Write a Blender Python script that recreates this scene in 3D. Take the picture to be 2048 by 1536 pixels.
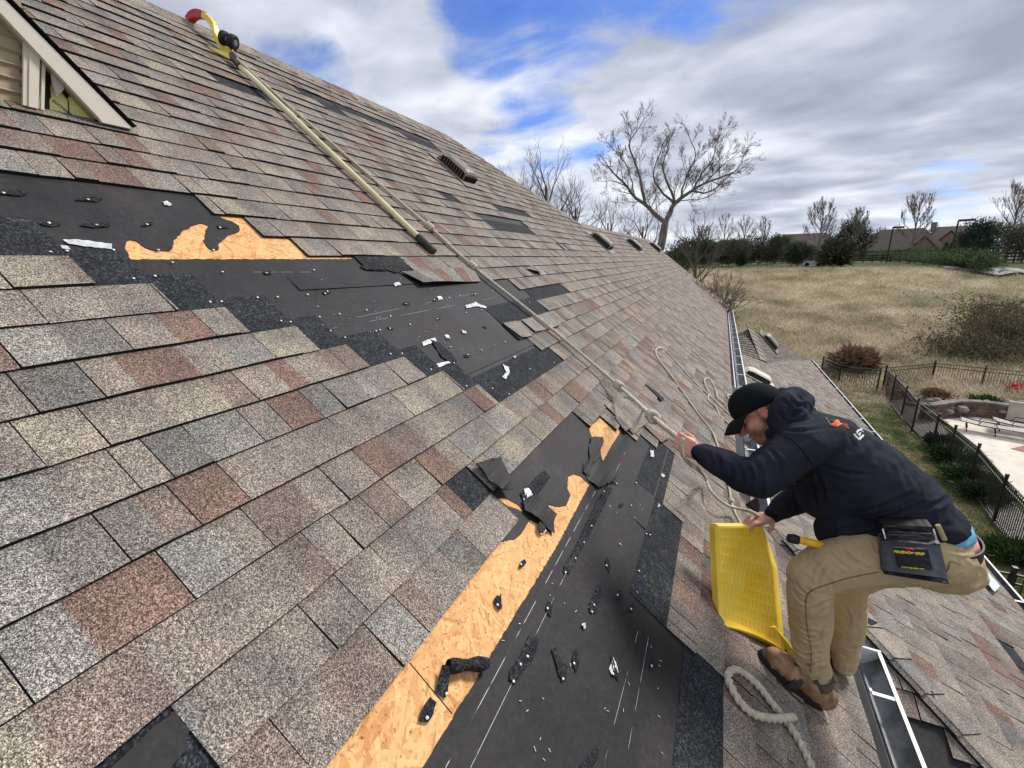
import bpy, bmesh, math, random
import numpy as np
from mathutils import Vector, Matrix, noise
from mathutils.geometry import tessellate_polygon
random.seed(7)
S = bpy.context.scene
for o in list(bpy.data.objects): bpy.data.objects.remove(o)
COL = S.collection
R = math.radians
# ------------------------------------------------------------------ camera, sky, sun, exposure
H = 7.0                        # camera height above the pool level; X = out from the roof, Y = along the ridge
FPX, CX, CY = 900.0, 1024.0, 768.0
pitch, roll, yaw, mp = R(15.2), R(1.18), R(24.6), R(39.4)
_fh = Vector((-math.sin(yaw), math.cos(yaw), 0)); _rt = Vector((math.cos(yaw), math.sin(yaw), 0)); _up = Vector((0, 0, 1))
FWD = math.cos(pitch)*_fh - math.sin(pitch)*_up
_dn = -(math.sin(pitch)*_fh + math.cos(pitch)*_up)
RGT = math.cos(roll)*_rt + math.sin(roll)*_dn
DWN = -math.sin(roll)*_rt + math.cos(roll)*_dn
CAMP = Vector((0, 0, H))
cd = bpy.data.cameras.new('camera'); cam = bpy.data.objects.new('camera', cd); COL.objects.link(cam)
m = Matrix.Identity(4)
for i in range(3):
    m[i][0] = RGT[i]; m[i][1] = -DWN[i]; m[i][2] = -FWD[i]
m.translation = CAMP
cam.matrix_world = m
cd.sensor_width = 36; cd.lens = 36*FPX/2048; cd.clip_start = 0.05; cd.clip_end = 4000
S.camera = cam
S.render.resolution_x = 1024; S.render.resolution_y = 768
S.view_settings.view_transform = 'Standard'; S.view_settings.look = 'None'; S.view_settings.gamma = 1
S.view_settings.exposure = 0.56
def ray(px, py): return RGT*((px-CX)/FPX) + DWN*((py-CY)/FPX) + FWD
def AY(px, py, Y):
    r = ray(px, py); return CAMP + r*(Y/r.y)
def AX(px, py, X):
    r = ray(px, py); return CAMP + r*(X/r.x)
def AZ(px, py, z):
    r = ray(px, py); return CAMP + r*(z/r.z)
def AD(px, py, depth): return CAMP + ray(px, py)*depth

def N(nt, t, **kw):
    n = nt.nodes.new(t)
    for k, v in kw.items():
        if k in n.inputs.keys() if isinstance(k, str) else False: n.inputs[k].default_value = v
        else: setattr(n, k, v)
    return n
def L(nt, a, b): nt.links.new(a, b)
def math_(nt, op, a, b=None, c=None):
    n = nt.nodes.new('ShaderNodeMath'); n.operation = op
    for i, v in enumerate((a, b, c)):
        if v is None: continue
        if isinstance(v, (int, float)): n.inputs[i].default_value = v
        else: L(nt, v, n.inputs[i])
    return n.outputs[0]
def ramp(nt, fac, stops, interp='LINEAR'):
    n = nt.nodes.new('ShaderNodeValToRGB'); n.color_ramp.interpolation = interp
    e = n.color_ramp.elements
    while len(e) < len(stops): e.new(0.5)
    for i, (p, c) in enumerate(stops):
        e[i].position = p; e[i].color = (c, c, c, 1) if isinstance(c, (int, float)) else (*c, 1)
    L(nt, fac, n.inputs[0]); return n.outputs[0]
def mixc(nt, fac, a, b, mode='MIX'):
    n = nt.nodes.new('ShaderNodeMix'); n.data_type = 'RGBA'; n.blend_type = mode
    for i, v in ((0, fac), (6, a), (7, b)):
        if isinstance(v, (int, float)): n.inputs[i].default_value = v
        elif isinstance(v, tuple): n.inputs[i].default_value = (*v, 1)
        else: L(nt, v, n.inputs[i])
    return n.outputs[2]

SUN_EL, SUN_AZ = R(42), R(35)      # azimuth measured from +Y towards +X
w = bpy.data.worlds.new('World'); S.world = w; w.use_nodes = True
nt = w.node_tree; nt.nodes.clear()
out = nt.nodes.new('ShaderNodeOutputWorld'); bg = nt.nodes.new('ShaderNodeBackground'); L(nt, bg.outputs[0], out.inputs[0])
bg.inputs['Strength'].default_value = 0.1
sky = nt.nodes.new('ShaderNodeTexSky'); sky.sky_type = 'NISHITA'; sky.sun_disc = False
sky.sun_elevation = SUN_EL; sky.sun_rotation = SUN_AZ; sky.ozone_density = 2.5; sky.air_density = 1.0; sky.dust_density = 0.4
tc = nt.nodes.new('ShaderNodeTexCoord'); sep = nt.nodes.new('ShaderNodeSeparateXYZ'); L(nt, tc.outputs['Generated'], sep.inputs[0])
zz = math_(nt, 'MAXIMUM', sep.outputs[2], 0.0)
den = math_(nt, 'ADD', zz, 0.16)
cx = math_(nt, 'DIVIDE', sep.outputs[0], den); cy = math_(nt, 'DIVIDE', sep.outputs[1], den)
cmb = nt.nodes.new('ShaderNodeCombineXYZ'); L(nt, cx, cmb.inputs[0]); L(nt, cy, cmb.inputs[1])
def sky_noise(scale, detail, rough, offs, stretch=(1, 1, 1), rot=0.0, dist=0.0):
    mpn = nt.nodes.new('ShaderNodeMapping'); L(nt, cmb.outputs[0], mpn.inputs[0])
    mpn.inputs['Location'].default_value = offs; mpn.inputs['Scale'].default_value = stretch; mpn.inputs['Rotation'].default_value = (0, 0, rot)
    n = nt.nodes.new('ShaderNodeTexNoise'); n.inputs['Scale'].default_value = scale; n.inputs['Detail'].default_value = detail
    n.inputs['Roughness'].default_value = rough; n.inputs['Distortion'].default_value = dist; L(nt, mpn.outputs[0], n.inputs['Vector']); return n.outputs[0]
shade = sky_noise(0.50, 4, 0.50, (3.1, 0.7, 0), (1.0, 1.35, 1), 0.75, 0.25)
fine = sky_noise(2.1, 7, 0.50, (1.0, 5.0, 2.0), (1.0, 1.25, 1), 0.7, 0.2)
mixn = math_(nt, 'ADD', math_(nt, 'MULTIPLY', shade, 0.62), math_(nt, 'MULTIPLY', fine, 0.38))
cloud_base = ramp(nt, mixn, [(0.38, (2.6, 2.85, 3.45)), (0.455, (3.5, 3.8, 4.5)), (0.52, (5.0, 5.3, 6.0)), (0.60, (6.9, 7.15, 7.6))])
def blob(px, py, r_in, r_out):
    d = ray(px, py).normalized()
    vm = nt.nodes.new('ShaderNodeVectorMath'); vm.operation = 'DOT_PRODUCT'; L(nt, tc.outputs['Generated'], vm.inputs[0]); vm.inputs[1].default_value = d
    mr = nt.nodes.new('ShaderNodeMapRange'); mr.interpolation_type = 'SMOOTHSTEP'
    L(nt, vm.outputs['Value'], mr.inputs[0]); mr.inputs[1].default_value = math.cos(R(r_out)); mr.inputs[2].default_value = math.cos(R(r_in))
    return mr.outputs[0]
BL = [(1180, -60, 0, 12, 1), (980, -10, 0, 9, .9), (1350, -60, 0, 9, .9), (1090, 262, 0, 8, .62), (1000, 300, 0, 5, .5), (1190, 285, 0, 5, .5), (625, 135, 0, 6, .7), (585, 60, 0, 5, .5),
      (1862, 385, 0, 5, .42), (1500, -500, 2, 22, .8), (300, -700, 2, 20, .8)]
acc = None
for b in BL:
    v = math_(nt, 'MULTIPLY', blob(*b[:4]), b[4]); acc = v if acc is None else math_(nt, 'MAXIMUM', acc, v)
thr = math_(nt, 'SUBTRACT', sky_noise(1.9, 9, 0.55, (7, 2, 0), (1, 1.5, 1), 0.7, 0.25), 0.5)
hole = ramp(nt, math_(nt, 'SUBTRACT', acc, math_(nt, 'ADD', math_(nt, 'MULTIPLY', thr, 2.5), 0.36)), [(0.0, 0.0), (0.55, 0.85), (1.0, 1.0)])
hole = math_(nt, 'MULTIPLY', hole, ramp(nt, acc, [(0.02, 0.0), (0.35, 1.0)]))
bl = mixc(nt, 1.0, sky.outputs[0], (0.36, 0.58, 1.05), 'MULTIPLY')
L(nt, mixc(nt, hole, cloud_base, bl), bg.inputs['Color'])
sd = bpy.data.lights.new('sun', 'SUN'); sun = bpy.data.objects.new('sun', sd); COL.objects.link(sun)
sd.energy = 2.7; sd.angle = R(14); sd.color = (1.0, 0.95, 0.885)
sv = Vector((math.sin(SUN_AZ)*math.cos(SUN_EL), math.cos(SUN_AZ)*math.cos(SUN_EL), math.sin(SUN_EL)))
sun.rotation_euler = sv.to_track_quat('Z', 'Y').to_euler()

# ------------------------------------------------------------------ helpers
def tag(o, label=None, cat=None, group=None, kind=None):
    if label: o['label'] = label
    if cat: o['category'] = cat
    if group: o['group'] = group
    if kind: o['kind'] = kind
    return o
def empty(name, loc=(0, 0, 0), label=None, cat=None, group=None):
    o = bpy.data.objects.new(name, None); COL.objects.link(o); o.location = loc; o.empty_display_size = .1
    return tag(o, label, cat, group)
class MB:
    def __init__(s): s.v = []; s.f = []; s.c = []; s.mi = []
    def face(s, pts, col=None, mi=0):
        i = len(s.v); s.v += [tuple(p) for p in pts]; s.f.append(tuple(range(i, i+len(pts)))); s.c.append(col); s.mi.append(mi)
    def mesh(s, vs, fs, col=None, mi=0):
        i = len(s.v); s.v += [tuple(p) for p in vs]
        for f in fs: s.f.append(tuple(i+k for k in f)); s.c.append(col); s.mi.append(mi)
    def box(s, c, sx, sy, sz, ax=None, col=None, mi=0):
        c = Vector(c); ax = ax or (Vector((1, 0, 0)), Vector((0, 1, 0)), Vector((0, 0, 1)))
        p = [c + ax[0]*(sx/2*a) + ax[1]*(sy/2*b) + ax[2]*(sz/2*d) for a in (-1, 1) for b in (-1, 1) for d in (-1, 1)]
        s.mesh(p, [(0, 1, 3, 2), (4, 6, 7, 5), (0, 4, 5, 1), (2, 3, 7, 6), (0, 2, 6, 4), (1, 5, 7, 3)], col, mi)
    def tube(s, pts, rad, n=6, cap=True, col=None, mi=0):
        pts = [Vector(p) for p in pts]; k = len(pts)
        rad = rad if isinstance(rad, (list, tuple)) else [rad]*k
        vs = []; t0 = (pts[1]-pts[0]).normalized(); u = t0.orthogonal().normalized()
        for i, p in enumerate(pts):
            t = (pts[min(i+1, k-1)]-pts[max(i-1, 0)]).normalized()
            u = (u - t*u.dot(t)).normalized(); v = t.cross(u)
            for j in range(n):
                a = 2*math.pi*j/n; vs.append(p + (u*math.cos(a)+v*math.sin(a))*rad[i])
        fs = [(i*n+j, i*n+(j+1) % n, (i+1)*n+(j+1) % n, (i+1)*n+j) for i in range(k-1) for j in range(n)]
        if cap: fs += [tuple(range(n-1, -1, -1)), tuple((k-1)*n+j for j in range(n))]
        s.mesh(vs, fs, col, mi)
    def prism(s, poly, off, col=None, mi=0):
        """poly: list of 3-D points, off: thickness vector"""
        off = Vector(off); a = [Vector(p) for p in poly]; b = [p+off for p in a]; n = len(a)
        tri = tessellate_polygon([a])
        s.mesh(a+b, [tuple(t) for t in tri]+[(t[2]+n, t[1]+n, t[0]+n) for t in tri]+[(i, (i+1) % n, (i+1) % n+n, i+n) for i in range(n)], col, mi)
    def build(s, name, mats, parent=None, smooth=False, recalc=True, attr=False):
        me = bpy.data.meshes.new(name); me.from_pydata(s.v, [], s.f); me.validate(clean_customdata=False)
        for mm in (mats if isinstance(mats, (list, tuple)) else [mats]): me.materials.append(mm)
        if any(s.mi) and len(me.polygons) == len(s.mi): me.polygons.foreach_set('material_index', s.mi)
        if attr and len(me.polygons) == len(s.c):
            ca = me.color_attributes.new('tone', 'FLOAT_COLOR', 'CORNER'); arr = np.ones((len(me.loops), 4), dtype=np.float32)
            k = 0
            for f, c in zip(s.f, s.c):
                arr[k:k+len(f), :3] = c if c is not None else (0.25, 0.25, 0.25); k += len(f)      # c: one colour or one per corner
            ca.data.foreach_set('color', arr.ravel())
        if recalc:
            bm = bmesh.new(); bm.from_mesh(me); bmesh.ops.recalc_face_normals(bm, faces=bm.faces); bm.to_mesh(me); bm.free()
        if smooth: me.polygons.foreach_set('use_smooth', [True]*len(me.polygons))
        o = bpy.data.objects.new(name, me); COL.objects.link(o)
        if parent:
            o.parent = parent; o.matrix_parent_inverse = parent_world(parent).inverted()
        return o
def parent_world(p):
    mm = Matrix.LocRotScale(p.location, p.rotation_euler, p.scale)
    return (parent_world(p.parent) @ p.matrix_parent_inverse @ mm) if p.parent else mm
def rebase(o, loc):
    """move a top-level mesh's origin to loc"""
    loc = Vector(loc); o.data.transform(Matrix.Translation(-loc)); o.location = loc; return o
def catmull(pts, step=0.02, closed=False):
    pts = [Vector(p) for p in pts]; out = []
    q = [pts[0]*2-pts[1]]+pts+[pts[-1]*2-pts[-2]]
    for i in range(1, len(q)-2):
        p0, p1, p2, p3 = q[i-1:i+3]; n = max(2, int((p2-p1).length/step))
        for k in range(n):
            t = k/n
            out.append(0.5*((2*p1)+(p2-p0)*t+(2*p0-5*p1+4*p2-p3)*t*t+(3*p1-p0-3*p2+p3)*t**3))
    out.append(pts[-1]); return out

# ------------------------------------------------------------------ materials
def mat(name, col=(0.5, 0.5, 0.5), rough=0.7, metal=0.0, spec=0.3):
    mm = bpy.data.materials.new(name); mm.use_nodes = True; b = mm.node_tree.nodes['Principled BSDF']
    b.inputs['Base Color'].default_value = (*col, 1); b.inputs['Roughness'].default_value = rough; b.inputs['Metallic'].default_value = metal
    b.inputs['Specular IOR Level'].default_value = spec
    return mm, mm.node_tree, b
def noise_mat(name, c1, c2, scale=8, rough=0.7, detail=5, bump=0.0, bscale=None, metal=0.0, spec=0.3, stretch=(1, 1, 1), lo=0.35, hi=0.65, coord='Object'):
    mm, nt, b = mat(name, c1, rough, metal, spec)
    t = nt.nodes.new('ShaderNodeTexCoord'); mp_ = nt.nodes.new('ShaderNodeMapping'); L(nt, t.outputs[coord], mp_.inputs[0]); mp_.inputs['Scale'].default_value = stretch
    n = nt.nodes.new('ShaderNodeTexNoise'); n.inputs['Scale'].default_value = scale; n.inputs['Detail'].default_value = detail; L(nt, mp_.outputs[0], n.inputs['Vector'])
    L(nt, ramp(nt, n.outputs[0], [(lo, c1), (hi, c2)]), b.inputs['Base Color'])
    if bump:
        n2 = nt.nodes.new('ShaderNodeTexNoise'); n2.inputs['Scale'].default_value = bscale or scale*4; n2.inputs['Detail'].default_value = 4; L(nt, mp_.outputs[0], n2.inputs['Vector'])
        bp = nt.nodes.new('ShaderNodeBump'); bp.inputs['Strength'].default_value = bump; bp.inputs['Distance'].default_value = 0.01
        L(nt, n2.outputs[0], bp.inputs['Height']); L(nt, bp.outputs[0], b.inputs['Normal'])
    return mm
def granule_mat(name, use_attr, base=(0.25, 0.22, 0.2), dark=0.20, light=2.6, scale=620, amount=1.0, rough=0.92):
    mm, nt, b = mat(name, base, rough, 0, 0.25)
    t = nt.nodes.new('ShaderNodeTexCoord')
    if use_attr:
        a = nt.nodes.new('ShaderNodeVertexColor'); a.layer_name = 'tone'; basec = a.outputs[0]
        # blotches of other tones inside a tab
        n = nt.nodes.new('ShaderNodeTexNoise'); n.inputs['Scale'].default_value = 7; n.inputs['Detail'].default_value = 3; L(nt, t.outputs['Object'], n.inputs['Vector'])
        basec = mixc(nt, 1.0, basec, ramp(nt, n.outputs[0], [(0.3, (0.74, 0.75, 0.78)), (0.7, (1.20, 1.17, 1.12))]), 'MULTIPLY')
    else:
        n = nt.nodes.new('ShaderNodeTexNoise'); n.inputs['Scale'].default_value = 9; n.inputs['Detail'].default_value = 4; L(nt, t.outputs['Object'], n.inputs['Vector'])
        basec = mixc(nt, 1.0, base, ramp(nt, n.outputs[0], [(0.3, 0.75), (0.7, 1.25)]), 'MULTIPLY')
    def cells(sc):
        v = nt.nodes.new('ShaderNodeTexVoronoi'); v.inputs['Scale'].default_value = sc; v.inputs['Randomness'].default_value = 1.0; L(nt, t.outputs['Object'], v.inputs['Vector'])
        s = nt.nodes.new('ShaderNodeSeparateColor'); L(nt, v.outputs['Color'], s.inputs[0]); return s.outputs[0], v.outputs['Distance'], s.outputs[1]
    c1, d1, g1 = cells(scale); c2, d2, g2 = cells(scale*0.45)
    k = math_(nt, 'ADD', math_(nt, 'MULTIPLY', c1, 0.70), math_(nt, 'MULTIPLY', c2, 0.30))
    mul = ramp(nt, k, [(0.24, dark), (0.42, 0.60), (0.58, 1.0), (0.72, 1.55), (0.88, light)])
    colr = mixc(nt, 1.0, basec, mul, 'MULTIPLY')
    hue = ramp(nt, g1, [(0.0, (1.10, 0.99, 0.88)), (0.5, (1, 1, 1)), (1.0, (0.95, 1.0, 1.05))])
    colr = mixc(nt, 1.0, colr, hue, 'MULTIPLY')
    L(nt, colr, b.inputs['Base Color'])
    bp = nt.nodes.new('ShaderNodeBump'); bp.inputs['Strength'].default_value = 0.5; bp.inputs['Distance'].default_value = 0.002
    L(nt, c1, bp.inputs['Height']); L(nt, bp.outputs[0], b.inputs['Normal'])
    return mm
M_SH = granule_mat('shingle_granules', True)
M_HL = granule_mat('headlap_granules', False, (0.022, 0.025, 0.030), 0.35, 3.0, 240)
M_EDGE = mat('asphalt_edge', (0.018, 0.017, 0.018), 0.9)[0]
def felt_mat():
    mm, nt, b = mat('felt_underlayment', (0.04, 0.04, 0.045), 0.62, 0, 0.22)
    t = nt.nodes.new('ShaderNodeTexCoord')
    n = nt.nodes.new('ShaderNodeTexNoise'); n.inputs['Scale'].default_value = 3.5; n.inputs['Detail'].default_value = 7; n.inputs['Roughness'].default_value = 0.62; L(nt, t.outputs['Object'], n.inputs['Vector'])
    c = ramp(nt, n.outputs[0], [(0.30, (0.013, 0.0125, 0.0135)), (0.50, (0.022, 0.021, 0.0225)), (0.62, (0.034, 0.031, 0.032)), (0.78, (0.050, 0.041, 0.037))])
    n2 = nt.nodes.new('ShaderNodeTexNoise'); n2.inputs['Scale'].default_value = 60; n2.inputs['Detail'].default_value = 5; L(nt, t.outputs['Object'], n2.inputs['Vector'])
    c = mixc(nt, 1.0, c, ramp(nt, n2.outputs[0], [(0.35, 0.85), (0.62, 1.1), (0.72, 1.5)]), 'MULTIPLY')
    L(nt, c, b.inputs['Base Color'])
    L(nt, ramp(nt, n.outputs[0], [(0.3, 0.5), (0.7, 0.75)]), b.inputs['Roughness'])
    n3 = nt.nodes.new('ShaderNodeTexNoise'); n3.inputs['Scale'].default_value = 4; n3.inputs['Detail'].default_value = 5; n3.inputs['Distortion'].default_value = .3; L(nt, t.outputs['Object'], n3.inputs['Vector'])
    bp = nt.nodes.new('ShaderNodeBump'); bp.inputs['Strength'].default_value = 0.45; bp.inputs['Distance'].default_value = 0.025; L(nt, n3.outputs[0], bp.inputs['Height'])
    bp2 = nt.nodes.new('ShaderNodeBump'); bp2.inputs['Strength'].default_value = 0.25; bp2.inputs['Distance'].default_value = 0.002; L(nt, n2.outputs[0], bp2.inputs['Height']); L(nt, bp.outputs[0], bp2.inputs['Normal'])
    L(nt, bp2.outputs[0], b.inputs['Normal'])
    return mm
M_FELT = felt_mat()
def osb_mat():
    mm, nt, b = mat('oriented_strand_board', (0.6, 0.33, 0.14), 0.75, 0, 0.3)
    t = nt.nodes.new('ShaderNodeTexCoord')
    # board coordinates: x along the course direction, y down the slope
    def dot(v):
        n = nt.nodes.new('ShaderNodeVectorMath'); n.operation = 'DOT_PRODUCT'; L(nt, t.outputs['Object'], n.inputs[0]); n.inputs[1].default_value = v; return n.outputs['Value']
    cb = nt.nodes.new('ShaderNodeCombineXYZ'); L(nt, dot((0, 1, 0)), cb.inputs[0]); L(nt, dot((math.cos(mp), 0, -math.sin(mp))), cb.inputs[1])
    wn = nt.nodes.new('ShaderNodeTexNoise'); wn.inputs['Scale'].default_value = 14; wn.inputs['Detail'].default_value = 3; L(nt, cb.outputs[0], wn.inputs['Vector'])
    warp = nt.nodes.new('ShaderNodeVectorMath'); warp.operation = 'MULTIPLY_ADD'; L(nt, wn.outputs['Color'], warp.inputs[0]); warp.inputs[1].default_value = (.007, .007, 0); L(nt, cb.outputs[0], warp.inputs[2])
    height = None
    for i_, (ang, sx, sy) in enumerate(((12, 9, 80), (52, 12, 95), (88, 8, 74), (128, 12, 100), (160, 9, 85), (30, 16, 120))):
        m1 = nt.nodes.new('ShaderNodeMapping'); L(nt, warp.outputs[0], m1.inputs[0]); m1.inputs['Rotation'].default_value = (0, 0, R(ang)); m1.inputs['Location'].default_value = (i_*3.3, i_*1.7, i_)
        m2 = nt.nodes.new('ShaderNodeMapping'); L(nt, m1.outputs[0], m2.inputs[0]); m2.inputs['Scale'].default_value = (sx, sy, 1)
        v = nt.nodes.new('ShaderNodeTexVoronoi'); v.inputs['Scale'].default_value = 1.0; L(nt, m2.outputs[0], v.inputs['Vector'])
        sp = nt.nodes.new('ShaderNodeSeparateColor'); L(nt, v.outputs['Color'], sp.inputs[0])
        m3 = nt.nodes.new('ShaderNodeMapping'); L(nt, m1.outputs[0], m3.inputs[0]); m3.inputs['Scale'].default_value = (sx*2.2, sy*9, 1)
        g = nt.nodes.new('ShaderNodeTexNoise'); g.inputs['Scale'].default_value = 1; g.inputs['Detail'].default_value = 3; L(nt, m3.outputs[0], g.inputs['Vector'])
        tint = math_(nt, 'ADD', math_(nt, 'MULTIPLY', sp.outputs[1], .62), math_(nt, 'MULTIPLY', g.outputs[0], .38))
        hgt = math_(nt, 'SUBTRACT', sp.outputs[0], math_(nt, 'MULTIPLY', v.outputs['Distance'], .5))
        if height is None: height, tn = hgt, tint
        else:
            gt = math_(nt, 'GREATER_THAN', hgt, height); height = math_(nt, 'MAXIMUM', height, hgt)
            mx = nt.nodes.new('ShaderNodeMix'); L(nt, gt, mx.inputs[0]); L(nt, tn, mx.inputs[2]); L(nt, tint, mx.inputs[3]); tn = mx.outputs[0]
    k = height
    c = ramp(nt, tn, [(0.18, (0.47, 0.22, 0.075)), (0.36, (0.62, 0.325, 0.125)), (0.58, (0.69, 0.385, 0.16)), (0.82, (0.77, 0.46, 0.205))])
    dk = nt.nodes.new('ShaderNodeTexNoise'); dk.inputs['Scale'].default_value = 90; dk.inputs['Detail'].default_value = 2; L(nt, cb.outputs[0], dk.inputs['Vector'])
    c = mixc(nt, 1.0, c, ramp(nt, dk.outputs[0], [(.28, (.45, .34, .28)), (.38, (1, 1, 1))]), 'MULTIPLY')
    L(nt, c, b.inputs['Base Color'])
    bp = nt.nodes.new('ShaderNodeBump'); bp.inputs['Strength'].default_value = 0.3; bp.inputs['Distance'].default_value = 0.0015; L(nt, k, bp.inputs['Height']); L(nt, bp.outputs[0], b.inputs['Normal'])
    return mm
M_OSB = osb_mat()
M_WHITE = noise_mat('white_aluminium', (0.62, 0.64, 0.66), (0.78, 0.79, 0.80), 6, 0.42, spec=0.5)
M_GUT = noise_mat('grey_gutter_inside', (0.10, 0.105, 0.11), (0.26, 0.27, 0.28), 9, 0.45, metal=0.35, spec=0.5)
M_TRIM = noise_mat('taupe_trim', (0.52, 0.47, 0.40), (0.60, 0.54, 0.47), 5, 0.5)
M_SIDING = noise_mat('tan_siding', (0.33, 0.27, 0.17), (0.40, 0.33, 0.22), 5, 0.55)
M_FOAM = noise_mat('yellow_sheathing', (0.62, 0.62, 0.22), (0.72, 0.70, 0.32), 9, 0.6)
M_WALL = noise_mat('tan_wall', (0.36, 0.30, 0.22), (0.44, 0.37, 0.28), 3, 0.8)
M_VENT = noise_mat('vent_plastic', (0.16, 0.15, 0.125), (0.21, 0.195, 0.165), 12, 0.5)
M_BLACK = mat('black_metal', (0.012, 0.012, 0.013), 0.45, 0, 0.5)[0]
M_DARK = mat('dark_void', (0.01, 0.01, 0.01), 0.9)[0]
M_NAIL = mat('galvanised_nail', (0.62, 0.60, 0.52), 0.38, 0.4, 0.5)[0]
M_FILM = noise_mat('clear_film', (0.42, 0.43, 0.44), (0.62, 0.63, 0.64), 40, 0.25, spec=0.6, bump=0.6, bscale=60)
M_CHALK = noise_mat('white_print', (0.05, 0.05, 0.052), (0.50, 0.50, 0.50), 11, 0.8, lo=.46, hi=.52)
M_ROPE = noise_mat('rope_fibre', (0.42, 0.37, 0.29), (0.60, 0.54, 0.44), 60, 0.9, bump=0.5, bscale=260)
M_POLE = noise_mat('cream_pole', (0.58, 0.53, 0.30), (0.68, 0.62, 0.38), 5, 0.35, spec=0.5)
M_GRIP = noise_mat('dark_green_grip', (0.02, 0.026, 0.02), (0.045, 0.05, 0.04), 30, 0.7)
M_YEL = noise_mat('yellow_paint', (0.72, 0.58, 0.07), (0.82, 0.68, 0.12), 14, 0.4, spec=0.5)
M_RED = noise_mat('red_rubber', (0.36, 0.02, 0.03), (0.48, 0.03, 0.045), 20, 0.5)
M_TYRE = mat('black_tyre', (0.012, 0.012, 0.012), 0.6)[0]
# ------------------------------------------------------------------ roof frames
HC = 1.14                                        # camera distance from the main roof plane
class Plane:
    """a roof plane: point(b, s, off): b along the ridge, s down the slope, off above the sheathing"""
    def __init__(p, O, B, D):
        p.O = Vector(O); p.B = Vector(B).normalized(); p.D = Vector(D).normalized(); p.n = p.B.cross(p.D) if p.B.cross(p.D).z > 0 else p.D.cross(p.B)
    def at(p, b, s, off=0.0): return p.O + p.B*b + p.D*s + p.n*off
    def px(p, x, y, off=0.0):
        r = ray(x, y); q = CAMP + r*(((p.O+p.n*off-CAMP).dot(p.n))/r.dot(p.n)); return q
    def bs(p, x, y, off=0.0):
        q = p.px(x, y, off)-p.O; return (q.dot(p.B), q.dot(p.D))
nM = Vector((math.sin(mp), 0, math.cos(mp))); dM = Vector((math.cos(mp), 0, -math.sin(mp)))
PM = Plane(CAMP - nM*HC, (0, 1, 0), dM)
EXP = 0.143; S0 = -0.02
TONES = [((0.262, 0.232, 0.203), 38), ((0.228, 0.203, 0.180), 26), ((0.240, 0.234, 0.220), 13), ((0.205, 0.165, 0.143), 13), ((0.188, 0.122, 0.099), 11), ((0.288, 0.258, 0.210), 10), ((0.176, 0.170, 0.160), 7)]
def tone(rng, mul=1.0):
    r = rng.random()*sum(w for _, w in TONES)
    for c, w_ in TONES:
        r -= w_
        if r <= 0: break
    j = rng.uniform(0.92, 1.08)*mul; return tuple((x*.88+y*.12)*j for x, y in zip(c, (.240, .216, .192)))
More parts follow.
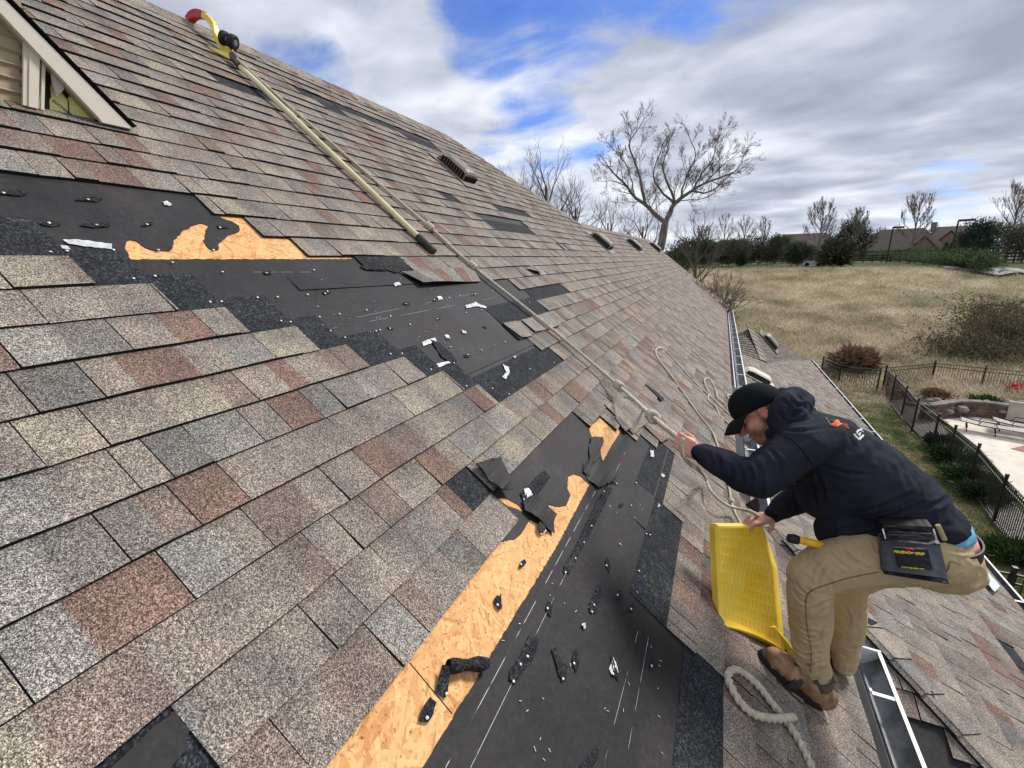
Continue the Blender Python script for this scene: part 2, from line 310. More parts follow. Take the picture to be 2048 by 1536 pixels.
def shingles(mb, pl, k0, k1, rng_fn, seed, mul=1.0, headlap=True, s0=S0, red=True, wmin=0.065, wmax=0.165, gap=.0018, jp=.5, base=0.0, sc=1.0):
    """rng_fn(s_up, s_low, k) -> list of (bl_up, bl_low, br_up, br_low)"""
    for k in range(k0, k1+1):
        rng = random.Random(seed*1000+k); sl = s0+EXP*k; su = sl-EXP
        for (a0, a1, b0, b1) in rng_fn(su, sl, k):
            lo = min(a0, a1); hi = max(b0, b1)
            b = -2.0 - rng.random()*0.5
            ends = []; 
            while b < hi:
                wd = rng.uniform(wmin, wmax); ends.append((b, b+wd)); b += wd
            wob0 = rng.uniform(-.002, .002); joint = True; tooth = False; lh = 0.0; pc = None; pu = pl_ = None; TW = .009
            for (t0, t1) in ends:
                col = tone(rng, mul)
                if joint: tooth = rng.random() < 0.5; lh = rng.uniform(0.0, 0.0025)
                gl = gap if joint else 0.0; joint = rng.random() < jp; gr = gap if joint else 0.0
                wob1 = rng.uniform(-.0025, .0025)
                if t1 <= lo or t0 >= hi: wob0 = wob1; continue
                u0 = min(max(t0+gl, a0), b0); u1 = max(min(t1-gr, b0), a0); l0 = min(max(t0+gl, a1), b1); l1 = max(min(t1-gr, b1), a1)
                if u1-u0 < 1e-4 and l1-l0 < 1e-4: wob0 = wob1; continue
                hl = base+0.0125+(0.0045 if tooth else 0.0)+lh; hu = base+0.0075
                # soft change of granule colour where two blends meet without a cut
                w0 = 0 if (gl or pc is None) else TW; w1 = 0 if gr else TW
                if u1-u0 > 3*TW and l1-l0 > 3*TW:
                    if w0:
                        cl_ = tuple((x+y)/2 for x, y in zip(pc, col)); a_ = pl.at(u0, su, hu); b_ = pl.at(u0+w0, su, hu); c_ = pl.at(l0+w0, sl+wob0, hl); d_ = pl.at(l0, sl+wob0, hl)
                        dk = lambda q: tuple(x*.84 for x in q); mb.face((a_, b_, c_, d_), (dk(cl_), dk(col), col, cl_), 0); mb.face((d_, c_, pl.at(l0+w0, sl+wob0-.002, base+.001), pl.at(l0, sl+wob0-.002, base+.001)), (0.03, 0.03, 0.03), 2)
                        u0 += w0; l0 += w0
                    if w1: nxt = (u1, l1); u1 -= 0; l1 -= 0
                pc = col
                A = pl.at(u0, su, hu); B = pl.at(u1, su, hu); C = pl.at(l1, sl+wob1, hl); D = pl.at(l0, sl+wob0, hl)
                A2 = pl.at(u0, su, base+.001); B2 = pl.at(u1, su, base+.001); C2 = pl.at(l1, sl+wob1-.002, base+.001); D2 = pl.at(l0, sl+wob0-.002, base+.001)
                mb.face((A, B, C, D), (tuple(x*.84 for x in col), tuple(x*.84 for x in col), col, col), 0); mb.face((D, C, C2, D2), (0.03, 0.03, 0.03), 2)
                mb.face((A, D, D2, A2), (.03, .03, .03), 2); mb.face((B, B2, C2, C), (.03, .03, .03), 2)
                wob0 = wob1
            if headlap:
                sh = su-0.19
                # follow the slanted ends only over the exposure; headlap stays inside the row's span
                ka, kb = (a0-a1)/EXP*.19, (b0-b1)/EXP*.19; au, bu = a0+ka, b0+kb
                A = pl.at(au, sh, base+.0035); B = pl.at(bu, sh, base+.0035); C = pl.at(b0, su, base+.0072); D = pl.at(a0, su, base+.0072)
                mb.face((A, B, C, D), None, 1)
                mb.face((A, D, pl.at(a0, su, base), pl.at(au, sh, base)), None, 1); mb.face((B, pl.at(bu, sh, base), pl.at(b0, su, base), C), None, 1)
                mb.face((A, pl.at(au, sh, base), pl.at(bu, sh, base), B), None, 1)

house = empty('house', (0, 8, 0), 'house with brown asphalt shingle roof torn open down to felt and boards', 'house')
# holes in the main roof: row -> list of (b0, b1) without shingles
HOLES = {-12: [(-.1, 1.385)], -11: [(-.2, 1.525)], -10: [(-.15, 1.67)], -9: [(.752, 2.36)], -8: [(.907, 3.16)], -7: [(1.065, 3.49)], -6: [(1.26, 4.52)], -5: [(1.40, 3.575)],
         -4: [(1.632, 2.70)], -3: [(1.778, 2.82)], -2: [(1.915, 2.965)], 0: [(-.6, .32), (1.243, 1.40)], 1: [(1.39, 2.455)], 2: [(-3, 2.69)], 3: [(-3, 2.79), (3.84, 3.90)], 4: [(-3, 2.93)], 5: [(-3, 3.09)],
         6: [(-3, 2.375)], 7: [(-3, 1.575)], 8: [(-3, 1.60)],
         -14: [(4.34, 5.58)], -13: [(4.38, 5.55)], -16: [(5.2, 6.26), (4.03, 4.3)], -23: [(2.40, 3.02)], -26: [(3.43, 5.6)], -25: [(4.86, 5.6), (3.6, 3.9)], -11.5: [], -8.5: []}
HOLES[-11].append((5.98, 6.08)); HOLES[-8].append((4.19, 4.27)); 
def m_right(s):
    """far edge of the main roof"""
    if s < -2.44: return 6.76 + (s+4.42)*1.16
    return 18.4 + (s+2.44)*0.16
def m_low(b): return 1.40
def m_rows(su, sl, k):
    l = -2.5
    if sl > 1.36:     # tail of the roof below the first gutter, ends in the valley
        r0 = 3.33-(su-1.36)*0.82; r1 = 3.33-(sl-1.36)*0.82
        if k == 10: r0 = 3.4
        segs = [(l, l, r0, r1)]
    else: segs = [(l, l, m_right(su), m_right(sl))]
    for (h0, h1) in HOLES.get(k, []):
        new = []
        for (a0, a1, b0, b1) in segs:
            if h1 <= min(a0, a1) or h0 >= max(b0, b1): new.append((a0, a1, b0, b1)); continue
            j = 0.004
            if h0 > a0: new.append((a0, a1, h0, h0))
            if h1 < b0: new.append((h1, h1, b0, b1))
        segs = new
    return segs
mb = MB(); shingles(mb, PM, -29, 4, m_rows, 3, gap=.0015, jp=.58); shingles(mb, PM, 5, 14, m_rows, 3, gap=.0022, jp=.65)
# ridge and hip caps
def caps(mb, P0, P1, wid, seed, n1, n2, mul=1.0, ln=0.21, th=0.0, wB=None):
    """overlapping cap shingles from P1 (low) to P0 (high); n1,n2: roof normals on either side"""
    rng = random.Random(seed); P0 = Vector(P0); P1 = Vector(P1); T = (P0-P1); Ln = T.length; T.normalize(); n = int(Ln/ln)
    nA = Vector(n1).normalized(); nB = Vector(n2).normalized(); up = (nA+nB).normalized()
    def side(na, nb):
        d = T.cross(na).normalized(); return d if d.dot(na-nb) > 0 else -d
    n1, n2 = side(nA, nB), side(nB, nA)
    for i in range(n+1):
        c = tone(rng, mul); a = P1+T*(i*ln); b = P1+T*min(Ln, (i+1)*ln+.02); h0, h1 = 0.030+th, 0.018+th
        for d, wid_ in ((n1, wid), (n2, wB or wid)):
            prev = (a+up*h0, b+up*h1)
            for f in (0.25, 1.0):
                q = (a+d*wid_*f+up*(h0-.004*(f > .5)-0.006), b+d*wid_*f+up*(h1-.004*(f > .5)-0.004))
                mb.face((prev[0], prev[1], q[1], q[0]), c, 0)
                mb.face((prev[0], q[0], q[0]-up*.012, prev[0]-up*.012), (.03, .03, .03), 2)
                prev = q
            mb.face((prev[0], prev[1], prev[1]-up*(.02+th), prev[0]-up*(.02+th)), (.03, .03, .03), 2)
RID0, RID1 = PM.at(-2.5, -4.42), PM.at(6.76, -4.42); dB = Vector((-dM.x, 0, dM.z))
nB_ = Vector((-nM.x, 0, nM.z)); caps(mb, RID0, RID1, .15, 5, nM, nB_)
HIP1 = PM.at(9.05, -2.44); LR1 = PM.at(18.4, -2.44)
caps(mb, RID1, HIP1, .13, 6, nM, Vector((-.1, .6, .8))); caps(mb, HIP1, LR1, .14, 7, nM, nB_)
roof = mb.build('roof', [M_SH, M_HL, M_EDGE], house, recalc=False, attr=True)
# back slopes and the hip end (not seen from the front)
mb = MB()
def row_full(w_): return lambda su, sl, k: [(0, 0, w_, w_)]
def quad(mb, a, b, c, d, t=.02):
    mb.face((a, b, c, d), (0.23, 0.2, 0.18))
e0 = RID0+dB*6; e1 = RID1+dB*6
for (a, b, c, d) in ((RID0, RID1, e1, e0), (HIP1, LR1, LR1+dB*4.5, HIP1+dB*4.5), (RID1, HIP1, HIP1+dB*4.5, e1)):
    quad(mb, a, b, c, d)
mb.build('back_roof_slope', [M_SH], roof, attr=True)

# ------------------------------------------------------------------ boards and felt under the shingles
def pp(pts, ox=0, oy=0, sc=1.0): return [PM.bs(ox+x/sc, oy+y/sc) for x, y in pts]
def rough_poly(poly, amp=0.004, step=0.02, seed=1, closed=True):
    rng = random.Random(seed); out = []; n = len(poly)
    for i in range(n):
        a = Vector(poly[i]); b = Vector(poly[(i+1) % n]); k = max(1, int((b-a).length/step))
        nr = Vector((-(b-a).y, (b-a).x)); nr = nr.normalized() if nr.length > 0 else nr
        for j in range(k):
            q = a.lerp(b, j/k); out.append(tuple(q + nr*(rng.uniform(-amp, amp) if j else 0)))
    return out
OSB_B1 = pp([(390, 830), (460, 820), (500, 790), (548, 712), (600, 735), (640, 765), (668, 795), (664, 735), (680, 690), (630, 650), (640, 625), (690, 640), (745, 635), (770, 575), (752, 540), (757, 475), (790, 460), (830, 475), (875, 520), (700, 850), (320, 1475)], 860, 780, 2.743) + \
    [PM.bs(x, y) for x, y in [(845, 1536), (600, 1925)]] + [(0.15, 0.10), (.44, .10), (.815, .10), (1.24, .10)]
OSB_B0 = pp([(372, 597), (400, 592), (430, 600), (490, 635), (515, 676), (480, 655), (430, 640)], 860, 780, 2.743)
OSB_B2 = pp([(870, 210), (935, 150), (1050, 220), (1000, 300), (950, 390), (930, 340), (945, 300), (950, 262), (915, 255), (888, 258)], 860, 780, 2.743)
OSB_A = pp([(835, 605), (800, 530), (812, 485), (835, 480), (880, 490), (930, 530), (1000, 552), (1080, 552), (1105, 530), (1110, 490), (1160, 430), (1230, 390), (1290, 375), (1335, 390), (1315, 420), (1305, 490), (1330, 530), (1365, 552), (1395, 545), (1400, 505), (1430, 475), (1460, 450), (1500, 440), (1532, 422), (1530, 390), (1480, 360), (1420, 340), (1395, 322), (1540, 300), (1700, 440), (1860, 440), (2000, 560), (2250, 590), (2255, 602)], 0, 330, 3.2)
felt_holes = [rough_poly(OSB_A, .0025, .012, 1), rough_poly(OSB_B1, .002, .012, 2), rough_poly(OSB_B2, .002, .012, 3), rough_poly(OSB_B0, .002, .012, 4)]
# straight cut edge of the lower felt course stays straight
mb = MB(); b0, b1, s0_, s1_ = -2.6, 6.7, -4.3, 1.38
mb.face([PM.at(b0, s0_, -.002), PM.at(b1, s0_, -.002), PM.at(b1, s1_, -.002), PM.at(b0, s1_, -.002)])
mb.face([PM.at(b0, s1_, -.002), PM.at(3.3, s1_, -.002), PM.at(2.75, 2.08, -.002), PM.at(b0, 2.08, -.002)])
sheath = mb.build('sheathing', M_OSB, roof)
seam = MB()
for sq in (PM.px(820, 1325), PM.px(905, 1427)),:
    a, c = sq; t = (c-a).normalized(); nn = t.cross(nM)*.0012
    seam.face((a-nn-nM*.0012, c-nn-nM*.0012, c+nn-nM*.0012, a+nn-nM*.0012))
seam.build('board_seam', M_DARK, sheath)
outer = [(-2.6, -4.3), (6.7, -4.3), (6.7, 1.38), (3.3, 1.38), (2.75, 2.08), (-2.6, 2.08)]
loops = [[Vector((x, y, 0)) for x, y in outer]] + [[Vector((x, y, 0)) for x, y in hh] for hh in felt_holes]
flat = [v for l_ in loops for v in l_]; tri = tessellate_polygon(loops)
mb = MB(); nV = len(flat)
top = [PM.at(v.x, v.y, .0012+.0006*noise.noise(Vector((v.x*9, v.y*9, 0)))) for v in flat]
mb.mesh(top, [tuple(t) for t in tri])
off = len(loops[0])
for hh in felt_holes:
    k = len(hh)
    for i in range(k):
        a, b_ = hh[i], hh[(i+1) % k]
        mb.face((PM.at(*a, .0012), PM.at(*b_, .0012), PM.at(*b_, -.002), PM.at(*a, -.002)))
    off += k
felt = mb.build('underlayment', M_FELT, roof)
mb = MB()
def strip(b0, b1, s0_, s1_, wd, off, dash=None):
    n = max(1, int((b1-b0)/(dash or 99))); 
    for i in range(n):
        ta, tb = i/n, (i+(0.55 if dash else 1))/n
        x0, x1 = b0+(b1-b0)*ta, b0+(b1-b0)*tb; y0, y1 = s0_+(s1_-s0_)*ta, s0_+(s1_-s0_)*tb
        mb.face((PM.at(x0, y0-wd/2, off), PM.at(x1, y1-wd/2, off), PM.at(x1, y1+wd/2, off), PM.at(x0, y0+wd/2, off)))
def strip_px(p, q, wd, dash=None):
    a = PM.bs(*p); c = PM.bs(*q)
    if a[0] > c[0]: a, c = c, a
    strip(a[0], c[0], a[1], c[1], wd, .0026, dash)
for a_ in (((890, 1536), (1190, 983), .0018, None), ((940, 1536), (1250, 905), .0014, None), ((1205, 1536), (1275, 1263), .0011, None), ((1255, 1500), (1296, 1275), .0010, None),
    ((640, 662), (990, 596), .0012, None), ((690, 640), (960, 585), .0010, None), ((915, 742), (1062, 690), .0010, None), ((500, 545), (720, 545), .0010, None)):
    mb = MB(); strip_px(*a_); mb.build('printed_line', M_CHALK, felt)
# felt lap lines: raised edges of the upper felt sheets
def lap(p, q, wd=.012):
    mb = MB()
    a = PM.bs(*p); c = PM.bs(*q)
    A, B_ = PM.at(*a, .0065), PM.at(*c, .0065)
    mb.face((A, B_, PM.at(c[0], c[1]-.10, .0016), PM.at(a[0], a[1]-.10, .0016)))
    mb.face((A, B_, PM.at(*c, .0014), PM.at(*a, .0014))); mb.build('lapped_sheet_edge', M_FELT, felt)
lap((600, 582), (880, 566)); lap((930, 752), (1068, 690)); lap((1290, 1060), (1345, 870))
# torn felt flaps lifted over the boards
def flap(pts, ox, oy, sc, name, lift, matl, parent, seed, th=.0025, base=.003, axis=None, amp=.003):
    poly = rough_poly(pp(pts, ox, oy, sc), amp, .012, seed)
    v = [Vector((x, y, 0)) for x, y in poly]; tri = tessellate_polygon([v])
    cxx = sum(x for x, y in poly)/len(poly); cyy = sum(y for x, y in poly)/len(poly)
    def h(x, y): return base + lift*(0.5+0.5*noise.noise(Vector((x*14+seed, y*14, 0)))) + lift*((x-cxx)*axis[0]+(y-cyy)*axis[1] if axis else 0)
    mb = MB(); n = len(v); topv = [PM.at(p.x, p.y, max(.003, h(p.x, p.y))+th) for p in v]; bot = [q-nM*th for q in topv]
    mb.mesh(topv+bot, [tuple(t) for t in tri]+[(t[2]+n, t[1]+n, t[0]+n) for t in tri]+[(i, (i+1) % n, (i+1) % n+n, i+n) for i in range(n)])
    return mb.build(name, matl, parent)
flap([(880, 262), (945, 262), (945, 295), (928, 340), (930, 400), (915, 470), (870, 480), (835, 455), (840, 410), (868, 395), (866, 330)], 860, 780, 2.743, 'felt_flap', .012, M_FELT, felt, 11)
flap([(838, 400), (900, 400), (925, 405), (1022, 498), (915, 545), (860, 490), (835, 440)], 860, 780, 2.743, 'felt_flap', .03, M_FELT, felt, 12, axis=(3, 3))
flap([(500, 615), (570, 590), (640, 625), (640, 655), (685, 690), (668, 735), (672, 795), (640, 775), (600, 740), (555, 708), (510, 672)], 860, 780, 2.743, 'felt_flap', .025, M_FELT, felt, 13)
flap([(585, 735), (610, 745), (625, 775), (610, 795), (590, 790), (580, 765)], 860, 780, 2.743, 'felt_flap', .02, M_FELT, felt, 14)
# folded back shingle corner above the tear
flap([(230, 428), (360, 398), (432, 572), (358, 584), (300, 520)], 860, 780, 2.743, 'folded_shingle', .03, M_FELT, roof, 15, th=.005, base=.022, axis=(2, 2), amp=.002)
# slipped shingles still hanging from the row above
def loose(pts_px, cols, name, lift, seed, parent=None, label=None, cat=None, base=.018, nseg=None):
    """a shingle strip given by pixel corners UL, UR, LR, LL; coloured blocks along it"""
    c = [PM.bs(*p) for p in pts_px]; mb = MB(); n = len(cols)
    rng = random.Random(seed)
    for i in range(n):
        t0, t1 = i/n, (i+1)/n
        def P(t, v): 
            a = Vector(c[0]).lerp(Vector(c[1]), t); b = Vector(c[3]).lerp(Vector(c[2]), t); q = a.lerp(b, v); return q
        for (v0, v1) in ((0, .5), (.5, 1)):
            q = [P(t0, v0), P(t1, v0), P(t1, v1), P(t0, v1)]
            hs = [base+lift*vv*(0.6+.6*math.sin(tt*4+seed)) for tt, vv in ((t0, v0), (t1, v0), (t1, v1), (t0, v1))]
            T = [PM.at(p.x, p.y, h_) for p, h_ in zip(q, hs)]; Bt = [x-nM*.005 for x in T]
            mb.mesh(T+Bt, [(0, 1, 2, 3)], cols[i], 0); k = len(mb.v)-8
            for fc in ((7, 6, 5, 4), (0, 4, 5, 1), (1, 5, 6, 2), (2, 6, 7, 3), (3, 7, 4, 0)):
                mb.f.append(tuple(k+z for z in fc)); mb.c.append((.02, .02, .02)); mb.mi.append(2)
    o = mb.build(name, [M_SH, M_HL, M_EDGE], parent, recalc=False, attr=True)
    if label: tag(o, label, cat); rebase(o, PM.at(*[sum(z[i] for z in c)/4 for i in (0, 1)], .0))
    return o
T_ = [t for t, _ in TONES]
loose([(800, 547), (941, 537), (959, 566), (841, 575)], [(.15, .14, .13), T_[2], T_[4], T_[2], T_[4], T_[2]], 'slipped_shingle', .02, 1, None, 'slipped shingle strip with red and grey tabs lying across the bare felt', 'shingle')
loose([(1003, 650), (1030, 645), (1062, 676), (1037, 680)], [T_[2], T_[0]], 'lifted_tab', .012, 2, roof)
loose([(1040, 643), (1092, 630), (1118, 655), (1066, 669)], [T_[2], T_[0], T_[2]], 'lifted_tab', .018, 3, roof)
loose([(1205, 812), (1250, 800), (1290, 850), (1262, 872)], [T_[0], T_[1], T_[0]], 'lifted_tab', .02, 4, roof, base=.02)
loose([(1285, 855), (1302, 850), (1335, 880), (1319, 888)], [T_[3], T_[0]], 'lifted_tab', .015, 5, roof, base=.02)
loose([(1225, 838), (1240, 830), (1258, 862), (1245, 868)], [T_[6], T_[0]], 'lifted_tab', .02, 6, roof, base=.02)
loose([(1298, 780), (1303, 782), (1326, 800), (1318, 806)], [(.03, .03, .035)]*2, 'lifted_tab', .012, 7, roof)
loose([(1050, 540), (1062, 533), (1080, 548), (1070, 551)], [T_[2], T_[6]], 'lifted_tab', .03, 8, roof)
# nails left behind
NAILS = [(7, 386), (176, 399), (334, 410), (98, 446), (193, 450), (294, 449), (440, 455), (317, 500), (427, 500), (547, 500), (101, 504), (134, 502), (227, 500), (267, 557), (310, 552), (345, 525), (445, 544), (533, 546), (628, 540), (420, 604), (443, 603), (515, 595), (555, 594), (615, 589),
         (562, 642), (581, 644), (650, 587), (655, 583), (639, 634), (661, 662), (679, 628), (690, 675), (733, 620), (752, 662), (760, 660), (780, 657), (781, 972-340), (812, 608), (868, 600), (898, 595), (920, 591), (944, 588), (950, 588), (985, 582), (963, 620), (932, 625), (875, 638), (820, 649), (926, 665), (893, 674), (901, 694), (1010, 684), (936, 710), (963, 700), (933, 772), (908, 726), (781, 708), (804, 707), (862, 739), (985, 777), (1059, 605), (1032, 602), (1108, 725), (1018, 788), (1060, 738),
         (1082, 1068), (1048, 999), (1235, 955), (1183, 1052), (1168, 1085), (1151, 1117), (1131, 1145), (1235, 1195-5), (1240, 1088), (1213, 1131), (1273, 966), (1233, 967), (1208, 983), (1262, 1011), (1300, 1100-30), (1293, 1068), (1278, 1142), (1262, 1218), (1188, 1210), (1184, 1224), (1165, 1250), (1095, 1217), (1042, 1129), (995, 1210), (1055, 1313), (1041, 1329), (1027, 1363), (893, 1388), (854, 1436), (1226, 1348), (1148, 1327), (1126, 1358), (1303, 1332), (1282, 1490), (1384, 1321), (1432, 1464)]
NAILS = NAILS[:98]
mbn = MB(); c0 = PM.at(0, 0, 0)
for j, (r_, z_) in enumerate(((.0, .0032), (.0042, .0030), (.0048, .0018), (.0046, .0))): pass
prof = [(0.0001, .0032), (.0038, .0030), (.0047, .0020), (.0045, 0.0), (.0013, -.0002), (.0013, -.012)]
vs = []; fs = []; nn_ = 10
for (r_, z_) in prof:
    for j in range(nn_):
        a = 2*math.pi*j/nn_; vs.append((r_*math.cos(a), r_*math.sin(a), z_))
for i in range(len(prof)-1):
    for j in range(nn_): fs.append((i*nn_+j, i*nn_+(j+1) % nn_, (i+1)*nn_+(j+1) % nn_, (i+1)*nn_+j))
mbn.mesh(vs, fs); nail0 = mbn.build('nail', M_NAIL, None, smooth=True)
qM = nM.to_track_quat('Z', 'Y'); rn = random.Random(9)
for i, (x, y) in enumerate(NAILS):
    o = nail0 if i == 0 else nail0.copy()
    if i: COL.objects.link(o)
    p = PM.px(x, y, .008); o.rotation_euler = (qM.to_matrix() @ Matrix.Rotation(rn.uniform(-.25, .25), 3, 'X')).to_euler(); o.location = p
    o.scale = (.95, .95, .95)
    o.parent = roof; o.matrix_parent_inverse = parent_world(roof).inverted()
# shreds of shingle left under nails: loose little scraps
def scrap_mesh(poly, lift, seed, th=.003):
    rng = random.Random(seed); v = [Vector((x, y, 0)) for x, y in rough_poly(poly, .0015, .008, seed)]
    tri = tessellate_polygon([v]); n = len(v); mb = MB()
    tp = [Vector((p.x, p.y, th+lift*(.4+.6*noise.noise(Vector((p.x*40+seed, p.y*40, 3)))))) for p in v]; bt = [q-Vector((0, 0, th)) for q in tp]
    mb.mesh(tp+bt, [tuple(t) for t in tri]+[(t[2]+n, t[1]+n, t[0]+n) for t in tri]+[(i, (i+1) % n, (i+1) % n+n, i+n) for i in range(n)]); return mb
def scrap_px(pts, ox, oy, sc, name, matl, lift, seed, label, cat, group=None, base=.002, th=.003):
    P_ = pp(pts, ox, oy, sc); cxx = sum(p[0] for p in P_)/len(P_); cyy = sum(p[1] for p in P_)/len(P_)
    mb = scrap_mesh([(p[0]-cxx, p[1]-cyy) for p in P_], lift, seed, th); o = mb.build(name, matl)
    mt = Matrix((PM.B, PM.D, PM.n)).transposed().to_4x4(); mt.translation = PM.at(cxx, cyy, base)
    o.matrix_world = mt; tag(o, label, cat, group); return o
G1 = 'shreds of torn shingle left under nails'
lab1 = 'black shingle shred under a nail head'
SM = [(7, 386, .045), (176, 399, .04), (98, 446, .045), (193, 450, .045), (294, 449, .03), (440, 455, .03), (533, 546, .03), (652, 585, .035), (812, 608, .035), (868, 602, .02), (944, 588, .03), (875, 638, .025), (968, 655, .03), (893, 674, .03), (780, 657, .02), (932, 712, .035), (1042, 1127, .03), (1095, 1215, .04), (995, 1206, .03), (1262, 1214, .025), (1236, 1190, .035), (1213, 1128, .04), (1148, 1320, .035), (1226, 1340, .04), (1303, 1325, .03), (1295, 1066, .02), (1240, 1010, .03), (1175, 1520, .05), (740, 820, .0)]
for i, (x, y, r_) in enumerate(SM):
    if r_ <= 0: continue
    rg = random.Random(i+50); b_, s_ = PM.bs(x, y); k = rg.randint(6, 9)
    poly = [(r_*math.cos(2*math.pi*j/k+.3)*rg.uniform(.45, 1.35), r_*.36*math.sin(2*math.pi*j/k+.3)*rg.uniform(.5, 1.3)) for j in range(k)]
    mb = scrap_mesh(poly, .006, i+70, .002); o = mb.build('shingle_shred', M_HL)
    mt = Matrix((PM.B, PM.D, PM.n)).transposed().to_4x4() @ Matrix.Rotation(rg.uniform(-.6, .6), 4, 'Z'); mt.translation = PM.at(b_, s_+.004, .002)
    o.matrix_world = mt
    where = 'left of the upper bare board' if (x < 330 and y < 520) else 'at the upper bare board' if y < 520 else 'on the wide middle of the upper felt' if y < 640 else 'on the lower half of the upper felt' if y < 900 else 'on the lower bare board' if x < 1050 else 'on the lower felt near the cushion'
    tag(o, lab1+' '+where, 'shingle shred', G1)
Z6 = (860, 780, 2.743)
scrap_px([(590, 470), (620, 445), (655, 480), (600, 560), (560, 600), (505, 605), (490, 570), (520, 545)], *Z6, 'shingle_scrap', M_HL, .005, 21, 'black granular shingle scrap lying beside the torn felt over the board', 'shingle scrap')
scrap_px([(960, 530), (1000, 545), (975, 590), (880, 780), (800, 930), (760, 1010), (725, 1000), (730, 965), (790, 870), (860, 720), (920, 600)], *Z6, 'shingle_scrap', M_HL, .003, 22, 'long narrow black shingle strip nailed along the dashed line', 'shingle scrap')
scrap_px([(915, 1075), (938, 1100), (930, 1150), (905, 1225), (870, 1225), (865, 1185)], *Z6, 'shingle_scrap', M_HL, .003, 23, 'pointed black shingle sliver on the smooth felt near the strip edge', 'shingle scrap')
Z7 = (640, 1150, 2.4976)
scrap_px([(1040, 305), (1080, 308), (1085, 345), (1060, 420), (1000, 500), (970, 545), (938, 525), (945, 480), (1000, 400)], *Z7, 'shingle_scrap', M_HL, .004, 24, 'black granular scrap with two nail heads beside the curled strip', 'shingle scrap')
scrap_px([(1150, 375), (1175, 365), (1195, 430), (1230, 460), (1222, 530), (1190, 510), (1170, 440)], *Z7, 'shingle_scrap', M_HL, .006, 25, 'jagged black shred left in the middle of the lower felt', 'shingle scrap')
scrap_px([(1460, 410), (1475, 450), (1485, 490), (1450, 500), (1440, 470)], *Z7, 'shingle_scrap', M_FILM, .006, 26, 'dull glassy scrap under a nail on the lower felt', 'shingle scrap', th=.0015)
tagp = scrap_px([(545, 612), (575, 640), (560, 700), (535, 738), (490, 730), (498, 690), (525, 640)], *Z7, 'shingle_scrap', M_HL, .004, 27, 'black scrap printed with white figures nailed on the bare board', 'shingle scrap')
scrap_px([(880, 105), (900, 120), (896, 160), (870, 155), (865, 130)], *Z7, 'shingle_scrap', M_HL, .006, 28, 'small black scrap nailed on the upper part of the bare board', 'shingle scrap')
scrap_px([(775, 520), (790, 500), (830, 510), (860, 560), (870, 590)][:0] or [(830, 900), (850, 905), (900, 930), (980, 1010), (1000, 1040), (960, 1045), (900, 1010), (870, 960)], 600, 400, 3.2, 'shingle_scrap', M_HL, .01, 29, 'torn black shingle piece between two clear strips on the upper felt', 'shingle scrap')
scrap_px([(380, 435), (470, 400), (550, 440), (545, 460), (420, 455)], 600, 400, 3.2, 'shingle_scrap', M_HL, .015, 30, 'crumpled black shred below the torn row above the upper felt', 'shingle scrap')
scrap_px([(706, 514), (790, 512), (812, 526), (828, 541), (806, 543), (792, 548), (770, 541), (748, 544), (728, 536)], 0, 0, 1.0, 'torn_headlap', M_HL, .004, 33, 'torn black granular shingle remnant below the row above the upper felt', 'shingle scrap', base=.004, th=.004)
_ef = MB(); _p = [PM.bs(x, y) for x, y in ((196, 1560), (290, 1472), (348, 1424), (362, 1448), (378, 1462), (370, 1482), (374, 1500), (352, 1522), (322, 1570))]; _ef.prism([PM.at(x, y, .0085) for x, y in rough_poly(_p, .002, .01, 5)], nM*.0015); _ef.build('torn_felt_patch', M_FELT, felt)
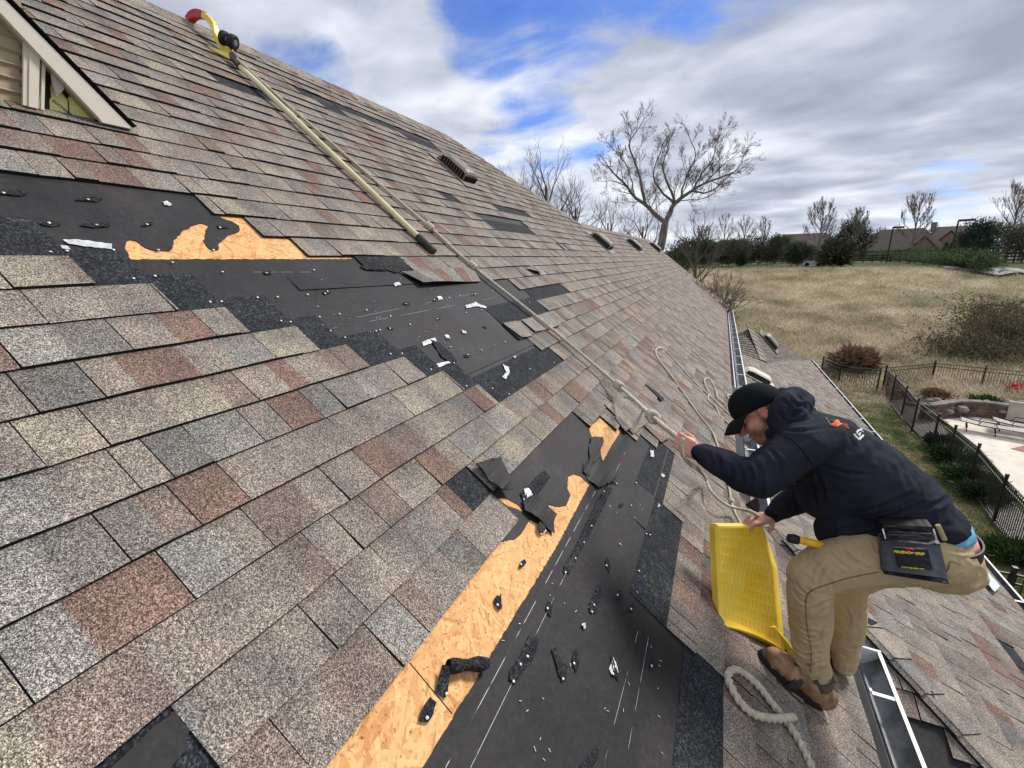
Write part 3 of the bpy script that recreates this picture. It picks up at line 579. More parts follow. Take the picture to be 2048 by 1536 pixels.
# clear plastic release strips
Z4 = (0, 330, 3.2); Z5 = (600, 400, 3.2); G2 = 'clear plastic strips scattered on the roof'
for i, (pts, z, lb) in enumerate([
    ([(400, 488), (500, 487), (715, 515), (715, 548), (560, 532), (440, 515)], Z4, 'long silvery plastic strip lying above the black headlap at left'),
    ([(385, 528), (430, 530), (450, 552), (395, 548)], Z4, 'small silvery plastic curl under the long strip at left'),
    ([(1040, 245), (1065, 240), (1098, 262), (1085, 272), (1050, 265)], Z4, 'small clear plastic fleck on the uppermost bare felt'),
    ([(1055, 680), (1120, 660), (1190, 690), (1185, 700), (1130, 685), (1060, 698)], Z5, 'bent clear plastic strip at the right end of the upper felt'),
    ([(595, 540), (630, 532), (645, 548), (605, 560)], Z5, 'clear plastic chip beside the slipped shingle'),
    ([(778, 915), (860, 885), (872, 910), (785, 940)], Z5, 'square clear plastic strip above the torn black piece'),
    ([(868, 1055), (930, 1040), (968, 1045), (885, 1078)], Z5, 'clear plastic strip at the foot of the torn black piece'),
    ([(1290, 1060), (1325, 1080), (1335, 1110), (1310, 1155), (1285, 1145), (1312, 1110)], Z5, 'curled clear plastic strip on the wide black headlap'),
    ([(1360, 1005), (1375, 1010), (1372, 1022), (1362, 1020)], Z5, 'tiny clear plastic fleck on the wide black headlap'),
    ([(875, 625), (895, 622), (912, 640), (885, 645)], Z5, 'clear plastic scrap in the middle of the upper felt'),
    ([(1030, 838), (1058, 845), (1062, 862), (1035, 858)], Z5, 'rounded clear plastic scrap low on the upper felt'),
    ([(922, 868), (945, 872), (958, 892), (930, 890)], Z5, 'clear plastic scrap right of the square strip'),
    ([(510, 548), (535, 543), (558, 580), (520, 600)], Z6, 'clear plastic scrap on the black scrap beside the torn felt'),
    ([(1200, 335), (1220, 340), (1222, 375), (1203, 372)], Z6, 'white plastic chip on the black headlap near the gripping hand'),
    ([(1262, 460), (1282, 475), (1275, 487), (1260, 478)], Z6, 'white plastic sliver halfway down the black headlap'),
    ([(600, 775), (625, 760), (632, 780), (612, 797)], Z6, 'clear plastic curl on the bare board under the torn felt'),
    ([(828, 1285), (845, 1280), (848, 1310), (835, 1318)], Z6, 'small yellowish clear scrap in the middle of the lower felt'),
    ([(1130, 600-12), (1250, 625), (1258, 640), (1240, 650)][1:], Z6, 'tiny clear chip where the two black headlaps meet'),
    ]):
    scrap_px(pts, *z, 'plastic_strip', M_FILM, .006 if i not in (0, 5) else .002, 40+i, lb, 'plastic strip', G2, base=.005 if i not in (7, 8, 13, 14) else .010, th=.0012)
# little white specks (torn fibres and chips)
mb = MB(); rg = random.Random(5)
for i in range(80):
    reg = rg.random()
    if reg < .5: x, y = rg.uniform(620, 1060), rg.uniform(540, 700)
    else: x, y = rg.uniform(1000, 1330), rg.uniform(1000, 1530)
    b_, s_ = PM.bs(x, y); t = rg.uniform(0, 3.1); l_ = rg.uniform(.002, .006); u = PM.B*math.cos(t)+PM.D*math.sin(t); v = PM.B*-math.sin(t)+PM.D*math.cos(t)
    mb.box(PM.at(b_, s_, .0045), l_*2, .0018, .0012, (u, v, nM))
tag(mb.build('debris_chips', M_FILM), 'tiny pale chips and fibres strewn over the bare felt', 'debris', kind='stuff')
# curled shingle roll on the board
cr = [PM.px(1610/2.4976+640-640*0, 1150)]*0
A_ = PM.px(640+640/2.4976, 1150+455/2.4976, .018); B_ = PM.px(640+835/2.4976, 1150+440/2.4976, .022)
mb = MB(); ax = (B_-A_).normalized(); u = ax.cross(nM).normalized()
vs = []; NN = 22
for i in range(9):
    c = A_.lerp(B_, i/8); rr = .017+.003*math.sin(i*1.3)
    for j in range(NN):
        a = -0.6+ (j/(NN-1))*2*math.pi*1.15; q = rr*(1-.18*j/NN); vs.append(c+u*math.cos(a)*q+nM*math.sin(a)*q)
fs = [(i*NN+j, i*NN+j+1, (i+1)*NN+j+1, (i+1)*NN+j) for i in range(8) for j in range(NN-1)]
mb.mesh(vs, fs)
q = [PM.px(640+x/2.4976, 1150+y/2.4976, h_) for x, y, h_ in ((612, 448, .02), (650, 452, .03), (645, 520, .012), (638, 600, .004), (620, 612, .004), (578, 580, .004), (595, 510, .012))]
mb.prism(q, nM*-.003)
o = mb.build('curled_shingle', M_HL, recalc=True, smooth=False); rebase(o, A_); tag(o, 'black shingle strip curled into a roll lying on the bare board', 'shingle scrap')
# ------------------------------------------------------------------ lower roofs
lp = R(26.6)
PL = Plane(Vector((.40, 0, H-2.024)), (0, 1, 0), (math.cos(lp), 0, -math.sin(lp)))
SL0 = 2.74 - EXP*19
def hipY(a): return 3.754-1.356*(a-.56)
def farY(a):
    if a < 1.115: return 11.1+(a-.49)*1.0
    return 11.75+(a-1.115)*(16.94-11.75)/(2.87-1.115)
def l_rows(su, sl, k):
    au, al = .40+su*math.cos(lp), .40+sl*math.cos(lp)
    return [(hipY(au), hipY(al), farY(au), farY(al))]
LH = {}
for (x0, y0, x1, y1) in ((2003, 1280, 2048, 1340), (1975, 1270, 1982, 1280)):
    a = PL.bs(x0, y0); c = PL.bs(x1, y1)
bA, sA = PL.bs(2000, 1283); bB, sB = PL.bs(2048, 1400)
kA = int(math.ceil((sA-SL0)/EXP))
LH[kA] = (bB-.3, bA); LH[kA+1] = (bB-.5, bA-.25)
def l_rows2(su, sl, k):
    seg = l_rows(su, sl, k)[0]
    if k in LH:
        h0, h1 = LH[k]; r = []
        if h0 > min(seg[0], seg[1])+.02: r.append((seg[0], seg[1], h0, h0))
        r.append((h1, h1, seg[2], seg[3])); return r
    return [seg]
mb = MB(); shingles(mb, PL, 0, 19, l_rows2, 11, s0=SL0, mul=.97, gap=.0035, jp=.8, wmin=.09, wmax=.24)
hipA = Vector((.50, hipY(.50), H-2.075)); hipB = Vector((2.75, hipY(2.75), H-2.024-(2.35)*math.tan(lp)))
# hip cap shingles along the near hip, small dark end-lap
kN = .37
DN = Vector((0, -1, -kN)).normalized()
capstart = hipA+(hipB-hipA)*.06
caps(mb, capstart, hipB, .20, 21, PL.n, Vector((0, -kN, 1)), ln=.20, mul=1.08, th=.018, wB=.03)
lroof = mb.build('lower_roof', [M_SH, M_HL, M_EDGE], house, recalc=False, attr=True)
# a small dark flashing corner where a cap shingle is gone
q = [PL.px(1640+x/3.88, 1140+y/3.88, .035) for x, y in ((305, 350), (375, 372), (450, 412), (362, 452), (300, 425))]
mb = MB(); mb.prism(q, PL.n*.004); mb.build('bare_felt_corner', M_HL, lroof)
mb = MB(); mb.face([PL.at(2.0, 0), PL.at(hipY(.4), 0), PL.at(farY(.4), 0), PL.at(16.9, 2.74), PL.at(.6, 2.74)][1:]); 
mb.build('sheathing', M_FELT, lroof)
# hip end facing the camera
PN = Plane(Vector((0, 3.754, H-2.105)), (1, 0, 0), DN)
def n_rows(su, sl, k):
    def aR(s): 
        b = 3.754 - s*math.cos(math.atan(kN)); return .56+(3.754-b)/1.356
    l = [(-.6, -.6, aR(su), aR(sl))]
    if k == 9: return [(-.6, -.6, .95, .95), (1.33, 1.33, aR(su), aR(sl))]
    if k == 10: return [(-.6, -.6, .90, .90), (1.40, 1.40, aR(su), aR(sl))]
    if k == 11: return [(-.6, -.6, 1.0, 1.0), (1.42, 1.42, aR(su), aR(sl))]
    return l
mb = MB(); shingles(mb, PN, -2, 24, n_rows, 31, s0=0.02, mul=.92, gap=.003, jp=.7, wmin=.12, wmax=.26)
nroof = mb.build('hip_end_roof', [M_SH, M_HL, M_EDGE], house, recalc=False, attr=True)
mb = MB(); mb.face([PN.at(-.6, -.3, .0005), PN.at(.3, -.3, .0005), PN.at(2.7, 3.0, .0005), PN.at(-.6, 3.3, .0005)]); mb.build('underlayment', M_FELT, nroof)
# raised cross roof at the far end, dark face with its own hip caps
P0 = Vector((.49, 11.14, H-2.07)); P2 = Vector((1.115, 11.75, H-2.38)); P3 = Vector((2.93, 16.94, H-3.29)); P1 = AY(1502, 655, 13.2); P0b = AY(1473, 668, 13.0)
mb = MB()
nd = (P1-P2).cross(P0-P2).normalized()
PF = Plane(P0, (P2-P0), (P0-P0b)) if False else None
n5 = 11
for i in range(n5):
    rg = random.Random(i+400)
    def E(t): return P0b.lerp(P0, t), P1.lerp(P2, t)
    a0, b0_ = E(i/n5); a1, b1_ = E((i+1)/n5); m_ = 9
    for j in range(m_):
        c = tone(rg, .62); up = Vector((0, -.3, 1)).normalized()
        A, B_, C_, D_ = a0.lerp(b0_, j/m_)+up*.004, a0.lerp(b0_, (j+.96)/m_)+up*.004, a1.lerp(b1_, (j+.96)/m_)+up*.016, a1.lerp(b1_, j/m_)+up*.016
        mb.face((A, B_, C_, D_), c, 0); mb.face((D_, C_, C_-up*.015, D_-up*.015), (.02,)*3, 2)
n6 = 26
E_ = P1+(P3-P2)*0.0
nL2 = (P3-P1).cross(P2-P1).normalized()
for i in range(n6):
    rg = random.Random(i+500); t0, t1 = i/n6, (i+1)/n6
    A0, B0 = P1.lerp(P2, t0), P1.lerp(P3, t0)
    A1, B1 = P1.lerp(P2, t1), P1.lerp(P3, t1)
    m_ = max(2, int((B1-A1).length/.24)); up = Vector((0, 0, 1))
    for j in range(m_):
        c = tone(rg, .97)
        mb.face((A0.lerp(B0, j/m_)+up*.004, A0.lerp(B0, (j+.97)/m_)+up*.004, A1.lerp(B1, (j+.97)/m_)+up*.018, A1.lerp(B1, j/m_)+up*.018), c, 0)
        mb.face((A1.lerp(B1, j/m_)+up*.018, A1.lerp(B1, (j+.97)/m_)+up*.018, A1.lerp(B1, (j+.97)/m_)+up*.004, A1.lerp(B1, j/m_)+up*.004), (.03,)*3, 2)
_na = (P3-P1).cross(P2-P1).normalized(); _na = _na if _na.z > 0 else -_na
_nb = (P1-P2).cross(P0-P2).normalized(); _nb = _nb if _nb.z > 0 else -_nb
caps(mb, P1, P2, .16, 23, _na, _nb); PC = Plane(P1, (P3-P1).cross(_na).cross(_na)*0+Vector((0, 1, 0))-_na*_na.y, (Vector((0, 0, -1))+_na*_na.z))
cross = mb.build('cross_roof', [M_SH, M_HL, M_EDGE], house, recalc=False, attr=True)
mb = MB(); mb.face((P1, P2, P3)); mb.face((P0b, P1, P2, P0)); 
mb.build('sheathing', M_FELT, cross)
mb = MB(); mb.tube([P0+Vector((0, 0, .02)), P2+Vector((.02, 0, .02)), P2+(P3-P2)*.12+Vector((0, 0, .015))], [.02, .02, .012], 6); mb.build('valley_trim', M_VENT, cross)

# ------------------------------------------------------------------ gutters
def gutter(x, z, y0, y1, parent, cap0=False, cap1=False, hang=0.62, wid=.125):
    """open trough along Y; x,z is the roof edge"""
    pr_out = [(-.012, .03), (-.012, -.085), (.055, -.095), (.095, -.06), (wid, -.03), (wid, .018), (wid-.018, .020), (wid-.018, .012)]
    mb = MB(); n = len(pr_out)
    for (ya, yb) in ((y0, y1),):
        k = max(1, int((yb-ya)/1.5))
        for i in range(k):
            A, B_ = ya+(yb-ya)*i/k, ya+(yb-ya)*(i+1)/k
            for j in range(n-1):
                p, q_ = pr_out[j], pr_out[j+1]
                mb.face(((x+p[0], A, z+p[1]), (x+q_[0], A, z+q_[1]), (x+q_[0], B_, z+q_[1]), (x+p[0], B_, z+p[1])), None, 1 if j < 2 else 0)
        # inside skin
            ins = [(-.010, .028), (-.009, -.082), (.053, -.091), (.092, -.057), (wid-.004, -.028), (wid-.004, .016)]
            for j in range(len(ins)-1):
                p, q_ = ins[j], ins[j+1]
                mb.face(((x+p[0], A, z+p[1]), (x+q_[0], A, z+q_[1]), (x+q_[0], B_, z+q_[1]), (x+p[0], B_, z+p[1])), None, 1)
    for (c_, yy) in ((cap0, y0), (cap1, y1)):
        if c_:
            poly = [(x+p[0], yy, z+p[1]) for p in pr_out[:6]]
            mb.prism(poly, (0, .004 if yy == y0 else -.004, 0), None, 0)
            mb.box((x+wid/2-.005, yy, z+.018), wid+.01, .014, .008)
    g = mb.build('gutter', [M_WHITE, M_GUT], parent, recalc=False)
    yy = y0+hang*.8; i = 0
    h0 = None
    while yy < y1-.1:
        if h0 is None:
            mb = MB(); mb.box((x+wid/2-.006, yy, z+.012), wid-.002, .022, .004); mb.box((x+.0, yy, z+.02), .012, .022, .02); h0 = mb.build('hanger', M_WHITE, g); Y0 = yy
        else:
            h = h0.copy(); COL.objects.link(h); h.parent = g; h.location = (h0.location.x, h0.location.y+(yy-Y0), h0.location.z)
        yy += hang; i += 1
    return g
E1 = PM.at(0, 1.40); gutter(E1.x, E1.z-.02, 5.6, 18.5, house, True, True, .75)
gutter(E1.x+.01, E1.z-.045, 3.36, 5.1, house, True, True, .7)
E2 = PM.at(0, 2.135); gutter(E2.x-.005, E2.z-.02, -.5, 2.80, house, False, True, .62)
gx, gz = PL.at(0, 2.74).x, PL.at(0, 2.74).z
gutter(gx-.02, gz-.01, hipY(gx), 16.9, house, False, True, .8, .11)
# white drip strip laid over the lower gutter
q = [PL.px(x, y, .05) for x, y in ((1957, 1142), (1968, 1135), (2000, 1172), (1990, 1184), (1985, 1180))]
mb = MB(); mb.prism(q, (0, 0, .004)); mb.build('drip_strip', noise_mat('pale_blue_flashing', (.50, .56, .58), (.62, .68, .70), 12, .5), house)
# fascia boards and the walls below
mb = MB()
def vwall(mb, a, b, z0, z1): mb.face(((a[0], a[1], z0), (b[0], b[1], z0), (b[0], b[1], z1), (a[0], a[1], z1)))
mb.box((E1.x-.03, 10.9, E1.z-.09), .02, 15.2, .16); mb.build('fascia', M_WHITE, house)
mb = MB(); mb.box((E2.x-.03, 1.1, E2.z-.09), .02, 3.4, .16); mb.face((PM.at(2.85, 2.13), PM.at(3.36, 1.40), PM.at(3.36, 1.40)-Vector((0, 0, .18)), PM.at(2.85, 2.13)-Vector((0, 0, .18)))); mb.build('fascia', M_WHITE, house)
mb = MB()
vwall(mb, (-.05, 3.0), (-.05, 18.2), 0, H-1.8); vwall(mb, (-.05, 18.2), (-8.1, 18.2), 0, H-1.8)
for t in (0,): mb.face(((-.05, 18.2, H-1.8), (-8.1, 18.2, H-1.8), PM.at(18.2, -2.44)))
vwall(mb, (gx-.35, -1), (gx-.35, 16.6), 0, gz-.1); vwall(mb, (gx-.35, 16.6), (-.05, 16.6), 0, gz-.1)
mb.face(((gx-.35, 16.6, gz-.1), (-.05, 16.6, gz-.1), (-.05, 16.6, H-2.1), ))
vwall(mb, (gx-.35, -1), (-8, -1), 0, gz-.1)
mb.build('wall', M_WALL, house)
mb = MB()    # closed soffits
mb.face(((E1.x, 3, E1.z-.15), (E1.x, 18.4, E1.z-.15), (-.05, 18.4, E1.z-.15), (-.05, 3, E1.z-.15)))
mb.build('soffit', M_TRIM, house)

# ------------------------------------------------------------------ roof vents
def vent(pl, b, s, parent, L_=.46, W_=.30, h_=.13, light=False, c_off=.02):
    mb = MB()
    def P(x, y, z): return pl.at(b+x, s+y, c_off+z)
    mb.prism([P(-W_*.75, -L_*.7, 0), P(W_*.75, -L_*.7, 0), P(W_*.75, L_*.75, 0), P(-W_*.75, L_*.75, 0)], pl.n*.004)
    # rounded hood: section across b, extruded down the slope with sloped back
    sec = [(-W_/2, .0), (-W_/2, h_*.72), (-W_*.40, h_*.92), (-W_*.2, h_), (W_*.2, h_), (W_*.40, h_*.92), (W_/2, h_*.72), (W_/2, 0)]
    ys = [(-L_/2, .045), (-L_*.38, .75), (-L_*.2, 1), (L_*.36, 1), (L_*.46, .9), (L_/2, .72)]
    vs = [P(x, y, z*k) for (y, k) in ys for (x, z) in sec]; n = len(sec)
    fs = [(i*n+j, i*n+j+1, (i+1)*n+j+1, (i+1)*n+j) for i in range(len(ys)-1) for j in range(n-1) if not (j == 0 and 0 < i < 4)]
    mb.mesh(vs, fs)
    k = len(ys)-1
    mb.face([vs[k*n+1], vs[k*n+2], vs[k*n+3], vs[k*n+4], vs[k*n+5], vs[k*n+6]])
    v = mb.build('roof_vent', M_VENT if not light else M_TRIM, parent)
    g = MB(); k0 = 9
    for i in range(k0):
        yy = -L_*.36+i*(L_*.80)/k0
        g.box(P(-W_*.5+.004, yy, h_*.36), .006, .006 if pl else 0, h_*.66, (pl.B, pl.D, pl.n))
    g.build('louvre', M_VENT, v)
    g = MB(); g.box(P(-W_*.44, 0.02, h_*.34), .004, L_*.84, h_*.64, (pl.B, pl.D, pl.n)); g.box(P(0, L_*.492, h_*.30), W_*.9, .004, h_*.5, (pl.B, pl.D, pl.n)); g.build('screen', M_DARK, v)
    return v
for (x, y) in ((914, 338), (1203, 482), (1268, 489), (1310, 494)):
    b_, s_ = PM.bs(x, y, .05); vent(PM, b_, s_, roof)
for (x, y, li) in ((1543, 684, 0), (1512, 752, 1)):
    pl_ = PL if li else PC; b_, s_ = pl_.bs(x, y, .05); vent(pl_, b_, s_, lroof if li else cross, light=bool(li), c_off=.03, L_=.5, W_=.36)

# ------------------------------------------------------------------ gable dormer at the top left
XW = -2.556
def D5(x, y, X=0.0): return AX(x/5.486, y/5.486, XW+X)       # a point of the gable wall (X: distance proud of it)
def ext(a, b, t): return a+(b-a)*t
wall_ = MB(); p_ = D5(1060, 1315); wb = p_.z-.08
wall_.prism([Vector((XW, -1.2, wb)), Vector((XW, D5(1330, 1420).y, wb)), ext(D5(1330, 1420), D5(30, 120), 2.4), Vector((XW, -1.2, ext(D5(1330, 1420), D5(30, 120), 2.4).z))], (-.1, 0, 0))
dw = wall_.build('dormer', M_WALL, house)
def poly5(pts, X, th=.004): mb = MB(); mb.prism([D5(x, y, X) for x, y in pts], (th, 0, 0)); return mb
yl = [(380, 462), (545, 622), (705, 770), (855, 920), (1005, 1062), (1150, 1210), (215, 300), (40, 130)]
sid = MB()
for (ya, yb) in sorted(yl):
    for k_, (o_, t_) in enumerate(((.004, .008),)):
        a, b = D5(0, ya, .006), D5(244, yb, .006); a = ext(b, a, 6)
        sid.prism([a, b, b+Vector((0, 0, .062)), a+Vector((0, 0, .062))], (.006, 0, 0)); sid.prism([a, b, b+Vector((.014, 0, .012)), a+Vector((.014, 0, .012))], (.004, 0, -.004))
sid.build('siding', M_SIDING, dw)
poly5([(246, 300), (308, 380), (300, 1172), (236, 1158)], .03, .012).build('corner_post', M_TRIM, dw)
poly5([(312, 380), (425, 500), (405, 1198), (300, 1175)], .035, .012).build('corner_board', mat('cream_trim', (.60, .56, .46), .5)[0], dw)
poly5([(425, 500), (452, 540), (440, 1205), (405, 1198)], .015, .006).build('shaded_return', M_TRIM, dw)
poly5([(452, 540), (492, 580), (476, 1212), (440, 1205)], .03, .008).build('corner_board', bpy.data.materials['cream_trim'], dw)
foam = poly5([(470, 520), (760, 820), (1090, 1150), (1120, 1335), (470, 1215)], .004, .004).build('foam_board', M_FOAM, dw)
poly5([(488, 700), (550, 730), (558, 880), (548, 960), (556, 1040), (538, 1110), (545, 1225), (478, 1212)], .012, .002).build('black_tear', M_DARK, foam)
poly5([(660, 860), (790, 1010), (752, 1060), (735, 1092), (722, 1070), (680, 1010)], .012, .002).build('black_tear', M_DARK, foam)
poly5([(555, 720), (690, 880), (692, 990), (614, 1064), (582, 960), (558, 860)], .030, .004).build('bent_trim_piece', mat('lilac_grey_vinyl', (.46, .42, .40), .45)[0], dw)
poly5([(744, 1092), (752, 1092), (760, 1262), (750, 1262)], .010, .002).build('board_joint', M_DARK, foam)
a0, a1 = D5(1437, 1425, .045), D5(40, 22, .045); c1, c0 = D5(0, 178, .045), D5(1062, 1305, .045)
a2, c2 = ext(a0, a1, 1.7), ext(c0, c1, 2.25)
rb = MB(); rb.prism([a0, a2, c2, c0, D5(1100, 1352, .045)], (.02, 0, 0)); rake = rb.build('rake_board', mat('cream_rake', (.60, .56, .49), .45)[0], dw)
sf = MB(); sf.face((c0, c2, c2+Vector((-.12, 0, 0)), c0+Vector((-.12, 0, 0)))); sf.build('soffit', M_SIDING, dw)
ds = MB(); o1 = Vector((.03, .012, .012)); ds.face((a0+o1, a2+o1, a2+Vector((-1.9, .012, .012)), a0+Vector((-.14, .012, .012))), (.03, .03, .03)); ds.build('dormer_roof', M_EDGE, dw)
def text(body, loc, xdir, ydir, size, matl, name, parent=None, ext=.0006, extra=0):
    cu = bpy.data.curves.new(name, 'FONT'); cu.body = body; cu.size = size; cu.extrude = ext; cu.align_x = 'CENTER'; cu.align_y = 'CENTER'
    if extra: cu.offset = extra
    o = bpy.data.objects.new(name, cu); COL.objects.link(o); dg = bpy.context.evaluated_depsgraph_get(); me = bpy.data.meshes.new_from_object(o.evaluated_get(dg))
    bpy.data.objects.remove(o); x = Vector(xdir).normalized(); y = Vector(ydir); y = (y-x*y.dot(x)).normalized(); z = x.cross(y)
    mt = Matrix((x, y, z)).transposed().to_4x4(); mt.translation = Vector(loc); me.transform(mt); me.materials.clear(); me.materials.append(matl)
    o = bpy.data.objects.new(name, me); COL.objects.link(o)
    if parent: o.parent = parent; o.matrix_parent_inverse = parent_world(parent).inverted()
    return o
text('and surround', D5(650, 1150, .0095), D5(720, 1210)-D5(570, 1090), D5(640, 1000)-D5(650, 1150), .022, M_BLACK, 'printed_words', foam)

# ------------------------------------------------------------------ ground
def terr(X, Y):
    r = math.hypot(X, Y)
    t = min(1, max(0, (r-27.5)/36)); s_ = t*(.55+.45*t*(2-t)) if t < 1 else 1.0
    z = -7 + 5.55*s_ + (min(r, 300)-63)*.0012*(r > 63)
    az = math.degrees(math.atan2(X, Y))
    if az > 17 and r > 34: z -= min(1.0, (az-17)/10)*1.1*min(1, (r-34)/12)*max(0, 1-max(0, r-62)/25)
    z += .16*noise.noise(Vector((X*.09, Y*.09, 0)))*min(1, max(0, (r-29)/6))*max(.15, 1-max(0, r-60)/30)
    return z
def tpx(px, py, hh=0.0):
    r = ray(px, py); t = 5.0
    while t < 900:
        p = r*t
        if p.z <= terr(p.x, p.y)+hh: break
        t += .1 if t < 120 else 1
    return Vector((p.x, p.y, terr(p.x, p.y)+H))
def axis_steps(a, b, fine0, fine1, df, dc):
    out = []; x = a
    while x < b:
        out.append(x); x += df if fine0 <= x <= fine1 else dc
    return out+[b]
xs = axis_steps(-400, 900, -6, 62, .8, 12); ys = axis_steps(-200, 1400, 6, 90, .8, 14)
vs = [(x, y, H+terr(x, y)) for y in ys for x in xs]; nx = len(xs)
fs = [(j*nx+i, j*nx+i+1, (j+1)*nx+i+1, (j+1)*nx+i) for j in range(len(ys)-1) for i in range(nx-1)]
mb = MB(); mb.mesh(vs, fs)
def ground_mat():
    mm, nt, b = mat('dry_field', (.2, .17, .1), .95, 0, .1)
    t = nt.nodes.new('ShaderNodeTexCoord')
    def nz(sc, det, st=(1, 1, 1)):
        m_ = nt.nodes.new('ShaderNodeMapping'); L(nt, t.outputs['Object'], m_.inputs[0]); m_.inputs['Scale'].default_value = st
        n = nt.nodes.new('ShaderNodeTexNoise'); n.inputs['Scale'].default_value = sc; n.inputs['Detail'].default_value = det; L(nt, m_.outputs[0], n.inputs['Vector']); return n.outputs[0]
    dry = ramp(nt, nz(.35, 8), [(.28, (.12, .13, .060)), (.40, (.22, .20, .11)), (.54, (.33, .28, .175)), (.70, (.44, .375, .255))])
    lawn = ramp(nt, nz(1.1, 7), [(.32, (.035, .055, .015)), (.48, (.065, .080, .026)), (.60, (.15, .125, .062)), (.72, (.20, .16, .09))])
    s = nt.nodes.new('ShaderNodeSeparateXYZ'); L(nt, t.outputs['Object'], s.inputs[0])
    r2 = math_(nt, 'SQRT', math_(nt, 'ADD', math_(nt, 'MULTIPLY', s.outputs[0], s.outputs[0]), math_(nt, 'MULTIPLY', s.outputs[1], s.outputs[1])))
    k = nt.nodes.new('ShaderNodeMapRange'); L(nt, r2, k.inputs[0]); k.inputs[1].default_value = 26; k.inputs[2].default_value = 29
    far = nt.nodes.new('ShaderNodeMapRange'); L(nt, r2, far.inputs[0]); far.inputs[1].default_value = 62; far.inputs[2].default_value = 72
    c = mixc(nt, k.outputs[0], lawn, dry); green = ramp(nt, nz(.12, 5), [(.35, (.045, .07, .02)), (.65, (.10, .10, .05))])
    c = mixc(nt, far.outputs[0], c, green)
    c = mixc(nt, 1.0, c, ramp(nt, nz(9, 5, (1, 1, 1)), [(.3, .65), (.7, 1.35)]), 'MULTIPLY')
    L(nt, c, b.inputs['Base Color'])
    bp = nt.nodes.new('ShaderNodeBump'); bp.inputs['Strength'].default_value = .8; bp.inputs['Distance'].default_value = .12; L(nt, nz(3.5, 6), bp.inputs['Height']); L(nt, bp.outputs[0], b.inputs['Normal'])
    return mm
tag(mb.build('ground', ground_mat(), smooth=True), kind='structure')
# grass blades
def grass(name, regions, matl, seed, kind='stuff', label=None, cat=None):
    rg = random.Random(seed); mb = MB(); V = []; F = []
    for (n, fn, hmin, hmax, wd, lean) in regions:
        for _ in range(n):
            x, y = fn(rg)
            if x is None: continue
            z = H+terr(x, y); h_ = rg.uniform(hmin, hmax); a = rg.uniform(0, 6.28); k = len(V)
            cl = .75*noise.noise(Vector((x*.3, y*.3, 5)))+a*.5; lx, ly = math.cos(cl)*lean*h_*rg.uniform(.4, 1.3), math.sin(cl)*lean*h_*rg.uniform(.4, 1.3)
            ax, ay = math.cos(a)*wd, math.sin(a)*wd
            V += [(x-ax, y-ay, z-.03), (x+ax, y+ay, z-.03), (x+lx*.45+ax*.7, y+ly*.45+ay*.7, z+h_*.6), (x+lx*.45-ax*.7, y+ly*.45-ay*.7, z+h_*.6), (x+lx*1.5, y+ly*1.5, z+h_*.85)]
            F += [(k, k+1, k+2, k+3), (k+3, k+2, k+4)]
    mb.v = V; mb.f = F; mb.c = [None]*len(F); mb.mi = [0]*len(F)
    o = mb.build(name, matl, recalc=False); return tag(o, label, cat, kind=kind)
def blade_mat(name, stops, sc=.35):
    mm, nt, b = mat(name, (.3, .2, .1), .9, 0, .1)
    t = nt.nodes.new('ShaderNodeTexCoord'); n = nt.nodes.new('ShaderNodeTexNoise'); n.inputs['Scale'].default_value = sc; n.inputs['Detail'].default_value = 9; n.inputs['Roughness'].default_value = .7; L(nt, t.outputs['Object'], n.inputs['Vector'])
    L(nt, ramp(nt, n.outputs[0], stops), b.inputs['Base Color']); return mm
def polar(az0, az1, r0, r1, dens=1.0):
    def fn(rg):
        az = R(rg.uniform(az0, az1)); r_ = (r0**1.2+(r1**1.2-r0**1.2)*rg.random())**(1/1.2)
        return r_*math.sin(az), r_*math.cos(az)
    return fn
def offroof(f):
    def g(rg):
        x, y = f(rg); 
        if x < 3.6 and y < 20: return None, None
        return x, y
    return g
grass('dry_grass', [(85000, offroof(polar(-3, 31, 28.6, 64)), .12, .38, .012, .9), (9000, offroof(polar(0, 26, 28.6, 45)), .3, .55, .012, .7)],
      blade_mat('dry_blades', [(.28, (.16, .165, .075)), (.40, (.32, .28, .165)), (.54, (.50, .42, .285)), (.72, (.64, .56, .41))]), 3, label='matted dry tan grass covering the sloping field', cat='grass')
grass('lawn_grass', [(26000, lambda rg: (lambda x, y: (x, y))(rg.uniform(3.3, 9.5), rg.uniform(8, 28)), .03, .09, .008, .6)],
      blade_mat('lawn_blades', [(.33, (.04, .065, .018)), (.50, (.08, .10, .03)), (.62, (.19, .16, .08)), (.75, (.27, .22, .13))], .8), 4, label='short patchy lawn between the roof and the iron fence', cat='grass')
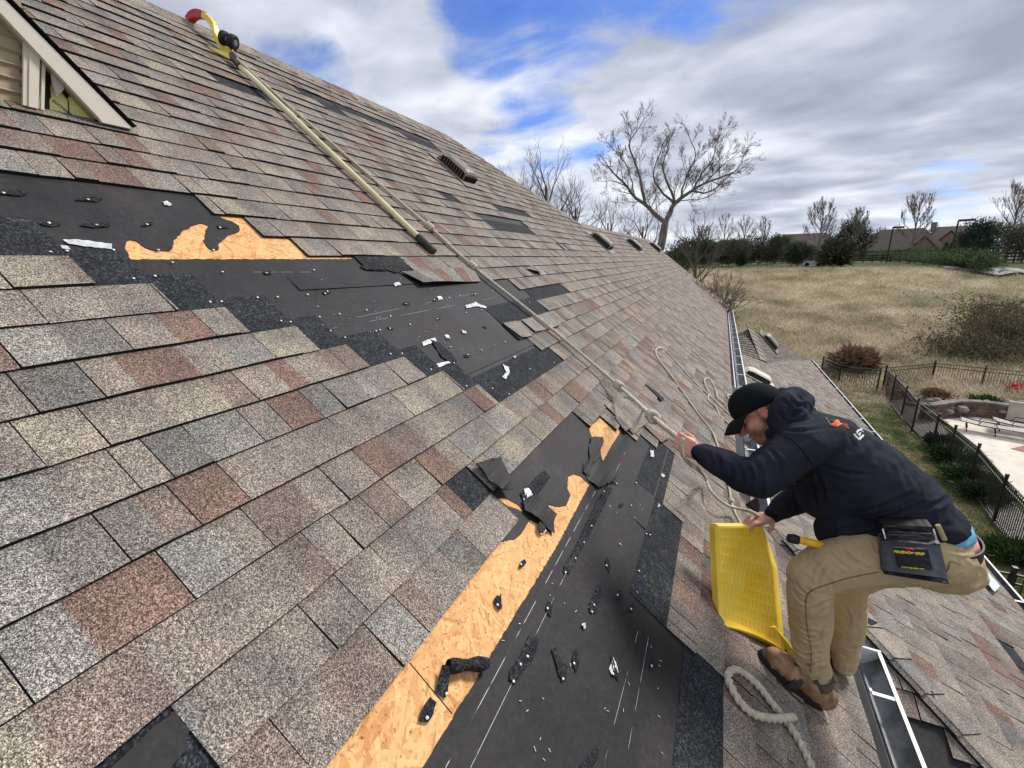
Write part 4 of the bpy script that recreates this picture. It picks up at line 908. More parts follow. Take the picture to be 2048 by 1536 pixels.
# ------------------------------------------------------------------ plants
def rnd_dir(rg):
    z = rg.uniform(-1, 1); a = rg.uniform(0, 6.283); q = math.sqrt(1-z*z); return Vector((q*math.cos(a), q*math.sin(a), z))
def tri_tube(V, F, a, b, ra, rb, n=3):
    t = (b-a); 
    if t.length < 1e-5: return
    t.normalize(); u = t.orthogonal().normalized(); v = t.cross(u); k = len(V)
    for p, r_ in ((a, ra), (b, rb)):
        for j in range(n):
            an = 6.283*j/n; V.append(tuple(p+(u*math.cos(an)+v*math.sin(an))*r_))
    for j in range(n): F.append((k+j, k+(j+1) % n, k+n+(j+1) % n, k+n+j))
def grow(V, F, p, d, ln, r_, lev, rg, spread=.55, up=.12, kids=3, wob=.18, minr=.004, shrink=.72):
    segs = 3 if lev > 1 else 2; q = p
    for i in range(segs):
        d = (d+rnd_dir(rg)*wob+Vector((0, 0, up*.3))).normalized(); q2 = q+d*(ln/segs); r2 = max(minr, r_*(1-.28*(i+1)/segs))
        tri_tube(V, F, q, q2, max(minr, r_*(1-.28*i/segs)), r2, 5 if lev > 3 else 3)
        if lev > 0 and i < segs-1 and rg.random() < .75:
            sd = (d+rnd_dir(rg)*spread*1.3+Vector((0, 0, up))).normalized(); grow(V, F, q2, sd, ln*shrink*rg.uniform(.6, .95), r2*.55, lev-1, rg, spread, up, kids, wob, minr, shrink)
        q = q2
    if lev > 0:
        for _ in range(kids if rg.random() < .6 else kids-1):
            sd = (d+rnd_dir(rg)*spread+Vector((0, 0, up))).normalized()
            grow(V, F, q, sd, ln*shrink*rg.uniform(.75, 1.1), r2*.68, lev-1, rg, spread, up, kids, wob, minr, shrink)
def mkmesh(name, V, F, matl, parent=None, smooth=False):
    me = bpy.data.meshes.new(name); me.from_pydata([tuple(v) for v in V], [], F); me.materials.append(matl)
    if smooth: me.polygons.foreach_set('use_smooth', [True]*len(me.polygons))
    o = bpy.data.objects.new(name, me); COL.objects.link(o)
    if parent: o.parent = parent; o.matrix_parent_inverse = parent_world(parent).inverted()
    return o
M_BARK = noise_mat('grey_bark', (.085, .072, .060), (.20, .175, .15), 3, .9, stretch=(3, 3, .6))
M_TWIG = noise_mat('brown_twigs', (.075, .058, .047), (.13, .10, .085), 3, .9)
M_TWIG2 = noise_mat('pale_twigs', (.13, .105, .085), (.21, .175, .145), 3, .9)
M_EVG = noise_mat('evergreen_needles', (.016, .032, .012), (.050, .080, .028), 1.2, .8)
M_EVG2 = noise_mat('juniper_green', (.012, .034, .006), (.050, .098, .018), 1.6, .8)
M_HAZEG = noise_mat('greyish_needles', (.055, .060, .042), (.095, .095, .065), .8, .85)
# the big bare tree: main limbs traced at its own distance
def big_tree():
    D_ = 26.0; rg = random.Random(5)
    def P(x, y, dz=0): return AD(1180+x/2.36, 240+y/2.36, D_+dz)
    base = P(335, 600); root = empty('bare_tree', (base.x, base.y, H+terr(base.x, base.y)), 'tall bare deciduous tree with twin spreading limbs rising behind the roof edge', 'tree')
    V, F = [], []
    limbs = [([(330, 610, 0), (345, 540, 0), (356, 485, 0)], .30, .24), ([(356, 485, 0), (320, 455, 0), (260, 400, .3), (215, 370, .4), (180, 320, .6), (125, 265, .8)], .17, .07),
             ([(356, 485, 0), (375, 440, 0), (400, 395, 0), (430, 370, -.3), (480, 335, -.6), (540, 300, -.8), (610, 275, -1)], .20, .06),
             ([(260, 400, .3), (250, 340, 0), (235, 270, 0), (210, 190, -.3), (185, 120, -.3), (215, 60, -.5)], .12, .035),
             ([(400, 395, 0), (350, 350, .8), (305, 290, 1), (300, 230, 1.2), (330, 160, 1.2)], .10, .035), ([(400, 395, 0), (385, 340, -.4), (360, 280, -.8), (345, 220, -1), (360, 150, -1)], .11, .035),
             ([(430, 370, -.3), (440, 310, .3), (470, 240, .8), (500, 170, .8), (480, 110, 1)], .09, .03), ([(480, 335, -.6), (540, 345, -1.2), (600, 320, -1.6), (650, 270, -2)], .07, .025),
             ([(480, 335, -.6), (530, 250, 0), (580, 180, .3), (600, 110, .5)], .08, .025), ([(540, 300, -.8), (610, 230, -1), (670, 180, -1)], .06, .02), ([(400, 395, 0), (440, 380, 1), (520, 375, 1.6), (570, 355, 2)], .05, .02),
             ([(180, 320, .6), (120, 290, 1.4), (75, 290, 1.8)], .05, .02), ([(215, 370, .4), (180, 230, 1.2), (130, 160, 1.4)], .06, .02)]
    tr = MB()
    for pts, r0, r1 in limbs:
        c = catmull([P(*p) for p in pts], .35); n = len(c); c = [p+rnd_dir(rg)*.03*(0 < i < n-1) for i, p in enumerate(c)]
        tr.tube(c, [(r0+(r1-r0)*i/(n-1))*.78 for i in range(n)], 8, cap=False)
        if r0 > .22: continue
        for i in range(2, n):
            f = i/(n-1)
            if rg.random() < .55+.45*f:
                d = (c[i]-c[i-1]).normalized(); sd = (d*.7+rnd_dir(rg)*.8+Vector((0, 0, .22))).normalized()
                grow(V, F, c[i], sd, rg.uniform(.60, 1.05)*(1-.35*f), r1*.30+.005, 4, rg, .55, .10, 3, .16, .0038, .66)
        grow(V, F, c[-1], (c[-1]-c[-3]).normalized(), .80, r1*.7, 4, rg, .60, .06, 3, .15, .0038, .66)
    t = tr.build('trunk', M_BARK, root, smooth=True); mkmesh('crown', V, F, M_TWIG, root)
big_tree()
def bare_tree(px, py, dist, hgt, seed, lab, lev=5, matl=None, kids=3, spread=.45, up=.25, trunkr=None, g='bare trees beyond the field', base=None, name='bare_tree', minr=None):
    rg = random.Random(seed); b = AD(px, py, dist); z = H+terr(b.x, b.y) if base is None else base
    root = empty(name, (b.x, b.y, z), lab, 'tree', g); tr = trunkr or hgt*.018
    V, F = [], []; T = MB(); top = Vector((b.x, b.y, z+hgt*.28)); n = 5
    T.tube([Vector((b.x, b.y, z-.3)).lerp(top, i/n)+rnd_dir(rg)*.03 for i in range(n+1)], [tr*(1-.3*i/n) for i in range(n+1)], 7, cap=False); T.build('trunk', M_BARK, root)
    mr = minr or dist*.00016
    c = top; axis = top
    for i in range(13):
        a = i*2.4+rg.uniform(-.4, .4); st = Vector((b.x, b.y, z+hgt*(.24+.035*i))); tl = (.75+.25*math.sin(i/12*3.1))*(1-.02*i)
        d = Vector((math.cos(a), math.sin(a), .55+.10*i)).normalized()
        grow(V, F, st, d, hgt*.175*tl, tr*.34*tl, lev-1, rg, spread+.05, up, kids, .10, mr, .68)
    tri_tube(V, F, top, Vector((b.x, b.y, z+hgt*.72)), tr*.7, tr*.25, 5)
    mkmesh('crown', V, F, matl or M_TWIG2, root); return root
for a in [(1636, 500, 72, 11.2, 11, 'bare rounded tree in front of the dark brown house roof'), (1822, 500, 66, 11.0, 12, 'bare spreading tree between the two lamp posts'), (2012, 512, 60, 11.5, 13, 'bare grey tree at the right edge behind the black rail fence'),
          (1486, 505, 90, 10.6, 15, 'small bare tree left of the low brown evergreens'), (1446, 505, 85, 10.5, 14, 'thin bare tree just right of the big tree'), (1524, 505, 92, 10.4, 16, 'small bare tree right of the first brown evergreen'), (1706, 500, 70, 9.4, 17, 'pale bare tree in front of the dark round evergreen'),
          (1757, 500, 110, 9, 18, 'distant thin bare tree behind the far house roofs'), (1925, 500, 100, 9, 19, 'distant bare tree behind the right lamp post'), (1408, 505, 70, 7.0, 20, 'bare tree in the thicket right of the big trunk')]:
    bare_tree(*a, lev=5 if a[2] < 80 else 4, spread=.42, up=.26)
for a in [(1092, 470, 22, 11.2, 31, 'bare bushy tree standing behind the roof slope left of the vents', -.2), (1040, 430, 24, 11.0, 32, 'faint bare treetop showing over the long roof edge', .1), (1215, 480, 24, 9.0, 33, 'bare tangled tree behind the three small vents', -.3), (1150, 470, 25, 10.2, 34, 'bare treetop between the roof slope and the big tree', 0), (1285, 480, 23, 8.6, 35, 'dark bare thicket tree behind the big trunk', 0), (1395, 495, 25, 8.2, 36, 'brown twiggy tree right of the big trunk', 0)]:
    bare_tree(*a[:6], lev=5, kids=2, matl=M_TWIG, spread=.6, up=.22, g='bare trees behind the roof', base=H-4.6, minr=.0045)
def shrub(px, py, dist, wd, hh, seed, lab, matl, name='shrub', n=4000, leaf=.05, twigs=0, g=None, cat='shrub', base=None, off=(0, 0), cone=False, spiky=0.0, flat=1.0):
    rg = random.Random(seed); b = tpx(px, py) if dist is None else AD(px, py, dist); z = H+terr(b.x, b.y) if base is None else base
    root = empty(name, (b.x, b.y, z), lab, cat, g); V, F = [], []
    cl = [(rnd_dir(rg), rg.uniform(.55, 1.0)) for _ in range(40)]
    for _ in range(n):
        c, k_ = rg.choice(cl); q = c*k_*.72+rnd_dir(rg)*rg.uniform(.1, .42)
        zz_ = (q.z*.5+.5)
        if cone: f = max(.05, 1-zz_*.92); p = Vector((q.x*wd/2*f*1.3, q.y*wd/2*f*1.3, zz_*hh))
        else: p = Vector((q.x*wd/2, q.y*wd/2*flat, zz_*hh))
        if p.z < 0: continue
        d = (Vector((q.x, q.y, q.z*.6+.5)).normalized()+rnd_dir(rg)*.7).normalized(); s_ = leaf*rg.uniform(.6, 1.5)*(1+spiky*rg.random()*3)
        u = d.orthogonal().normalized(); u = (u*math.cos(rg.random()*6)+d.cross(u)*math.sin(rg.random()*6)).normalized()
        P_ = Vector((b.x, b.y, z))+p; k = len(V); V += [P_-u*s_*.28, P_+u*s_*.28, P_+d*s_*(1.3+spiky)]; F.append((k, k+1, k+2))
    mkmesh('foliage', V, F, matl, root)
    V, F = [], []
    for _ in range(max(6, twigs)):
        d = (rnd_dir(rg)+Vector((0, 0, 1.1))).normalized(); d.x *= wd/hh*.6; d.y *= wd/hh*.6
        st = Vector((b.x, b.y, z))+Vector((rg.uniform(-.2, .2)*wd, rg.uniform(-.2, .2)*wd*flat, -.02)); tri_tube(V, F, st, st+Vector((d.x*hh*.7, d.y*hh*.7, abs(d.z)*hh*rg.uniform(.5, .95))), .02 if dist and dist > 40 else .01, .004)
    mkmesh('stem', V, F, M_TWIG, root); return root
G3 = 'evergreens along the far side of the field'
shrub(1588, 514, 62, 3.6, 2.9, 41, 'dark green rounded evergreen left of the white cart', M_EVG, n=6000, leaf=.16, g=G3, cone=True)
shrub(1483, 516, 64, 2.0, 2.1, 42, 'small dark cone evergreen at the left of the far lane', M_EVG, n=3000, leaf=.14, g=G3, cone=True)
shrub(1670, 516, 60, 3.8, 3.0, 43, 'olive brown feathery evergreen right of the white cart', noise_mat('olive_twigs', (.045, .05, .025), (.10, .095, .05), 1.2, .9), n=5000, leaf=.22, g=G3, spiky=.6)
shrub(1700, 500, 78, 7.28, 8.06, 44, 'tall dark green tree behind the pale bare tree', M_EVG, name='evergreen_tree', cat='tree', n=8000, leaf=.22, g=G3)
shrub(1430, 508, 72, 9.10, 4.68, 45, 'brown green evergreen mass right of the big trunk', M_HAZEG, name='evergreen_tree', cat='tree', n=7000, leaf=.2, g=G3)
shrub(1385, 505, 60, 7.80, 4.42, 46, 'dark evergreen mass behind the roof corner', M_EVG, name='evergreen_tree', cat='tree', n=7000, leaf=.2, g=G3)
shrub(1500, 506, 76, 7.15, 5.46, 47, 'brownish evergreen left of the round one', M_HAZEG, name='evergreen_tree', cat='tree', n=6000, leaf=.2, g=G3)
shrub(1540, 506, 76, 5.85, 5.72, 48, 'grey brown cedar between the small bare trees', M_HAZEG, name='evergreen_tree', cat='tree', n=6000, leaf=.2, g=G3)
shrub(1562, 506, 88, 6.50, 5.72, 49, 'mid green evergreen left of the brown house roof', noise_mat('mid_green', (.03, .055, .015), (.07, .11, .03), 1, .8), name='evergreen_tree', cat='tree', n=5000, leaf=.22, g=G3)
shrub(1953, 508, 66, 6.50, 6.24, 50, 'bluish green evergreen right of the tall lamp post', noise_mat('blue_green', (.02, .045, .03), (.05, .08, .055), 1, .8), name='evergreen_tree', cat='tree', n=7000, leaf=.2, g=G3)
shrub(1995, 508, 74, 7.80, 6.24, 51, 'dull green evergreen behind the bare tree at right', M_HAZEG, name='evergreen_tree', cat='tree', n=7000, leaf=.2, g=G3)
shrub(2060, 512, 58, 7.80, 5.46, 52, 'dense dark tree cut by the right edge', M_HAZEG, name='evergreen_tree', cat='tree', n=7000, leaf=.2, g=G3)
shrub(1600, 504, 92, 7.5, 4.6, 53, 'dull green tree mass below the tall hipped roof', M_HAZEG, name='evergreen_tree', cat='tree', n=6000, leaf=.22, g=G3)
shrub(1930, 506, 96, 8.0, 6.0, 56, 'grey green tree clump between the tall lamp post and the right edge', M_HAZEG, name='evergreen_tree', cat='tree', n=7000, leaf=.22, g=G3)
bare_tree(2040, 512, 66, 11.0, 21, 'large bare tree cut by the right edge', lev=5, spread=.42, up=.26)
shrub(1345, 505, 50, 5.5, 4.2, 54, 'dark green mass directly behind the big trunk', M_EVG, name='evergreen_tree', cat='tree', n=6000, leaf=.17, g=G3)
shrub(1465, 506, 66, 6.5, 4.2, 55, 'dusky brown green mass between the big tree and the dark cone', M_HAZEG, name='evergreen_tree', cat='tree', n=6000, leaf=.19, g=G3)
for i, (x, w_) in enumerate(((1889, 1.1), (1901, 1.1))): shrub(x, 505, 92, w_*1.6, 4.0, 60+i, 'narrow dark arborvitae in front of the gabled house, %s of the pair' % ('left' if i == 0 else 'right'), M_EVG, n=1800, leaf=.16, cone=True, g='arborvitae by the gabled house')
# long juniper hedge on the mound
rg = random.Random(77); hr = tpx(1860, 530); root = empty('juniper_hedge', hr, 'long low dark green juniper hedge on the mound', 'hedge'); V, F = [], []
hp = [tpx(x, y) for x, y in ((1735, 522), (1780, 524), (1830, 528), (1880, 536), (1930, 546), (1975, 553))]
hp2 = [tpx(x, y) for x, y in ((1745, 512), (1790, 511), (1840, 512), (1890, 517), (1940, 525), (1978, 537))]
for i in range(len(hp)-1):
    for _ in range(300):
        t = rg.random(); A = hp[i].lerp(hp[i+1], t); B_ = hp2[i].lerp(hp2[i+1], t); B_ = A+(B_-A)*min(1, 5.5/max(.1, (B_-A).length)); c = A.lerp(B_, rg.random()); c.z = H+terr(c.x, c.y)
        dd = Vector((rg.uniform(-1, 1), rg.uniform(-1, 1), rg.uniform(.25, .8))).normalized(); ln = rg.uniform(.9, 1.6); c.z += rg.uniform(.1, 1.1)
        for _k in range(26):
            q = c+dd*ln*rg.random()+rnd_dir(rg)*.20; q.z = max(q.z, c.z-.9); d = (dd+rnd_dir(rg)*.8).normalized(); u = d.orthogonal().normalized(); s_ = rg.uniform(.07, .15); k = len(V)
            V += [q-u*s_*.35, q+u*s_*.35, q+d*s_*1.8]; F.append((k, k+1, k+2))
mkmesh('foliage', V, F, M_EVG2, root)
V, F = [], []
for i in range(5):
    for _ in range(14):
        c = hp[i].lerp(hp2[i], rg.random()*.3); tri_tube(V, F, c-Vector((0, 0, .1)), c+Vector((rg.uniform(-.8, .8), rg.uniform(-.8, .8), .6)), .03, .01)
mkmesh('stem', V, F, M_TWIG, root)
# shrubs nearer the house
M_RED_T = noise_mat('reddish_reed', (.16, .095, .06), (.30, .20, .13), 2, .9)
M_DKB = noise_mat('dark_bare_shrub', (.09, .07, .045), (.17, .135, .085), 2, .9)
for i, (x, y, wd, hh, lb) in enumerate(((1695, 742, 1.9, 1.15, 'tan reed clump behind the fence corner section'), (1722, 740, 1.5, 1.0, 'reddish tan reed clump just left of the fence corner'))):
    shrub(x, y, None, wd, hh, 80+i, lb, M_RED_T, name='reed_clump', n=3000, leaf=.07, spiky=.9, cat='grass clump', g='reed clumps by the fence')
def thicket(px, py, n, hh, seed, lab, leafy=True, wd=3.0):
    b = tpx(px, py); root = empty('bare_thicket', b, lab, 'shrub', 'bare shrubs on the slope'); rg = random.Random(seed); V, F = [], []
    for _ in range(n):
        st = b+Vector((rg.uniform(-wd, wd), rg.uniform(-wd, wd)*.7, 0)); st.z = H+terr(st.x, st.y)
        grow(V, F, st, (Vector((0, 0, 1))+rnd_dir(rg)*.6).normalized(), hh*.4, .02, 3, rg, .6, .1, 3, .2, .006, .75)
    mkmesh('branches', V, F, M_DKB, root)
    V, F = [], []
    for _ in range(n*(160 if leafy else 30)):
        q = b+Vector((rg.gauss(0, wd*.5), rg.gauss(0, wd*.35), 0)); q.z = H+terr(q.x, q.y)+rg.random()**1.3*hh*.9; d = rnd_dir(rg); u = d.orthogonal(); s_ = rg.uniform(.03, .07); k = len(V)
        V += [q-u*s_, q+u*s_, q+d*s_*2]; F.append((k, k+1, k+2))
    mkmesh('foliage', V, F, noise_mat('dark_mixed_leaves', (.030, .036, .014), (.11, .088, .045), 1.5, .9), root)
thicket(2020, 700, 34, 2.3, 91, 'dark tangled bare shrub spilling in at the right edge of the slope')
thicket(2010, 660, 26, 2.0, 92, 'brown bare shrub higher on the slope at the right edge')
thicket(1945, 715, 20, 1.2, 93, 'low dark brush patch left of the tangled shrub', wd=2.2)
b = AD(1408, 560, 15.5); rg = random.Random(94); root = empty('bare_bush', (b.x, b.y, H-5.2), 'brown bare bush against the far end of the roof', 'shrub'); V, F = [], []
for _ in range(15):
    st = Vector((b.x+rg.uniform(-.8, .8), b.y+rg.uniform(-.8, 1.2), H-2.4)); grow(V, F, st, (Vector((rg.uniform(-.2, .9), 0, 1))+rnd_dir(rg)*.5).normalized(), .75, .022, 4, rg, .6, .06, 2, .22, .006, .75)
    tri_tube(V, F, st, Vector((b.x, b.y, 1.5)), .03, .05, 5)
mkmesh('branches', V, F, M_TWIG, root)
# ------------------------------------------------------------------ iron fences
def fence(pts, lab, g, hgt=1.4, step=2.3, pk=.105, closed_gate=False):
    P_ = [Vector((p.x, p.y, p.z)) for p in pts]; root = empty('iron_fence', P_[0], lab, 'fence', g); pr = MB(); rl = MB(); posts = []
    for a, b in zip(P_[:-1], P_[1:]):
        Ln = (b-a).length; n = max(1, round(Ln/step)); t = (b-a).normalized(); axs = (t, Vector((0, 0, 1)).cross(t).normalized(), Vector((0, 0, 1)))
        for i in range(n+1): posts.append((a.lerp(b, i/n), axs))
        m_ = int(Ln/pk)
        for i in range(m_):
            q = a.lerp(b, (i+.5)/m_); pr.box(q+Vector((0, 0, hgt*.5-.02)), .016, .016, hgt*.92, axs)
        for hz in (hgt-.08, hgt-.26, .14): rl.box((a+b)/2+Vector((0, 0, hz)), Ln, .03, .034, (t, axs[1], t.cross(axs[1])*-1 if False else Vector((0, 0, 1))))
    pr.build('pickets', M_BLACK, root); rl.build('rail', M_BLACK, root)
    used = []
    for q, axs in posts:
        if any((q-u).length < .3 for u in used): continue
        used.append(q); m2 = MB(); m2.box(q+Vector((0, 0, hgt*.5+.02)), .06, .06, hgt+.06, axs); m2.box(q+Vector((0, 0, hgt+.06)), .075, .075, .03, axs); m2.build('post', M_BLACK, root)
    return root
def gz(x, y, z=-7.0): 
    p = AZ(x, y, z); return p
GF = 'black iron fence sections round the pool'
c_ = gz(1763, 787)
fence([gz(1640, 760), gz(1674, 776), gz(1752, 789)], 'short black iron fence run with a small brown sign left of the corner', GF, 1.35, 2.4)
fence([c_, gz(1859, 776), gz(1958, 789), gz(2075, 803)], 'black iron fence run along the foot of the grassy slope at right', GF, 1.45, 2.6)
fence([c_, gz(1781, 806), gz(1802, 833), gz(1823, 863), gz(1862, 900), gz(1893, 928), gz(1937, 972), gz(1987, 1045), gz(2075, 1160)], 'long black iron fence run coming toward the viewer beside the lawn', GF, 1.35, 2.0)
fence([gz(1905, 1245), gz(1990, 1262), gz(2120, 1300)], 'near black iron fence section beyond the lower gutter', GF, 1.35, 2.0)
s = MB(); q = gz(1704, 782)+Vector((0, -.06, 1.12)); s.box(q, .62, .03, .30, (Vector((.97, -.25, 0)), Vector((.25, .97, 0)), Vector((0, 0, 1))))
o = s.build('fence_sign', mat('brown_sign', (.05, .03, .02), .7)[0]); rebase(o, q); tag(o, 'small dark brown sign board fixed near the top of the short fence', 'sign')
# ------------------------------------------------------------------ pool deck, bed, retaining wall
mb = MB(); dk = [gz(x, y) for x, y in ((1884, 842), (1950, 838), (2048, 850), (2200, 870), (2250, 1150), (2110, 1110), (2048, 1010), (1960, 905))]
mb.prism([p+Vector((0, 0, .02)) for p in dk], (0, 0, .06)); 
tag(mb.build('pool_deck', noise_mat('pale_concrete', (.56, .50, .42), (.68, .62, .53), 2.2, .8, bump=.2, bscale=60)), kind='structure')
mb = MB(); mb.prism([p+Vector((0, 0, .004)) for p in [gz(x, y) for x, y in ((1764, 790), (1870, 778), (1958, 791), (2100, 808), (2100, 860), (2030, 850), (1870, 838), (1905, 880), (1965, 935), (2048, 1035), (2150, 1180), (2020, 1085), (1987, 1048), (1937, 974), (1862, 902), (1800, 833))]], (0, 0, .05))
tag(mb.build('planting_bed', noise_mat('gravel_mulch', (.05, .042, .034), (.34, .31, .28), 16, .95, detail=8, bump=.8, bscale=30)), kind='structure')
M_BLOCK = noise_mat('brown_wall_block', (.10, .062, .045), (.22, .15, .11), 3, .9, bump=.5, bscale=20)
wp = catmull([gz(x, y) for x, y in ((1838, 838), (1855, 842), (1880, 838), (1915, 833), (1960, 835), (2008, 842), (2060, 850))], .35)
root = empty('retaining_wall', wp[0], 'curved brown block retaining wall behind the loungers', 'wall'); rg = random.Random(4)
mb = MB()
for k in range(5):
    for i in range(len(wp)-1):
        a, b = wp[i], wp[i+1]; t = (b-a).normalized(); nn = Vector((0, 0, 1)).cross(t).normalized(); mb.box((a+b)/2+Vector((0, 0, .08+.13*k))+nn*(.02*k+rg.uniform(-.015, .015)), (b-a).length*.97, .22, .122, (t, nn, Vector((0, 0, 1))))
mb.build('block_course', M_BLOCK, root)
mb = MB()
for i in range(len(wp)-1):
    a, b = wp[i], wp[i+1]; t = (b-a).normalized(); nn = Vector((0, 0, 1)).cross(t).normalized(); mb.box((a+b)/2+Vector((0, 0, .70))+nn*.08, (b-a).length*.985, .34, .07, (t, nn, Vector((0, 0, 1))))
mb.build('coping', noise_mat('grey_coping', (.13, .115, .10), (.24, .21, .185), 3, .9), root)
# raised earth behind the wall with stones
rg = random.Random(8)
for i in range(34):
    x = rg.uniform(1800, 2046); y = rg.uniform(800, 826) if x > 1850 else rg.uniform(795, 815); p = gz(x, y, -6.9+(.35 if x > 1850 else 0)); r_ = rg.uniform(.10, .24); mb = MB()
    V = []; F = []; 
    for a in range(5):
        for b in range(8):
            th = math.pi*a/4; ph = 6.283*b/8; q = Vector((math.sin(th)*math.cos(ph), math.sin(th)*math.sin(ph), math.cos(th)*.6)); V.append(p+q*r_*(1+.3*noise.noise(q*2+Vector((i, 0, 0)))))
    for a in range(4):
        for b in range(8): F.append((a*8+b, a*8+(b+1) % 8, (a+1)*8+(b+1) % 8, (a+1)*8+b))
    o = mkmesh('stone', [v-p for v in V], F, bpy.data.materials.get('grey_coping')); o.location = p; tag(o, 'pale rough landscaping stone '+('by the fence corner' if x < 1850 else 'above the curved wall, in its left part' if x < 1915 else 'above the middle of the curved wall' if x < 1985 else 'above the curved wall near the right edge'), 'stone', 'landscaping stones in the planting bed')
# sun loungers
M_SLING = noise_mat('grey_sling', (.36, .33, .30), (.44, .41, .37), 30, .8); M_BRZ = mat('dark_bronze_frame', (.02, .016, .014), .5, .3)[0]
def lounger(x, y, rot, lab):
    b = gz(x, y, -6.92); root = empty('sun_lounger', b, lab, 'sun lounger', 'sun loungers on the pool deck'); u = Vector((math.cos(rot), math.sin(rot), 0)); v = Vector((-u.y, u.x, 0)); zz_ = Vector((0, 0, 1))
    def P(a, c, h_): return b+u*a+v*c+zz_*h_
    s = MB()
    for i in range(12):
        a0, a1 = -.95+i*.16, -.95+(i+.96)*.16; hh = lambda a: .34+max(0, -a-.35)*.12-.03*math.sin((a+1)*2)
        s.prism([P(a0, -.30, hh(a0)), P(a1, -.30, hh(a1)), P(a1, .30, hh(a1)), P(a0, .30, hh(a0))], (0, 0, -.012))
    s.build('sling', M_SLING, root)
    f = MB()
    for sd in (-.32, .32):
        f.tube([P(-.98, sd, .41), P(-.4, sd, .34), P(.95, sd, .33)], .02, 6)
        f.tube([P(-.45, sd, .34), P(-.38, sd, .52), P(.0, sd, .52), P(.08, sd, .34)], .017, 6)
    f.tube([P(.95, -.32, .33), P(.95, .32, .33)], .02, 6); f.tube([P(-.98, -.32, .41), P(-.98, .32, .41)], .02, 6); f.build('frame', M_BRZ, root)
    for a in (-.8, .0, .88):
        for sd in (-.32, .32):
            l_ = MB(); l_.tube([P(a, sd, .34), P(a+.08, sd, .0)], .019, 6); l_.build('leg', M_BRZ, root)
lounger(1985, 868, -.38, 'grey sling sun lounger nearest the retaining wall'); lounger(2052, 868, -.38, 'grey sling sun lounger half cut by the right edge')
mb = MB(); q = gz(2031, 843, -6.92); mb.box(q+Vector((0, 0, .40)), .62, .10, .8, (Vector((.93, -.36, 0)), Vector((.36, .93, 0)), Vector((0, 0, 1)))); mb.box(q+Vector((0, 0, .82)), .66, .14, .05, (Vector((.93, -.36, 0)), Vector((.36, .93, 0)), Vector((0, 0, 1))))
o = mb.build('freestanding_screen', noise_mat('beige_panel', (.38, .34, .29), (.46, .42, .36), 4, .8)); rebase(o, q); tag(o, 'upright beige stone panel in front of the brown wall', 'panel')
mb = MB(); q = gz(2090, 905, -6.915); mb.prism([q+Vector((-.9, 0, .005)), q+Vector((0, -.7, .005)), q+Vector((1.2, 0, .005)), q+Vector((0, .8, .005))], (0, 0, .006)); tag(mb.build('brick_inlay', noise_mat('red_brick', (.26, .10, .07), (.36, .16, .12), 14, .8)), kind='structure')
for i, (x, y, wd, hh, mt_, lb) in enumerate(((1872, 800, 1.3, .8, M_RED_T, 'pinkish tan tuft plant in the bed by the fence corner'), (1968, 812, 1.5, .6, M_EVG2, 'low bright green shrub in front of the slope fence'), (1905, 925, 1.7, .8, M_EVG2, 'spreading green juniper behind the long fence, farthest of its row'), (1935, 965, 1.6, .75, M_EVG2, 'spreading green juniper in the middle of its row'), (1962, 1000, 1.5, .8, M_EVG, 'dark green low bush nearest in its row behind the fence'), (1880, 895, 1.2, .7, M_EVG, 'dark low shrub at the top of the row behind the fence'), (2035, 1120, 1.4, .6, M_EVG2, 'low green shrub at the right edge below the pool deck'))):
    shrub(x, y, None, wd, hh*.62, 110+i, lb, mt_, n=2200, leaf=.045, spiky=.4, flat=1.0, g='low shrubs in the planting bed')
def red_thing(x, y, z, s_, lab):
    q = gz(x, y, z); mb = MB(); rg = random.Random(int(x))
    for i in range(9):
        d = rnd_dir(rg); c = q+Vector((rg.uniform(-.12, .12), rg.uniform(-.12, .12), .3+rg.uniform(-.1, .15)))*1.0
        mb.tube([c, c+d*.12*s_, c+d*.2*s_+Vector((0, 0, -.03))], [.03, .085*s_, .03], 8)
    mb.tube([q, q+Vector((0, 0, .35))], .015, 5); o = mb.build('garden_ornament', noise_mat('bright_red', (.42, .01, .015), (.62, .02, .03), 12, .5)); rebase(o, q); tag(o, lab, 'ornament')
red_thing(2026, 788, -6.7, 1.25, 'bright red lumpy ornament beside the slope fence at the right edge'); red_thing(1803, 797, -6.95, .8, 'small dark red ornament seen through the fence near its corner')
